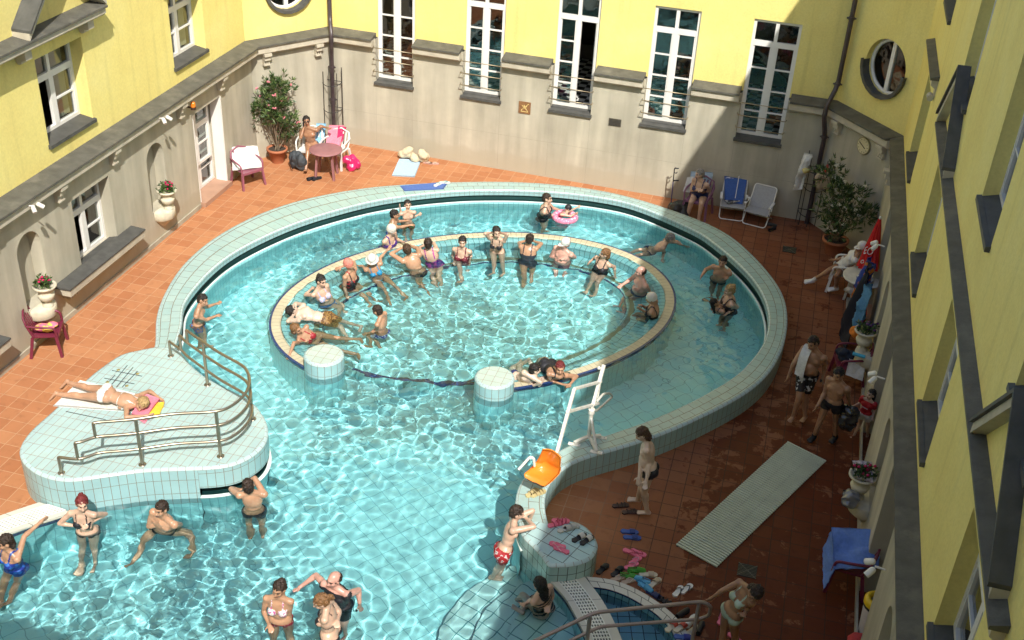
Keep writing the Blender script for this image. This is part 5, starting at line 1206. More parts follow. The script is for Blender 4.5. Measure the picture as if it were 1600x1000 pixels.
person('woman in blue swimsuit holding the edge at the far left', (14, 860, .50), (24, 886, -.02), -110, (8, 847, .68), (-130, -15), hair=('mid', 'dark'), tone='tan', fem=True, w=1.1, wear=[('suit', pattern('blue_shine_cloth', (.01, .03, .25), (.02, .12, .45), 14))], eL=(38, 838, .35), wL=(61, 818, .22), eR=(-14, 872, .3), wR=(-10, 892, .1), kL=(28, 908, -.45), aL=(18, 940, -.85), kR=(8, 908, -.45), aR=(4, 938, -.85))
person('young man in red patterned trunks leaning his arms on the pool rim', (803, 815, .66), (788, 860, .18), 15, (808, 801, .82), (20, -30), hair=('short', 'dark'), tone='fair', w=1.0, wear=[('shorts', pattern('red_white_cloth', (.35, .015, .02), (.55, .5, .5), 17, .57, (.05, .01, .02)), .5)], eR=(834, 823, .52), wR=(824, 812, .52), eL=(832, 798, .52), wL=(828, 812, .53), kR=(780, 885, -.3), aR=(770, 900, -.75), kL=(788, 880, -.3), aL=(778, 898, -.75))
person('woman with wet black hair and black striped top crouching at the steps', (846, 926, .38), (848, 950, -.08), 150, (843, 912, .55), (140, -10), hair=('long', 'black'), tone='fair', fem=True, w=1.1, wear=[('strips', CB)], eR=(863, 930, .16), wR=(858, 946, .0), eL=(830, 938, .12), wL=(820, 944, .05), kL=(818, 930, -.1), aL=(808, 940, -.3), kR=(822, 944, -.2), aR=(815, 955, -.35))
person('woman in floral bikini holding her hand to her face in the front water', (435, 934, .58), (438, 968, .05), -80, (436, 920, .76), (-100, -35), hair=('bun', 'dark'), tone='tan', fem=True, w=1., wear=[('top', pattern('floral_cloth', (.75, .7, .7), (.5, .1, .3), 38, .55)), ('bottom', pattern('red_floral_cloth', (.5, .03, .06), (.7, .6, .6), 30, .6))], eR=(412, 955, .35), wR=(420, 975, .15), eL=(452, 958, .38), wL=(446, 938, .55), kR=(428, 995, -.4), kL=(452, 993, -.4), aR=(424, 1020, -.85), aL=(462, 1015, -.85))
person('bald man in black swimming shirt gesturing with both arms wide', (524, 918, .50), (530, 945, .0), -100, (522, 905, .68), (-120, -15), hair=('bald', 'dark'), tone='pink', w=1.15, wear=[('shirt', CB, .0), ('shorts', CB, .5)], eR=(494, 899, .32), wR=(472, 915, .2), eL=(560, 922, .3), wL=(562, 944, .16))
person('blonde woman with ponytail seen from behind in black and white top', (511, 950, .60), (515, 990, .08), -170, (501, 940, .74), (-150, -25), hair=('pony', 'lightbrown'), tone='fair', fem=True, w=1.1, wear=[('top', CB), ('bottom', CB)], eL=(512, 972, .35), wL=(517, 992, .15), eR=(530, 955, .38), wR=(528, 970, .25))
# --- on the terrace
sb = person('woman in white bikini lying face down on a white towel on the platform', (211, 630, .83), (166, 616, .80), (0, 0, -1), (222, 631, .87), (-70, -25), hair=('short', 'blonde'), tone='tan', fem=True, wear=[('bottom', M('white_cotton', (.72, .70, .66), .8)), ('top', M('white_cotton', (.72, .70, .66), .8))], eL=(234, 611, .76), wL=(249, 622, .75), eR=(197, 652, .76), wR=(226, 650, .76), kL=(137, 606, .77), aL=(107, 598, .80), kR=(126, 619, .77), aR=(90, 616, .80), toes=(-150, -50))
m3 = person('man in sunglasses with mobile phone seated on the white plastic bench', (482, 201, .93), (487, 226, .50), -75, (479, 189, 1.12), (-60, -5), hair=('short', 'black'), tone='brown', wear=[('brief', CB)], eR=(470, 215, .72), wR=(475, 198, .98), eL=(501, 197, .92), wL=(512, 200, .93), kR=(481, 237, .48), kL=(505, 238, .48), aR=(478, 264, .08), aL=(519, 264, .08))
m4 = person('old woman in navy swimsuit seated on a plastic chair beside the crutch', (1095, 283, .92), (1093, 304, .50), -105, (1093, 272, 1.1), (-150, -10), hair=('short', 'grey'), tone='fair', fem=True, w=1.2, wear=[('suit', NV)], eR=(1080, 297, .66), wR=(1091, 297, .68), eL=(1108, 298, .66), wL=(1098, 298, .68), kR=(1080, 316, .50), kL=(1096, 318, .50), aR=(1074, 336, .09), aL=(1092, 340, .09))
m5 = person('man in white cap, vest and shorts lounging on a plastic chair by the umbrella', (1340, 396, .95), (1316, 417, .50), 175, (1346, 386, 1.12), (200, -20), hair=('short', 'grey', 'peak', M('white_cotton', (.72, .70, .66), .8)), tone='brown', wear=[('shirt', M('white_cotton', (.72, .70, .66), .8), .0), ('trousers', M('white_cotton', (.72, .70, .66), .8), .5), ('shoes', M('white_leather', (.72, .70, .68), .5)), ('socks', M('white_cotton', (.72, .70, .66), .8))], eR=(1322, 402, .7), wR=(1305, 406, .62), eL=(1344, 418, .66), wL=(1322, 420, .6), kR=(1297, 421, .45), aR=(1272, 437, .12), kL=(1308, 430, .46), aL=(1306, 449, .1), toes=(200, -10))
m6 = person('tall man in black flowered shorts with a white towel on his shoulder', (1273, 549, 1.47), (1262, 582, .96), -110, (1270, 536, 1.64), (-120, -35), hair=('short', 'dark'), tone='brown', w=1.18, belly=.6, wear=[('shorts', pattern('black_flower_cloth', (.012, .01, .012), (.55, .55, .55), 12, .60), .80)], eR=(1241, 567, 1.2), wR=(1233, 586, .95), eL=(1289, 567, 1.2), wL=(1286, 588, .98), kR=(1249, 620, .5), kL=(1259, 618, .5), aR=(1240, 649, .08), aL=(1258, 649, .08))
m7 = person('man in black trunks and sandals walking beside the little girl', (1311, 597, 1.36), (1301, 628, .86), -115, (1310, 585, 1.52), (-115, -35), s=.95, hair=('short', 'black'), tone='brown', w=1.1, wear=[('shorts', CB, .35), ('shoes', CB)], eR=(1289, 613, 1.1), wR=(1278, 633, .9), eL=(1325, 617, 1.1), wL=(1328, 632, .9), kR=(1283, 654, .45), kL=(1306, 655, .45), aR=(1272, 681, .09), aL=(1305, 681, .09))
m8 = person('little girl in red t-shirt and white shorts by the right wall', (1358, 625, .82), (1352, 646, .50), -120, (1361, 616, .96), (-140, -10), s=.62, hair=('long', 'black'), tone='fair', wear=[('shirt', cloth((.45, .015, .02), 'red_cotton'), .6), ('trousers', M('white_cotton', (.72, .70, .66), .8), .4)], eR=(1344, 630, .68), wR=(1334, 634, .6), eL=(1366, 640, .65), wL=(1364, 651, .55), kR=(1344, 661, .28), kL=(1356, 663, .28), aR=(1335, 677, .06), aL=(1356, 677, .06))
m9 = person('man with wet brown hair in black trunks looking down at his feet', (1011, 690, 1.42), (1014, 732, .92), 185, (1003, 678, 1.57), (190, -45), s=.98, hair=('mid', 'brown'), tone='pale', w=1.1, belly=.3, wear=[('brief', CB)], eL=(1015, 722, 1.12), wL=(1010, 750, .86), eR=(1001, 722, 1.15), wR=(999, 744, .9), kL=(1006, 768, .5), kR=(1002, 762, .5), aL=(1011, 798, .08), aR=(997, 779, .08), toes=195)
m10 = person('young woman in pale bikini bending forward with one hand on the railing', (1168, 922, 1.22), (1143, 957, .92), (-.75, -.5, -.35), (1180, 927, 1.25), (-100, -50), hair=('mid', 'dark'), tone='brown', fem=True, w=.95, wear=[('top', M('pale_green_cloth', (.45, .55, .45), .6)), ('bottom', M('pale_green_cloth', (.45, .55, .45), .6))], eR=(1128, 923, 1.12), wR=(1113, 934, .93), eL=(1172, 946, 1.05), wL=(1164, 958, .85), kR=(1131, 987, .5), kL=(1148, 992, .48), aR=(1124, 1018, .09), aL=(1150, 1022, .09), toes=200)
# pink swim ring
q = (ch['N']+ch['P'])/2; q.z = WZ+.03; q += Vector((.08, -.02, 0)); b = MB()
b.tube([(q.x+.24*math.cos(2*math.pi*k/24), q.y+.24*math.sin(2*math.pi*k/24), q.z) for k in range(24)], .075, 10, closed=True)
tag(b.build('swim_ring', pattern('pink_ring_vinyl', (.80, .22, .36), (.75, .65, .75), 26, .58), loc=q), 'pink flowered inflatable swim ring round the small child', 'swim ring')
# ================================================================= furniture and small things
STEEL = M('brushed_steel', (.34, .29, .22), .30, metal=.8, var=.08)
def rz(v, a): c, s_ = math.cos(a), math.sin(a); return Vector((v[0]*c-v[1]*s_, v[0]*s_+v[1]*c, v[2]))
def bend(pts, r=.05, n=4):
    """round the corners of a polyline"""
    P = [Vector(p) for p in pts]; out = [P[0]]
    for a, b_, c in zip(P, P[1:], P[2:]):
        d1 = (a-b_); d2 = (c-b_); k = min(r, d1.length*.45, d2.length*.45); p, q = b_+d1.normalized()*k, b_+d2.normalized()*k
        for i in range(n+1):
            t = i/n; out.append(p*(1-t)**2+b_*2*t*(1-t)+q*t*t)
    out.append(P[-1]); return out
def xy(p, z): return Vector((p[0], p[1], z))
# --- curved railing on the platform
tp = [G(*p, PZ+.86) for p in ((146, 661), (178, 658), (210, 655), (270, 647), (335, 643), (362, 634), (383, 615), (390, 596), (386, 580), (375, 569), (337, 547.5), (290, 515))]
pathp = [G(96, 739, PZ), G(119, 692, PZ+.60)]+tp+[G(281, 524.5, PZ+.60), G(267, 556, PZ)]
pathp = [xy(p, 0) for p in pathp]
D_ = smooth_path(pathp, 160)
def near(p): return min(range(160), key=lambda k: (D_[k]-xy(p, 0)).length)
rl = thing('curved_railing', (D_[80].x, D_[80].y, PZ), 'three bar bronze steel railing curving along the tiled platform', 'railing')
sA, sM, sT = 0, near(pathp[1]), near(tp[0]); eT, eM, eA = near(tp[-1]), near(pathp[-2]), 159
for (a, e, z, zb) in ((sA, eA, .30, 0.), (sM, eM, .60, .30), (sT, eT, .86, .60)):
    pts = [xy(p, PZ+z) for p in D_[a:e+1]]
    b = MB(); b.tube(bend([xy(pts[0], PZ+zb)]+pts[:2], .05)[:-1]+pts[2:-2]+bend(pts[-2:]+[xy(pts[-1], PZ+zb)], .05)[1:], .024, 8); b.build('rail_bar', STEEL, rl)
for px in ((222, 724), (345, 714), (391, 656), (325, 601)):
    q = D_[near(G(*px, PZ))]; b = MB(); b.tube([xy(q, PZ), xy(q, PZ+.86)], .028, 8); b.lathe((q.x, q.y, PZ), [(.06, .001), (.06, .008), (.03, .012)], 14); b.build('post', STEEL, rl)
for px in ((96, 739), (267, 556)):
    q = D_[near(G(*px, PZ))]; b = MB(); b.lathe((q.x, q.y, PZ), [(.055, .001), (.055, .008), (.03, .012)], 14); b.build('foot_plate', STEEL, rl)
# --- straight railing at the foot bath
H2 = M('worn_handrail', (.34, .27, .24), .4, metal=.35, var=.15)
r2 = thing('pool_handrail', G(1090, 985, 0), 'two bar handrail over the foot bath that the bending woman holds', 'railing')
top = [G(760, 1040, .62), G(839, 1000, .72), G(930, 957, .96), G(1097, 940, .96), G(1111, 947, .90), G(1108, 962, .62), G(1090, 968, .56)]
b = MB(); b.tube(bend(top, .10), .026, 8); b.build('rail_bar', H2, r2)
low = [G(820, 1040, .30), G(893, 1000, .40), G(938, 979, .56), G(1092, 967.5, .56)]
b = MB(); b.tube(bend(low, .08), .024, 8); b.build('rail_bar', H2, r2)
for p in (G(922, 961, .95), G(1093, 941, .96)):
    b = MB(); b.tube([p, xy(p, 0.)], .028, 8); b.build('post', H2, r2)
# --- chair lift
bp0 = G(920, 684, RZ+.02); seatp = G(850, 738, .95); dpl = (xy(seatp, 0)-xy(bp0, 0)).normalized(); npl = Vector((-dpl.y, dpl.x, 0))
def onP(x, y):
    D = ray(x, y); t = (bp0-EYE).dot(npl)/D.dot(npl); return EYE+D*t
LW = M('lift_white_enamel', (.78, .76, .70), .3, dirt=.15, dcol=(.4, .33, .2), vs=8)
lift = thing('pool_lift', xy(bp0, RZ), 'white pool lift on the rim with an orange shell seat', 'pool lift')
def lt(name, pts, r, n=8, round_=.0, mat=None):
    b = MB(); b.tube(bend(pts, round_) if round_ else pts, r, n); return b.build(name, mat or LW, lift)
f1, f2, f3 = G(897.5, 692, RZ+.04), G(939, 681, RZ+.04), G(932, 704, RZ+.04)
pv = onP(927, 631); col = onP(921, 646)
b = MB(); b.bar(f1, bp0+Vector((0, 0, .03)), .055, .045); b.bar(bp0+Vector((0, 0, .03)), f2, .055, .045); b.bar(bp0+Vector((0, 0, .03)), f3, .05, .04); b.build('base_frame', LW, lift)
for f_ in (f1, f2, f3):
    b = MB(); b.box((f_.x-.10, f_.y-.035, RZ+.001), (f_.x+.10, f_.y+.035, RZ+.016)); b.lathe((f_.x-.06, f_.y, RZ+.016), [(.014, 0), (.014, .012), (0, .013)], 8); b.lathe((f_.x+.06, f_.y, RZ+.016), [(.014, 0), (.014, .012), (0, .013)], 8); b.build('foot_plate', LW, lift)
lt('mast', [bp0, xy(bp0, col.z)], .036, 12); lt('mast_collar', [xy(bp0, col.z-.05), xy(bp0, col.z+.03)], .055, 12); lt('brace', [f3, xy(bp0, col.z-.12)], .026)
mt_ = xy(bp0, pv.z); lt('mast', [xy(bp0, col.z), mt_], .03)
a1, a0_ = onP(943.8, 570), onP(927, 632); c1, c0q, sD = onP(897.6, 607.6), onP(886.4, 643.6), onP(870.6, 706)
for nm, p, q, w in (('outer_arm', a1, a0_, .055), ('inner_arm', c1, sD, .05), ('upper_link', c1, onP(939, 596), .045), ('lower_link', c0q, onP(935, 630), .045)):
    b = MB(); b.bar(p, q, w*.8, w, up=npl); b.build(nm, LW, lift)
lt('actuator', [onP(945, 583)+npl*-.05, onP(937, 628)+npl*-.05], .018)
lt('crank_handle', [onP(923.5, 641), onP(932, 642), onP(957, 620), onP(953, 614.5), onP(942.6, 615.4), onP(933.6, 626)], .022, 8, .08)
b = MB(); b.ball(onP(936, 575), .032, 10); b.build('knob', LW, lift)
ORG = M('orange_plastic', (.85, .27, .03), .28, var=.06, coat=.3)
# shell seat from rows of points: back top, back bottom, seat middle, seat front
sh = [[(848, 701, 1.42), (861, 702, 1.44), (871, 708, 1.44), (877, 714, 1.42)], [(843, 712, 1.24), (855, 713, 1.22), (866, 720, 1.22), (876, 725, 1.24)],
      [(836, 724, 1.08), (848, 727, 1.02), (860, 734, 1.01), (874, 738, 1.08)], [(828, 733, 1.03), (838, 738, .97), (851, 744, .96), (868, 745, 1.03)],
      [(819, 740, 1.02), (830, 747, .98), (842, 752, .97), (858, 755, 1.01)], [(820, 746, .97), (831, 752, .93), (842, 757, .92), (851, 760, .95)]]
g4 = [[G(x, y, z-.12) for x, y, z in row] for row in sh]
def surf(rows, sub, th_, name, mat, parent, nz=0., lo=None):
    """smooth double-sided sheet through a lattice of points"""
    rows = [smooth_path(r_, sub) for r_ in rows]; cols = [smooth_path([r_[k] for r_ in rows], sub) for k in range(sub)]
    n = sub; V = [[cols[j][i] for j in range(n)] for i in range(n)]
    vs = [];
    for i in range(n):
        for j in range(n):
            a = V[min(i+1, n-1)][j]-V[max(i-1, 0)][j]; c = V[i][min(j+1, n-1)]-V[i][max(j-1, 0)]; nn = a.cross(c)
            nn = nn.normalized() if nn.length > 1e-7 else Vector((0, 0, 1))
            if nn.z < 0: nn = -nn
            p = V[i][j].copy()
            if nz: p += nn*nz*(noise.noise(p*7)+.5*noise.noise(p*17))
            if lo is not None: p.z = max(p.z, lo)
            V[i][j] = p; vs.append(p)
    dn = []
    for i in range(n):
        for j in range(n):
            a = V[min(i+1, n-1)][j]-V[max(i-1, 0)][j]; c = V[i][min(j+1, n-1)]-V[i][max(j-1, 0)]; nn = a.cross(c); nn = nn.normalized() if nn.length > 1e-7 else Vector((0, 0, 1))
            if nn.z < 0: nn = -nn
            dn.append(V[i][j]-nn*th_)
    m = n*n; fs = []; uv = []
    for i in range(n-1):
        for j in range(n-1):
            q = (i*n+j, i*n+j+1, (i+1)*n+j+1, (i+1)*n+j); w = [(j/n, i/n), ((j+1)/n, i/n), ((j+1)/n, (i+1)/n), (j/n, (i+1)/n)]
            fs += [q, tuple(m+k for k in reversed(q))]; uv += [w, w[::-1]]
    edge = [(0, j) for j in range(n)]+[(i, n-1) for i in range(1, n)]+[(n-1, j) for j in range(n-2, -1, -1)]+[(i, 0) for i in range(n-2, 0, -1)]
    for a, c in zip(edge, edge[1:]+edge[:1]):
        p, q = a[0]*n+a[1], c[0]*n+c[1]; fs.append((p, q, m+q, m+p)); uv.append([(0, 0)]*4)
    b = MB(); b.add(vs+dn, fs, uv, sm=True); return b.build(name, mat, parent, loc=None if parent is not None else (sum(vs, Vector((0, 0, 0)))/len(vs)) @ Matrix.Diagonal((1, 1, 1)), fix=False)
surf(g4, 14, .018, 'seat_shell', ORG, lift)
b = MB(); b.bar(G(825, 748, .80), G(848, 760, .79), .03); b.bar(G(848, 760, .79), G(868, 742, .80), .03); b.build('seat_frame', M('dark_seat_frame', (.08, .05, .03), .5), lift)
lt('seat_tube', [sD, g4[2][2]+Vector((0, 0, -.05))], .024)
lt('armrest', [G(835, 728, 1.0), G(834, 716, 1.16), G(828, 714, 1.18), G(810, 734, 1.05)], .022, 8, .05)

# --- cloths
def towel(name, corners, mat, label=None, cat='towel', parent=None, nz=.006, th_=.012, sub=16, lo=None, mid=None):
    """corners: world points a b c d round the cloth"""
    a, b_, c, d = corners; rows = []
    for i in range(4):
        t = i/3; p, q = a.lerp(d, t), b_.lerp(c, t); rows.append([p.lerp(q, k/3) for k in range(4)])
    if mid:
        for (i, j), v in mid.items(): rows[i][j] = rows[i][j]+Vector(v)
    o = surf(rows, sub, th_, name, mat, parent, nz, lo)
    if label: tag(o, label, cat)
    return o
TW = lambda c, nm, **k: M(nm, c, .9, var=.1, vs=25, bump=.4, bs=220, **k)
WT = TW((.72, .71, .67), 'white_terry'); BT = TW((.05, .11, .34), 'blue_terry'); PT_ = TW((.75, .22, .30), 'pink_terry'); LBT = TW((.42, .56, .70), 'pale_blue_terry'); YT = TW((.80, .55, .05), 'yellow_terry'); CR = TW((.62, .53, .36), 'cream_cloth')
z1 = PZ+.012
towel('towel', [G(125, 594, z1), G(232, 620, z1), G(250, 655, z1)+Vector((-.25, .1, 0)), G(83, 634, z1)], WT, 'long white towel under the sunbathing woman on the platform', nz=.004)
towel('cushion_towel', [G(226, 614, z1+.10), G(249, 622, z1+.08), G(226, 656, z1+.07), G(205, 646, z1+.08)], PT_, 'pink folded towel under the sunbather\'s head', nz=.012, th_=.07)
towel('hand_towel', [G(242, 628, z1+.06), G(257, 628, z1+.03), G(248, 650, z1+.03), G(232, 648, z1+.06)], YT, 'bright yellow towel by the sunbather\'s hands', nz=.012, th_=.04)
towel('towel', [G(624, 245, .012), G(658, 247, .012), G(648, 273.5, .012), G(612, 271.5, .012)], LBT, 'pale blue towel spread on the deck near the back wall', nz=.003)
bz = RZ+.014; towel('towel', [G(625, 290, bz), G(700, 284, bz), G(693, 295, bz), G(632, 298, bz)], TW((.08, .15, .42), 'royal_terry'), 'royal blue towel lying on the far pool rim', nz=.004)
for px, lb in (((638, 238), 'crumpled cream beach bag on the pale blue towel'), ((655, 243), 'second cream cloth bundle beside the crumpled beach bag')):
    q = G(px[0], px[1]+7, 0); B_ = Blob(); 
    for k in range(7): B_.ball(q+Vector((random.uniform(-.16, .16), random.uniform(-.08, .08), random.uniform(.08, .26))), (random.uniform(.10, .17), random.uniform(.07, .12), random.uniform(.07, .13)))
    me = remesh(B_.bm, .02, 1)
    for v in me.vertices: v.co += Vector((noise.noise(v.co*9), noise.noise(v.co*9+Vector((5, 0, 0))), noise.noise(v.co*9+Vector((0, 7, 0)))))*.025; v.co.z = max(v.co.z, .014)
    me.materials.clear(); me.materials.append(CR); tag(link('beach_bag', me, loc=(q.x, q.y, 0)), lb, 'bag')
def heap(name, q, r, h, mat, label, cat, n=6, seed=1, squash=.7, vox=.016, crumple=.02):
    rd = random.Random(seed); B_ = Blob()
    for k in range(n): B_.ball(Vector(q)+Vector((rd.uniform(-r, r)*.6, rd.uniform(-r, r)*.5, rd.uniform(.3, .8)*h)), (r*rd.uniform(.45, .8), r*rd.uniform(.4, .7), h*rd.uniform(.28, .5)))
    me = remesh(B_.bm, vox, 1)
    for v in me.vertices: v.co += Vector((noise.noise(v.co*11), noise.noise(v.co*11+Vector((5, 0, 0))), noise.noise(v.co*11+Vector((0, 7, 0)))))*crumple; v.co.z = max(v.co.z, q[2]+.002)
    me.materials.clear()
    for m_ in (mat if isinstance(mat, list) else [mat]): me.materials.append(m_)
    return tag(link(name, me, loc=q), label, cat)

# --- plastic armchair (origin on the floor, sitter looks towards -Y)
def plastic_chair(col, loc, ang_, label, name='plastic_chair', w=.27, group=None):
    m_ = M('chair_plastic_%s' % name if False else 'plastic_%d_%d_%d' % tuple(int(c*99) for c in col), col, .4, var=.06, dirt=.1)
    t = thing(name, (0, 0, 0), label, 'chair', group)
    b = MB(); b.box((-w+.02, -.24, .40), (w-.02, .20, .425)); b.box((-w+.02, -.255, .37), (w-.02, -.24, .425)); b.build('seat', m_, t)
    b = MB(); n = 7
    for k in range(n):
        x0 = -w+.05+(2*w-.10)*k/(n-1); b.bar((x0, .19, .42), (x0*1.05, .30, .80), .032, .014, up=(0, 1, 0))
    b.tube([(-w+.02, .17, .42), (-w+.01, .26, .66), (-w*.8, .30, .80), (0, .33, .87), (w*.8, .30, .80), (w-.01, .26, .66), (w-.02, .17, .42)], .020, 8); b.build('backrest', m_, t)
    for s_ in (-1, 1):
        b = MB(); P = bend([(s_*(w+.01), -.24, .40), (s_*(w+.03), -.22, .62), (s_*(w+.04), -.02, .65), (s_*(w), .25, .66)], .07); b.tube(P, .022, 8); b.build('armrest', m_, t)
        for y, y2 in ((-.22, -.27), (.19, .27)):
            b = MB(); b.bar((s_*(w-.0), y, .42), (s_*(w+.035), y2, .0), .052, .042); b.build('leg', m_, t)
    t.location = loc; t.rotation_euler = (0, 0, ang_); return t
MAUVE = (.28, .09, .13); MAR = (.16, .02, .045); WPL = (.72, .71, .68)
plastic_chair(MAUVE, G(383, 288, 0)+Vector((0, .15, 0)), R(60), 'mauve plastic armchair by the glazed door with a white towel over it')
plastic_chair(MAR, G(72, 546, 0)+Vector((.0, .1, 0)), R(115), 'dark maroon plastic armchair under the left niche shelf')
plastic_chair(WPL, xy(m3['P'], 0)+Vector((.0, -.08, 0)), R(8), 'white plastic armchair the phoning man sits in')
plastic_chair(WPL, xy(m3['P'], 0)+Vector((.62, .04, 0)), R(-6), 'empty white plastic armchair hung with pink towels beside the phoning man')
plastic_chair((.20, .09, .16), xy(m4['P'], 0)+Vector((0, -.08, 0)), R(-12), 'purple plastic armchair the old woman sits in')
plastic_chair(WPL, xy(m5['P'], 0)+Vector((.06, .02, 0)), R(-95), 'white plastic armchair under the man in the white cap')
plastic_chair(MAR, G(1322, 592, 0), R(-80), 'dark maroon plastic armchair by the right wall loaded with clothes')
plastic_chair(MAR, G(1322, 908, 0), R(-95), 'dark maroon plastic armchair hidden under the blue towel, bottom right')
q = G(383, 288, 0)+Vector((0, .15, 0))
towel('towel', [q+Vector((-.42, .12, .84)), q+Vector((.05, .50, .80)), q+Vector((.34, .12, .45)), q+Vector((-.20, -.34, .46))], WT, 'white towel draped over the mauve chair by the door', nz=.03, mid={(1, 1): (0, 0, .1), (1, 2): (0, 0, .08)})
q = G(72, 546, 0); heap('towel_pile', q+Vector((.02, .12, .43)), .17, .12, pattern('pink_yellow_towel', (.75, .18, .28), (.80, .60, .10), 9, .5), 'pink and yellow towel rolled on the maroon chair seat', 'towel', seed=4)
q = xy(m3['P'], 0)+Vector((.62, .04, 0))
towel('towel', [q+Vector((-.30, .36, .88)), q+Vector((.08, .40, .92)), q+Vector((.10, .05, .47)), q+Vector((-.28, .02, .47))], PT_, 'pink towel hanging over the empty white chair', nz=.02)
towel('towel', [q+Vector((-.05, .33, .90)), q+Vector((.14, .36, .90)), q+Vector((.12, .16, .58)), q+Vector((-.02, .14, .58))], TW((.50, .02, .10), 'crimson_terry'), 'crimson towel over the back of the empty white chair', nz=.02)
towel('towel', [q+Vector((-.62, .30, .90)), q+Vector((-.38, .34, .92)), q+Vector((-.36, .10, .50)), q+Vector((-.60, .05, .50))], TW((.25, .50, .72), 'sky_blue_terry'), 'sky blue towel behind the phoning man\'s back', nz=.02)
heap('bag', q+Vector((.46, -.14, .0)), .17, .34, M('pink_bag', (.55, .02, .12), .3, var=.3), 'crimson bag standing beside the empty white chair', 'bag', seed=5)
bq = G(466, 262, 0); bk = heap('backpack', bq, .20, .46, M('backpack_grey', (.05, .06, .07), .7, var=.3), 'dark grey backpack standing left of the phoning man', 'backpack', seed=8, n=9)
b = MB(); b.tube([bq+Vector((-.08, -.14, .42)), bq+Vector((-.1, -.2, .25)), bq+Vector((-.07, -.17, .08))], .014, 6); b.build('strap', CB, bk)
# --- round tables
def round_table(col, loc, r, h, label, mname):
    m_ = M(mname, col, .42, var=.12, vs=6, dirt=.35, dcol=tuple(c*.6 for c in col)); t = thing('round_table', loc, label, 'table'); x, y, z = loc
    b = MB(); b.lathe((x, y, 0), [(r-.03, h-.045), (r, h-.03), (r, h-.008), (r-.015, h), (0, h)], 36); b.build('tabletop', m_, t)
    for k in range(4):
        a = R(45+90*k+12); b = MB(); b.bar((x+r*.62*math.cos(a), y+r*.62*math.sin(a), h-.04), (x+r*.80*math.cos(a), y+r*.80*math.sin(a), 0), .06, .045); b.build('leg', m_, t)
    return t
tq = G(509, 233, .72); round_table((.30, .14, .15), (tq.x, tq.y, 0), .40, .72, 'round mauve plastic table in front of the phoning man', 'mauve_table')
tq2 = G(1352, 432, .72); round_table((.62, .60, .53), (tq2.x, tq2.y, 0), .45, .72, 'round cream plastic table beside the man in white', 'cream_table')
heap('towel_pile', (tq2.x+.02, tq2.y-.26, .722), .20, .14, pattern('blue_white_striped', (.65, .66, .70), (.12, .18, .38), 13, .5), 'white and blue towels heaped on the cream table', 'towel', seed=11)
# closed umbrella leaning by the table
ub = G(1364, 455, 0); ut = G(1375, 342, 2.05); um = thing('parasol', (ub.x, ub.y, 0), 'closed red and orange parasol standing by the cream table', 'parasol')
ub = Vector((ut.x-.02, ut.y-.04, .0)); um.location = (ub.x, ub.y, 0)
b = MB(); b.tube([ub, ut+Vector((0, 0, .03))], .02, 8); b.lathe(ut, [(.02, -.02), (.02, .05), (0, .06)], 8); b.build('pole', LW, um)
ax = (ut-ub).normalized(); bmat = [M('parasol_red', (.62, .015, .015), .6), M('parasol_orange', (.75, .24, .01), .6)]
b = MB(); nS = 12; L0 = 1.10; e1 = ax.cross(Vector((0, 1, 0))).normalized(); e2 = ax.cross(e1)
prv = None
for i in range(7):
    t = i/6; rr = .03+.20*t**.9; ring_ = []
    for k in range(nS*2):
        a = 2*math.pi*k/(nS*2); rk = rr*(1.0 if k % 2 == 0 else .78); ring_.append(ut-ax*(L0*t)+(e1*math.cos(a)+e2*math.sin(a))*rk)
    if prv:
        for k in range(nS*2):
            b.m = 0 if (k//2) % nS in (0, 1, 2, 3, 4, 9, 10, 11) else 1; b.add([prv[k], prv[(k+1) % (nS*2)], ring_[(k+1) % (nS*2)], ring_[k]], [(0, 1, 2, 3)])
    prv = ring_
b.m = 0; b.build('canopy', bmat, um)
# white lettering on the canopy: the visible letters E O and G
wl = M('parasol_letters', (.75, .72, .70), .6); b = MB()
vd = (EYE-ut).normalized(); vr = ax.cross(vd).normalized()*-1; 
def lp(u, v): # u to the viewer's right, v along the pole from the top
    rr = .03+.20*(v/L0)**.9+.012; k = max(-.9, min(.9, u/rr)); return ut-ax*v+(RT*k+vd*math.sqrt(1-k*k))*rr
def stroke(pts, w=.016):
    for p, q in zip(pts, pts[1:]): b.bar(lp(*p), lp(*q), w, .006, up=vd)
stroke([(-.03+.055*math.cos(a*math.pi/6), .72+.075*math.sin(a*math.pi/6)) for a in range(13)])
stroke([(-.105, .62), (-.155, .65), (-.15, .78), (-.105, .76)]); stroke([(-.15, .71), (-.11, .69)])
stroke([(-.14+.028*math.cos(a*math.pi/6), .96+.035*math.sin(a*math.pi/6)) for a in range(12)])
b.build('lettering', wl, um)
b = MB(); b.box((ub.x-.24, ub.y-.24, 0), (ub.x+.24, ub.y+.24, .07)); b.build('base_slab', M('slab_grey', (.3, .29, .27), .8), um)
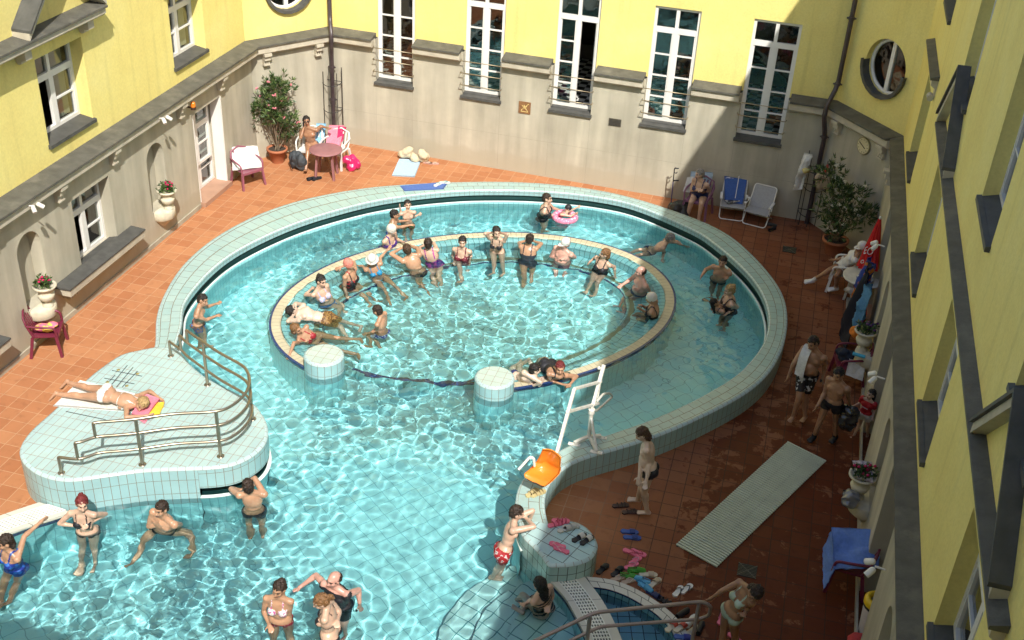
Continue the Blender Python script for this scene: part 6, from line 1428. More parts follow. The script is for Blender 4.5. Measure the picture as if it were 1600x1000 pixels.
# --- folding beach chairs
def beach_chair(loc, ang_, label, fab):
    t = thing('folding_beach_chair', (0, 0, 0), label, 'folding chair', 'folding beach chairs by the back wall'); w = .28
    for s_ in (0,):
        b = MB(); b.tube(bend([(-w, .02, .30), (-w, -.26, .02), (w, -.26, .02), (w, .02, .30)], .08), .013, 8); b.build('front_leg_frame', LW, t)
        b = MB(); b.tube(bend([(-w, -.22, .33), (-w, .34, .02), (w, .34, .02), (w, -.22, .33)], .08), .013, 8); b.build('rear_leg_frame', LW, t)
        b = MB(); b.tube(bend([(-w, .10, .30), (-w*.95, .38, .80), (w*.95, .38, .80), (w, .10, .30)], .07), .014, 8); b.build('back_frame', LW, t)
    b = MB(); b.box((-w+.01, -.24, .315), (w-.01, .14, .325)); b.build('seat', fab, t)
    b = MB(); b.add([(-w+.01, .13, .33), (w-.01, .13, .33), (w*.94, .37, .78), (-w*.94, .37, .78), (-w+.01, .142, .33), (w-.01, .142, .33), (w*.94, .382, .78), (-w*.94, .382, .78)], [(0, 1, 2, 3), (4, 5, 6, 7), (0, 1, 5, 4), (2, 3, 7, 6), (1, 2, 6, 5), (3, 0, 4, 7)]); bk_ = b.build('backrest', fab, t)
    for s_ in (-1, 1):
        b = MB(); b.box((s_*(w+.015)-.03, -.20, .49), (s_*(w+.015)+.03, .16, .52)); b.tube([(s_*(w+.01), -.16, .33), (s_*(w+.01), -.15, .49)], .012, 6); b.build('armrest', M('white_plastic', (.75, .74, .72), .35), t)
    t.location = loc; t.rotation_euler = (0, 0, ang_); return t
FG = M('grey_mesh_fabric', (.36, .36, .37), .7, var=.08, vs=30)
fc1, fc2 = G(1141, 340, 0), G(1181, 350, 0)
beach_chair(fc1+Vector((0, .22, 0)), R(4), 'folding beach chair covered with a blue towel and a magazine', FG)
beach_chair(fc2+Vector((0, .22, 0)), R(-12), 'bare grey folding beach chair next to the blue towelled one', FG)
q = fc1+Vector((0, .22, 0))
towel('towel', [q+Vector((-.32, .37, .83)), q+Vector((.22, .37, .82)), q+Vector((.22, -.0, .345)), q+Vector((-.2, -.0, .345))], BT, 'dark blue towel over the left folding beach chair', nz=.012, sub=18)
b = MB(); b.bar(q+Vector((.02, .375, .885)), q+Vector((.03, .06, .40)), .018, .012, up=(0, -1, 0)); b.build('towel_stripe', WT, bpy.data.objects[[o.name for o in SC.objects if o.get('label') == 'dark blue towel over the left folding beach chair'][0]])
b = MB(); b.bar(q+Vector((-.16, -.05, .365)), q+Vector((.10, .12, .40)), .19, .015, up=(0, 0, 1)); tag(b.build('magazine', pattern('magazine_print', (.06, .06, .06), (.55, .52, .48), 14, .52), loc=q+Vector((0, 0, .36))), 'dark glossy magazine lying on the blue towelled beach chair', 'magazine')
# crutch, bag
cq = G(1048, 316, 0); ct = G(1056, 262, .95); cr = thing('crutch', (cq.x, cq.y, 0), 'black and blue forearm crutch leaning on the sunny back wall', 'crutch')
b = MB(); b.tube([cq+Vector((0, .1, 0)), ct+Vector((-.02, 0, -.35))], .012, 6); b.build('shaft', M('blue_tube', (.06, .07, .25), .35, metal=.3), cr)
b = MB(); b.tube([ct+Vector((-.02, 0, -.36)), ct+Vector((-.03, .02, -.05)), ct], .014, 6); b.tube([ct+Vector((-.02, 0, -.34)), ct+Vector((.11, -.03, -.30))], .018, 6); b.tube([ct+Vector((-.03, 0, -.02)), ct+Vector((.05, -.03, .0)), ct+Vector((.06, .03, -.02))], .014, 6); b.tube([ct+Vector((-.02, 0, -.13)), ct+Vector((.03, -.03, -.13)), ct+Vector((.04, .03, -.12))], .012, 6); b.build('handle', CB, cr)
bq = G(1063, 334, 0)+Vector((-.05, .1, 0)); bg_ = heap('sports_bag', bq, .27, .26, M('black_nylon', (.02, .02, .022), .5), 'black sports bag with green cloth beside the old woman', 'bag', seed=3, n=9)
towel('cloth', [bq+Vector((-.22, .02, .22)), bq+Vector((.05, .10, .27)), bq+Vector((.10, -.10, .24)), bq+Vector((-.20, -.14, .13))], TW((.12, .48, .36), 'mint_cloth'), 'mint green cloth on top of the black sports bag', 'cloth', nz=.02)
q = xy(m4['P'], 0); towel('towel', [q+Vector((-.30, .30, .90)), q+Vector((.22, .28, .97)), q+Vector((.22, .22, .60)), q+Vector((-.30, .22, .55))], LBT, 'pale blue towel over the old woman\'s chair back', nz=.02)
towel('towel', [q+Vector((-.36, .22, .78)), q+Vector((-.22, .28, .80)), q+Vector((-.24, .05, .47)), q+Vector((-.40, .0, .50))], WT, 'white towel hanging off the side of the old woman\'s chair', nz=.02)
heap('handbag', (m4['P'].x+.03, m4['P'].y-.22, .60), .13, .12, M('brown_leather', (.10, .045, .02), .5, var=.3), 'brown handbag on the old woman\'s lap', 'bag', seed=6)
# trellises
def trellis(cx, cy, label, h=1.95):
    t = thing('plant_trellis', (cx, cy, 0), label, 'trellis')
    r = .26
    for k in range(5):
        a = R(180+180*k/4)+math.atan2(cy-cy, 1)*0; x, y = cx+r*math.cos(a), cy+r*math.sin(a)*.8; b = MB(); b.tube([(x, y, 0), (x, y, h+.12*(k % 2 == 0))], .010, 6); b.build('upright', IRON, t)
    for z in (.35, 1.0, h-.25):
        b = MB(); b.tube([(cx+r*math.cos(R(180+180*k/12)), cy+r*.8*math.sin(R(180+180*k/12)), z-.1*math.sin(math.pi*k/12)) for k in range(13)], .009, 6); b.tube([(cx-r, cy, z), (cx+r, cy, z)], .009, 6); b.build('hoop', IRON, t)
    return t
p0 = P_(0, .12); trellis(p0.x, p0.y, 'black iron trellis around the sunny left rain pipe'); p1 = Q_(0, .12); trellis(p1.x, p1.y, 'black iron trellis around the shaded right rain pipe', 1.7)
q = p1+Vector((-.27, -.12, 0)); towel('bathrobe', [q+Vector((-.10, 0, 1.80)), q+Vector((.08, -.08, 1.82)), q+Vector((.0, -.12, .95)), q+Vector((-.20, -.05, .85))], WT, 'white bathrobe hanging on the right trellis', 'bathrobe', nz=.05, sub=18, mid={(1, 1): (-.05, -.12, 0), (2, 1): (-.06, -.1, 0), (1, 2): (.04, -.06, 0)})
heap('cap', q+Vector((.0, -.16, 1.38)), .10, .12, M('yellow_cloth_cap', (.60, .50, .20), .8), 'pale yellow cap hung on the white bathrobe', 'cap', seed=2, n=4)
q = p1+Vector((.16, -.28, 1.05)); tb = heap('tote_bag', q, .17, .46, M('canvas_tote', (.45, .36, .24), .85, var=.12), 'beige canvas tote bag with printed letters on the right trellis', 'bag', seed=9, n=8, crumple=.012)
b = MB(); rd_ = M('tote_print', (.28, .05, .04), .8); bq_ = q+Vector((-.02, -.17, .30)); rx = Vector((.95, -.28, 0)).normalized()
def tl(a, c): b.bar(bq_+rx*a[0]+Vector((0, 0, a[1])), bq_+rx*c[0]+Vector((0, 0, c[1])), .010, .004, up=(0, -1, 0))
for s_ in ([((-.10, .05), (-.10, -.03)), ((-.10, -.03), (-.065, -.03))], [((-.05, .05), (-.05, -.03)), ((-.05, .05), (-.02, .05)), ((-.05, .01), (-.02, .01)), ((-.05, -.03), (-.02, -.03))], [((.0, .05), (.015, -.03)), ((.015, -.03), (.03, .05))], [((.05, .05), (.05, -.03))]):
    for a, c in s_: tl(a, c)
b.build('printed_letters', rd_, tb)
b = MB(); b.lathe(q+Vector((.02, 0, .42)), [(.04, 0), (.035, .16), (.012, .2), (0, .21)], 10); tag(b.build('bottle', M('red_plastic', (.55, .02, .02), .3), loc=q+Vector((0, 0, .42))), 'red bottle sticking out of the canvas tote bag', 'bottle')

# --- plants
GRN = M('oleander_leaf', (.035, .075, .018), .5, var=.35, vs=9); GRN2 = M('oleander_leaf_light', (.12, .17, .05), .5, var=.3, vs=9)
TERRA = M('terracotta_pot', (.42, .15, .07), .75, var=.15, dirt=.2); SOIL = M('soil', (.05, .035, .025), .9); BARK = M('bark', (.20, .15, .10), .85, var=.3, vs=12)
def join_(a, b_, mi):
    k = len(a.v); a.v += b_.v; a.f += [[k+i for i in f] for f in b_.f]; a.uv += b_.uv; a.mi += [mi]*len(b_.f); a.sm += b_.sm
def leafpatch(mb, c, d, L_, w, rd):
    d = d.normalized(); s_ = d.cross(Vector((rd.uniform(-1, 1), rd.uniform(-1, 1), rd.uniform(-1, 1)))); s_ = s_.normalized()*w
    mb.add([c, c+d*L_*.5+s_, c+d*L_, c+d*L_*.5-s_], [(0, 1, 2, 3)])
def oleander(loc, h, label, fl_mat, crown, seed, lean=(0, 0), pot=.24, nleaf=26):
    """crown: list of (dx, dy, z, radius) leaf clusters"""
    rd = random.Random(seed); t = thing('potted_oleander', loc, label, 'potted plant'); x, y, _ = loc
    b = MB(); b.lathe((x, y, 0), [(pot*.62, 0), (pot*.66, .02), (pot*.95, .30), (pot*1.1, .31), (pot*1.1, .37), (pot*.95, .37), (pot*.9, .33), (0, .32)], 24); b.build('pot', TERRA, t)
    st = MB(); lf = MB(); fl = MB(); base = Vector((x, y, .33))
    for (dx, dy, z, r) in crown:
        c = Vector((x+dx, y+dy, z)); midp = base.lerp(c, .5)+Vector((rd.uniform(-.1, .1), rd.uniform(-.1, .1), .05)); st.tube([base+Vector((rd.uniform(-.06, .06), rd.uniform(-.06, .06), 0)), midp, c], [.018, .012, .006], 6)
        for k in range(nleaf):
            o = Vector((rd.gauss(0, 1), rd.gauss(0, 1), rd.gauss(0, 1)))*r*.5; p = c+o
            ddir = (o+Vector((0, 0, .1))*1).normalized() if o.length > 0 else Vector((0, 0, 1)); st.tube([c+o*.2, p], .004, 4, cap=False) if k % 4 == 0 else None
            for q_ in range(6):
                lf.m = 1 if rd.random() < .35 else 0; leafpatch(lf, p, ddir+Vector((rd.uniform(-.9, .9), rd.uniform(-.9, .9), rd.uniform(-.5, .8))), rd.uniform(.10, .17), .014, rd)
        for k in range(rd.choice((0, 1, 1, 2))):
            p = c+Vector((rd.gauss(0, 1), rd.gauss(0, 1), abs(rd.gauss(0, 1))))*r*.6
            for q_ in range(7): fl.ball(p+Vector((rd.uniform(-.035, .035), rd.uniform(-.035, .035), rd.uniform(-.02, .02))), (.022, .022, .014), 6)
    b = MB(); b.disc((x, y), pot*.9, .335, 16); b.build('soil', SOIL, t)
    st.build('stem', BARK, t); lf.m = 2; lf.v_ = 0; join_(lf, fl, 2); lf.build('foliage', [GRN, GRN2, fl_mat], t, fix=False); return t
rd = random.Random(5); po = G(434, 249, 0)
cr1 = [(rd.uniform(-.42, .42)*(1 if z < 1.7 else .75), rd.uniform(-.25, .25), z, .22) for z in (.75, .85, .95, 1.05, 1.1, 1.2, 1.25, 1.3, 1.4, 1.45, 1.5, 1.55, 1.6, 1.65, 1.7, 1.8, 1.85, 1.9, 1.95, 2.0)]
oleander((po.x, po.y, 0), 2., 'potted oleander with pink flowers in the sunny left corner', M('pink_petal', (.75, .25, .30), .6), cr1, 3, nleaf=26)
pr = G(1302, 392, 0); bz_ = lambda px, py, z: (G(px, py, z)-Vector((pr.x, pr.y, z)))
cr2 = []
for px, py, z in ((1305, 262, 1.9), (1298, 278, 1.8), (1312, 290, 1.7), (1300, 300, 1.6), (1316, 308, 1.55), (1322, 300, 1.6), (1342, 302, 1.6), (1318, 328, 1.3), (1326, 336, 1.2), (1336, 322, 1.35), (1344, 330, 1.25), (1352, 338, 1.2), (1360, 334, 1.2), (1298, 318, 1.3), (1288, 326, 1.1), (1300, 344, .9), (1296, 352, .8), (1304, 362, .65), (1332, 348, 1.0), (1290, 270, 1.85)):
    v = bz_(px, py, z); cr2.append((v.x, v.y, z, .20))
oleander((pr.x, pr.y, 0), 2., 'potted oleander with white flowers in the shaded right corner', M('white_petal', (.72, .68, .52), .6), cr2, 4, pot=.27, nleaf=20)
CAST = M('cast_stone', (.60, .55, .42), .85)
def urn(loc, label, fcol, seed):
    x, y, z = loc; rd = random.Random(seed); t = thing('flower_urn', loc, label, 'flower urn', 'stone urns on the niche shelves')
    b = MB(); b.lathe((x, y, z), [(.10, .0), (.10, .03), (.05, .07), (.06, .10), (.12, .14), (.15, .22), (.14, .25), (.12, .26), (.14, .34), (.19, .38), (.21, .40), (.21, .43), (.18, .43), (.16, .40), (0, .39)], 24); b.build('urn', CAST, t)
    lf = MB(); fl = MB()
    for k in range(70):
        a = rd.uniform(0, 6.28); r_ = rd.uniform(0, .18); p = Vector((x+r_*math.cos(a), y+r_*math.sin(a), z+.41+rd.uniform(0, .14)))
        for q_ in range(5):
            lf.m = rd.random() < .3; leafpatch(lf, p, Vector((rd.uniform(-1, 1), rd.uniform(-1, 1), rd.uniform(-.2, 1))), rd.uniform(.05, .09), .018, rd)
        if k % 5 == 0: fl.ball(p+Vector((0, 0, .05)), (.028, .028, .02), 6)
    join_(lf, fl, 2); lf.build('foliage', [GRN, GRN2, fcol], t, fix=False); return t
PF = M('magenta_petal', (.50, .01, .09), .6)
for fr_, c, lb in ((F_L, NICHE_L[1], 'stone urn with red flowers above the maroon chair'), (F_L, NICHE_L[2], 'stone urn with pink flowers next to the glazed door'), (F_R, NICHE_R[2], 'stone urn with dark purple flowers on the far right shelf'), (F_R, NICHE_R[1], 'stone urn with magenta flowers under the striped cloth'), (F_R, NICHE_R[0], 'stone urn on the nearest right shelf beside the white bin')):
    p = fr_(c, .742, .18); urn((p.x, p.y, .742), lb, PF if 'purple' not in lb else M('purple_petal', (.10, .03, .16), .6), int(c*10))
# striped cloth on the urn, grey bag on the shelf, items on the far shelf
p = F_R(NICHE_R[1], 1.2, .2); towel('cloth', [p+Vector((-.16, .22, .03)), p+Vector((.12, .18, .10)), p+Vector((.16, -.18, -.02)), p+Vector((-.06, -.16, .02))], pattern('striped_cloth', (.60, .52, .52), (.40, .32, .34), 30, .5), 'pale striped cloth over the magenta flowers', 'cloth', nz=.03)
heap('plastic_bag', F_R(NICHE_R[1]-.28, .744, .24), .17, .22, M('grey_foil', (.22, .22, .23), .25, metal=.3, var=.3), 'crumpled grey plastic bag on the right niche shelf', 'bag', seed=12, crumple=.04)
heap('orange_towel', F_R(NICHE_R[2]+.25, .744, .30), .12, .26, TW((.70, .20, .02), 'orange_terry'), 'orange towel behind the purple flowered urn', 'towel', seed=13)
b = MB(); p = F_R(NICHE_R[2]-.28, .75, .22); b.tube([p+Vector((-.12, .03, .03)), p+Vector((.1, -.02, .03))], .035, 8); tag(b.build('sunscreen_bottle', M('cyan_plastic', (.05, .40, .60), .3), loc=p), 'bright blue bottle lying on the far right shelf', 'bottle')
# robes hanging on the right wall
fr_ = F_R
def hang(u0, u1, z0, z1, d, mat, label, seed, name='bathrobe'):
    a, b_, c, d_ = fr_(u0, z1, d+.04), fr_(u1, z1, d+.04), fr_(u1+.1, z0, d+.14), fr_(u0-.1, z0, d+.14)
    md = {(i, j): tuple(fr_.n*(.12*math.sin(seed+i*1.1+j*2.3)+.05)) for i in (0, 1, 2, 3) for j in (1, 2)}
    towel(name, [a, b_, c, d_], mat, label, 'bathrobe' if 'robe' in name else 'towel', nz=.03, sub=18, th_=.02, mid=md)
hang(20.35, 20.75, .45, 1.75, .18, pattern('blue_orange_cloth', (.02, .05, .28), (.60, .18, .02), 6, .56), 'blue and orange beach towel hanging on the right wall', 2, 'beach_towel')
hang(19.98, 20.45, .15, 1.80, .24, M('black_robe_cloth', (.012, .012, .02), .9), 'long black bathrobe hanging on the right wall', 1)
hang(19.78, 20.05, .55, 1.55, .12, TW((.10, .26, .44), 'steel_blue_terry'), 'steel blue bathrobe hanging beside the black one', 4)
b = MB(); p = G(1336, 500, 0); b.box((p.x-.16, p.y-.16, 0), (p.x+.16, p.y+.16, .3)); b.box((p.x-.175, p.y-.175, .3), (p.x+.175, p.y+.175, .33)); tag(b.build('red_crate', M('red_box', (.45, .02, .015), .45), loc=(p.x, p.y, 0)), 'red plastic box on the floor below the black bathrobe', 'box')
heap('clear_bag', fr_(20.95, .74, .42), .14, .16, M('clear_plastic_bag', (.35, .33, .32), .15, var=.3), 'clear plastic bag at the foot of the parasol', 'bag', seed=21)
# clothes on the maroon chair at the right
q = G(1322, 592, 0)
heap('dark_jacket', q+Vector((-.05, .02, .44)), .20, .22, M('dark_blue_cloth', (.012, .018, .035), .9), 'dark blue jacket bundled on the maroon chair at the right', 'jacket', seed=14)
towel('towel', [q+Vector((.10, .30, .82)), q+Vector((.32, .24, .90)), q+Vector((.30, -.24, .60)), q+Vector((.02, -.22, .55))], TW((.62, .46, .17), 'mustard_terry'), 'mustard yellow towel over the loaded maroon chair', nz=.04)
towel('towel', [q+Vector((-.05, -.20, .62)), q+Vector((.24, -.24, .60)), q+Vector((.26, -.34, .28)), q+Vector((-.06, -.32, .34))], WT, 'white towel hanging from the loaded maroon chair', nz=.03)
# blue towel chair, bottom right
q = G(1322, 908, 0)
towel('towel', [q+Vector((-.36, .30, .74)), q+Vector((.30, .26, .92)), q+Vector((.34, -.28, .66)), q+Vector((-.26, -.34, .52))], TW((.14, .25, .60), 'cornflower_terry'), 'cornflower blue towel draped over a chair, bottom right', nz=.04, sub=22, mid={(1, 1): (0, 0, -.10), (1, 2): (0, 0, -.04), (2, 1): (0, 0, -.04), (2, 2): (0, 0, .06)})
towel('towel_end', [q+Vector((-.34, .28, .74)), q+Vector((-.24, -.32, .53)), q+Vector((-.34, -.42, .18)), q+Vector((-.42, .22, .38))], MATS['cornflower_terry'], 'hanging end of the cornflower blue towel, bottom right', nz=.03)
# bin with yellow lid, red bundle
p = G(1352, 985, 0)+Vector((.05, -.02, 0)); bn = thing('waste_bin', (p.x, p.y, 0), 'white waste bin with yellow and black lid by the right wall', 'bin')
b = MB(); b.lathe((p.x, p.y, 0), [(.15, 0), (.18, .58), (.17, .6)], 22); b.build('bin_body', M('bin_white', (.60, .55, .53), .45), bn)
b = MB(); b.lathe((p.x, p.y, 0), [(.185, .55), (.195, .60), (.16, .60)], 22); b.build('black_ring', CB, bn)
b = MB(); b.lathe((p.x, p.y, 0), [(.19, .60), (.19, .66), (.15, .70), (.11, .69), (.11, .62)], 22); b.build('lid', M('yellow_plastic', (.75, .48, .01), .35), bn)
heap('red_bundle', G(1334, 1000, 0)+Vector((0, -.1, 0)), .18, .22, TW((.50, .05, .05), 'faded_red_terry'), 'faded red cloth bundle in front of the white bin', 'cloth', seed=15)
# slatted duckboard
def duckboard():
    A, B_, C_, D__ = G(1056, 849, .02), G(1120, 884, .02), G(1292, 717, .02), G(1232, 687, .02)
    t = thing('slatted_mat', (A+C_)/2*1., 'long grey slatted plastic mat across the wet tiles', 'mat'); t.location.z = 0
    b = MB(); n = 64
    for k in range(n):
        f = (k+.5)/n; b.bar(A.lerp(D__, f), B_.lerp(C_, f), .030, .022)
    b.build('slats', M('grey_slat_plastic', (.54, .60, .48), .6, var=.08), t)
    b = MB()
    for f in (.04, .35, .65, .96): b.bar(A.lerp(B_, f)+Vector((0, 0, -.012)), D__.lerp(C_, f)+Vector((0, 0, -.012)), .03, .012)
    b.build('bearer', M('dark_slat_plastic', (.06, .06, .05), .7), t)
duckboard()
# floor drains
for (px, s_, lb) in (((1234, 387), .15, 'small square floor drain in the shaded corner deck'), ((1168, 889), .14, 'dark floor drain grate near the slatted mat')):
    q = G(*px, 0); t = thing('floor_drain', (q.x, q.y, 0), lb, 'drain'); b = MB(); b.box((q.x-s_, q.y-s_, .001), (q.x+s_, q.y+s_, .006)); b.build('drain_pit', M('drain_black', (.012, .012, .01), .7), t)
    b = MB(); 
    for k in range(9):
        o = -s_+.02+(2*s_-.04)*k/8; b.bar((q.x-s_, q.y+o, .010), (q.x+s_, q.y+o, .010), .010, .006)
    for k in (-1, 1): b.bar((q.x-s_, q.y-s_*k, .013), (q.x+s_, q.y+s_*k, .013), .014, .006)
    b.build('grate_bars', M('drain_iron', (.10, .09, .06), .5), t)
# --- footwear: every shoe is its own thing
def shoe(loc, heading, col, kind, label, group, strap=None, k=1, L_=.25):
    m_ = M('sole_%d_%d_%d' % tuple(int(c*99) for c in col), col, .6, var=.08); ms = M('strap_%d_%d_%d' % tuple(int(c*99) for c in (strap or col)), strap or col, .5)
    t = thing('slipper' if kind != 'shoe' else 'shoe', (0, 0, 0), label, 'slipper' if kind != 'shoe' else 'shoe', group)
    prof = [(0, -.5, .32), (0, -.42, .9), (0, -.15, .72), (0, .15, .95), (0, .36, .98), (0, .48, .6)]
    out = [(-.048*w_, y*L_) for _, y, w_ in prof]+[(0, .52*L_)]+[(.048*w_, y*L_) for _, y, w_ in reversed(prof)]+[(0, -.52*L_)]
    b = MB(); b.slab(out, 0.001, .026, bottom=True); b.build('sole', m_, t)
    b = MB()
    if kind == 'slide':
        n = 8
        for i in range(n):
            a0, a1_ = math.pi*i/n, math.pi*(i+1)/n
            v = [(.050*math.cos(a), yy*L_, .022+.045*math.sin(a)) for yy in (.0, .30) for a in (a0, a1_)]; v2 = [(p[0]*.9, p[1], p[2]-.006) for p in v]; b.add(v+v2, [(0, 1, 3, 2), (4, 5, 7, 6), (0, 1, 5, 4), (2, 3, 7, 6)])
    elif kind == 'flip':
        b.tube([(-.045, -.02, .026), (-.03, .03, .045), (0, .30*L_, .028)], .006, 6); b.tube([(.045, -.02, .026), (.03, .03, .045), (0, .30*L_, .028)], .006, 6)
    elif kind in ('clog', 'shoe'):
        prv = None; n = 8
        for i in range(6):
            f = i/5; yy = (-.02+.50*f)*L_ if kind == 'clog' else (-.48+.96*f)*L_; w_ = .047*(1-.35*f**4); h = (.062 if kind == 'clog' else .06)*(1-.55*f**2); rw = [(w_*math.cos(math.pi*j/n), yy, .022+h*math.sin(math.pi*j/n)) for j in range(n+1)]
            if prv:
                for j in range(n): b.add([prv[j], prv[j+1], rw[j+1], rw[j]], [(0, 1, 2, 3)])
            prv = rw
        b.add(prv, [tuple(range(n+1))])
        if kind == 'clog': b.tube([(-.045, -.01, .04), (-.03, -.48*L_, .05), (.03, -.48*L_, .05), (.045, -.01, .04)], .007, 6)
    elif kind == 'sandal':
        for yy in (-.18, .08, .28):
            b.tube([(.048*math.cos(math.pi*i/6), yy*L_, .024+.04*math.sin(math.pi*i/6)) for i in range(7)], .008, 6)
    b.build('strap' if kind not in ('shoe', 'clog') else 'upper', ms, t)
    t.location = loc; t.rotation_euler = (0, 0, R(heading-90)); return t
PK = (.75, .16, .26); BK = (.015, .015, .02); CM = (.62, .56, .44); WH = (.70, .68, .64); BLU = (.04, .10, .36); GRE = (.06, .30, .03); CY_ = (.10, .38, .62); NVY = (.02, .03, .10); BRN = (.06, .03, .025)
bzk = RZ+.006
shoes = [
 ((869, 820, bzk), 40, PK, 'sandal', 'pink strap sandal at the back of the tiled block', 1, (.5, .05, .12)), ((876, 815, bzk), 15, PK, 'sandal', 'pink strap sandal at the back of the tiled block', 1, (.5, .05, .12)),
 ((884, 828, bzk), 40, (.5, .5, .46), 'slide', 'off white slide beside the pink sandals on the tiled block', 2, (.45, .45, .42)), ((892, 824, bzk), 30, (.5, .5, .46), 'slide', 'off white slide beside the pink sandals on the tiled block', 2, (.45, .45, .42)),
 ((905, 841, bzk), 55, BK, 'slide', 'black slide with white strap on the tiled block', 3, (.6, .6, .55)), ((917, 845, bzk), 60, BK, 'slide', 'black slide with white strap on the tiled block', 3, (.6, .6, .55)),
 ((871, 853, bzk), 175, PK, 'flip', 'bright pink flip flop at the front of the tiled block', 4, (.75, .4, .45)), ((877, 860, bzk), 165, PK, 'flip', 'bright pink flip flop at the front of the tiled block', 4, (.75, .4, .45)),
 ((832, 771, RZ+.003), 60, (.55, .45, .22), 'sandal', 'beige sandal on the rim under the lift seat', 5, (.45, .35, .18)), ((841, 772, RZ+.003), 50, (.55, .45, .22), 'sandal', 'beige sandal on the rim under the lift seat', 5, (.45, .35, .18)),
 ((970, 788, 0), 25, BRN, 'sandal', 'dark brown sandal in front of the barefoot man', 6, BRN), ((985, 798, 0), 25, BRN, 'sandal', 'dark brown sandal in front of the barefoot man', 6, BRN),
 ((984, 829, 0), 10, BLU, 'slide', 'blue slide alone on the shaded deck left of the mat', 7, (.03, .06, .22)), ((988, 838, 0), 12, BLU, 'slide', 'blue slide alone on the shaded deck left of the mat', 7, (.03, .06, .22)),
 ((986, 861, 0), -10, PK, 'flip', 'pink flip flop lying below the blue slides', 8, (.5, .05, .1)), ((998, 862, 0), -15, PK, 'flip', 'pink flip flop lying below the blue slides', 8, (.5, .05, .1)),
 ((993, 874, 0), 60, PK, 'flip', 'pink flip flop touching the green clogs', 9, (.6, .3, .4)), ((987, 882, 0), 50, PK, 'flip', 'pink flip flop touching the green clogs', 9, (.6, .3, .4)),
 ((942, 887, 0), 65, BK, 'slide', 'black slide by the right side of the tiled block', 10, BK), ((965, 891, 0), 65, BK, 'slide', 'black slide by the right side of the tiled block', 10, BK),
 ((995, 890, 0), 15, GRE, 'clog', 'bright green rubber clog', 11, GRE), ((983, 899, 0), 10, GRE, 'clog', 'bright green rubber clog', 11, GRE),
 ((1013, 896, 0), 15, CM, 'slide', 'cream slide next to the green clogs', 12, (.5, .4, .28)), ((1023, 909, 0), 60, CM, 'slide', 'cream slide next to the green clogs', 12, (.5, .4, .28)),
 ((1003, 905, 0), 170, CY_, 'clog', 'light blue rubber clog', 13, CY_), ((1009, 916, 0), -30, CY_, 'clog', 'light blue rubber clog', 13, CY_),
 ((1022, 927, 0), -25, NVY, 'slide', 'dark navy slide by the foot bath curb', 14, NVY),
 ((1039, 938, 0), -20, BK, 'sandal', 'black sandal by the foot bath curb', 15, BK),
 ((1060, 922, 0), 70, WH, 'flip', 'white flip flop alone on the wet deck', 16, BK), ((1073, 918, 0), 60, WH, 'flip', 'white flip flop alone on the wet deck', 16, BK),
 ((966, 902, 0), 45, (.45, .33, .25), 'flip', 'small beige slipper between the black and green pairs', 17, CM), ((983, 906, 0), 45, (.45, .33, .25), 'flip', 'small beige slipper between the black and green pairs', 17, CM),
 ((1067, 957, 0), 60, BK, 'shoe', 'black shoe standing under the handrail', 18, BK),
 ((1050, 980, GZ+.003), 60, CM, 'slide', 'cream slipper with red strap on the foot bath curb', 19, (.55, .08, .05)), ((1064, 981, GZ+.003), 55, CM, 'slide', 'cream slipper with red strap on the foot bath curb', 19, (.55, .08, .05)),
 ((1079, 972, GZ+.0), 70, WH, 'shoe', 'white trainer beside the red strapped slippers', 20, WH), ((1082, 985, 0), 60, WH, 'shoe', 'white trainer beside the red strapped slippers', 20, WH),
 ((1094, 980, 0), 80, BK, 'shoe', 'black shoe right of the handrail post', 21, BK),
 ((1068, 997, GZ+.003), 10, BLU, 'slide', 'dark blue slide on the end of the foot bath curb', 22, (.02, .03, .25)),
 ((1149, 996, 0), -35, PK, 'flip', 'pink flip flop at the bending woman\'s feet', 23, PK), ((1128, 965, 0), 80, PK, 'flip', 'pink flip flop at the bending woman\'s feet', 23, PK),
 ((487, 277, 0), 60, BK, 'shoe', 'black shoe in front of the mauve table', 24, BK), ((495, 277, 0), 60, BK, 'shoe', 'black shoe in front of the mauve table', 24, BK),
 ((668, 252, 0), 0, (.5, .3, .25), 'flip', 'pale pink sandal right of the cream beach bag', 25, CM), ((678, 253, 0), 15, (.5, .3, .25), 'flip', 'pale pink sandal right of the cream beach bag', 25, CM),
 ((684, 289, bz), 70, WH, 'flip', 'white and teal sandal on the royal blue towel', 26, (.1, .4, .45)), ((695, 286, bz), 20, WH, 'flip', 'white and teal sandal on the royal blue towel', 26, (.1, .4, .45)),
 ((1205, 349, 0), 0, BK, 'shoe', 'black shoe right of the bare beach chair', 27, BK), ((1207, 356, 0), 60, BK, 'shoe', 'black shoe right of the bare beach chair', 27, BK),
 ((1330, 770, 0), 10, BK, 'shoe', 'black shoe below the grey plastic bag', 28, BK), ((1338, 778, 0), -5, BK, 'shoe', 'black shoe below the grey plastic bag', 28, BK)]
for (px, hd, col, kind, lb, gi, st_) in shoes:
    shoe(G(*px), hd, col, kind, lb, 'pair: '+lb if sum(1 for s_ in shoes if s_[5] == gi) > 1 else None, st_, L_=.27 if kind != 'flip' else .25)
b = MB(); q = G(663, 250, 0); b.lathe(q, [(.035, 0), (.035, .16), (.012, .20), (.012, .24), (0, .245)], 10); tag(b.build('water_bottle', M('clear_pink_bottle', (.6, .42, .38), .15), loc=q), 'small clear bottle beside the cream bundle', 'bottle')
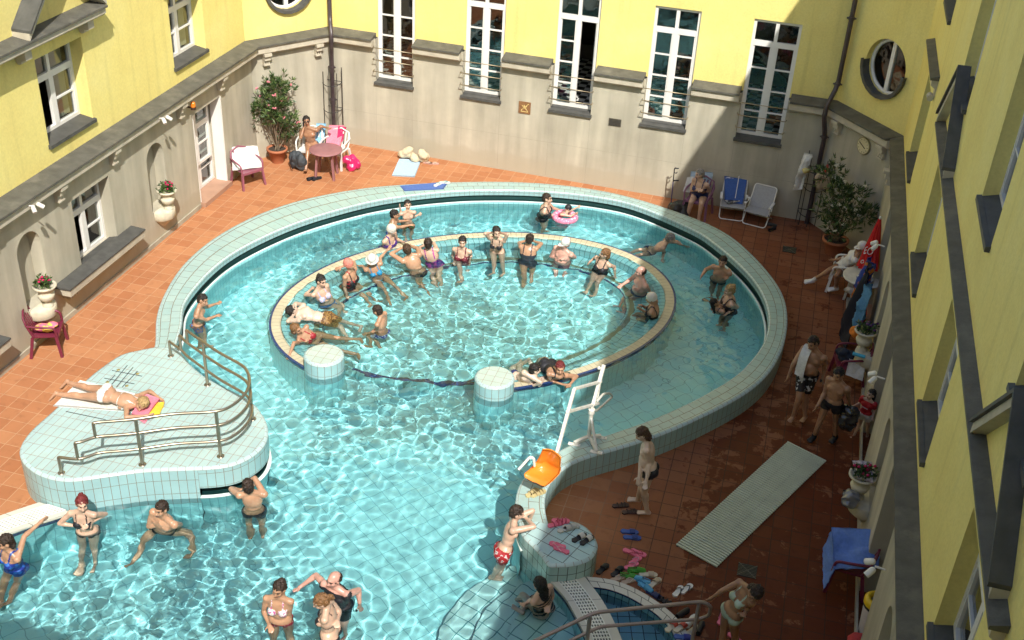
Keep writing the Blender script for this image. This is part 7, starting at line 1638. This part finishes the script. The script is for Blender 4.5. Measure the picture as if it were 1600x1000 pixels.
# carried things
def hand_towel(): pass
S_ = m6['S']['R']; f_ = m6['fr']; l_ = m6['lat']; Z_ = Vector((0, 0, 1)); rows = []
for fo_, zo_ in ((-.16, -.16), (-.10, .03), (0., .085), (.13, .02), (.19, -.14), (.21, -.40)): rows.append([S_+f_*fo_+Z_*zo_+l_*q_ for q_ in (-.01, .05, .10, .15)])
tag(surf(rows, 16, .012, 'towel', WT, None, .008), 'white towel over the tall man\'s right shoulder', 'towel')
w_ = m7['W']['L']; heap('carrier_bag', w_+Vector((.02, -.08, -.50)), .15, .48, M('black_shiny_bag', (.03, .03, .035), .15, coat=.5, var=.4), 'dark shiny carrier bag in the hand of the man in trunks', 'bag', seed=16, n=9, crumple=.03)
w_ = m3['W']['R']; b = MB(); b.box((w_.x-.01, w_.y-.05, w_.z+.02), (w_.x+.012, w_.y-.01, w_.z+.13)); tag(b.build('mobile_phone', CB, loc=w_), 'black mobile phone at the ear of the seated man', 'phone')
# sunglasses on the man with the phone
hp_ = m3['hp']; b = MB()
for k in (-1, 1): b.ball(hp_(.032*k, .098, .008), (.030, .012, .020), 8)
b.tube([hp_(-.03, .105, .014), hp_(.03, .105, .014)], .005, 5)
for k in (-1, 1): b.tube([hp_(.058*k, .085, .012), hp_(.085*k, -.01, .008)], .004, 5)
b.build('sunglasses', CB, m3['body'])
# lettering on the girl's red shirt
c_ = m8['N']-m8['up']*.13+m8['fr']*.085; b = MB()
for i, o_ in enumerate((-.045, -.027, -.009, .009, .027, .045)):
    b.bar(c_+m8['lat']*o_+m8['up']*.010, c_+m8['lat']*o_-m8['up']*.010, .010, .004, up=m8['fr'])
b.build('shirt_print', M('white_print', (.7, .7, .7), .6), m8['body'])
wout = [(p.x, p.y) for p in mids(RI, RO, .2)[i_a:]]+[(c0.x-.1, c0.y)]+[(p.x+.05, p.y) for p in gA[2:]]+[(gA[-1].x, 5.6), (-12, 5.6)]+[(p.x, p.y) for p in reversed(mids(gA2, gB2, .1))]+[(PL[k].x, PL[k].y) for k in range(seg_i(PL, (85, 748), PZ), 0, -1)][:0]
pk = [k for k in range(seg_i(PL, (110, 750), PZ), len(PL))]
wout += [(pw[k].x, pw[k].y) for k in pk]
me = water('pool_water', wout, WZ, .036, [(1.3, .024, 10), (.62, .028, 14), (.30, .034, 24), (.16, .037, 24)])
me.materials.append(WM); wo_ = link('pool_water', me); tag(wo_, kind='structure')
fbo = [(p.x, p.y) for p in mids(fi, fo, .1)]+[(p.x-.03, p.y) for p in reversed(gB)]
me = water('foot_bath_water', fbo, .03, .06, [(.5, .012, 8)]); me.materials.append(WM2); fw_ = link('foot_bath_water', me); tag(fw_, kind='structure')
CAUST = True
if CAUST:
    sl.cycles.is_caustics_light = True
    wo_.cycles.is_caustics_caster = True

if CAUST:
    for o in SC.objects:
        if o.type == 'MESH' and o not in (wo_, fw_):
            o.cycles.is_caustics_receiver = True
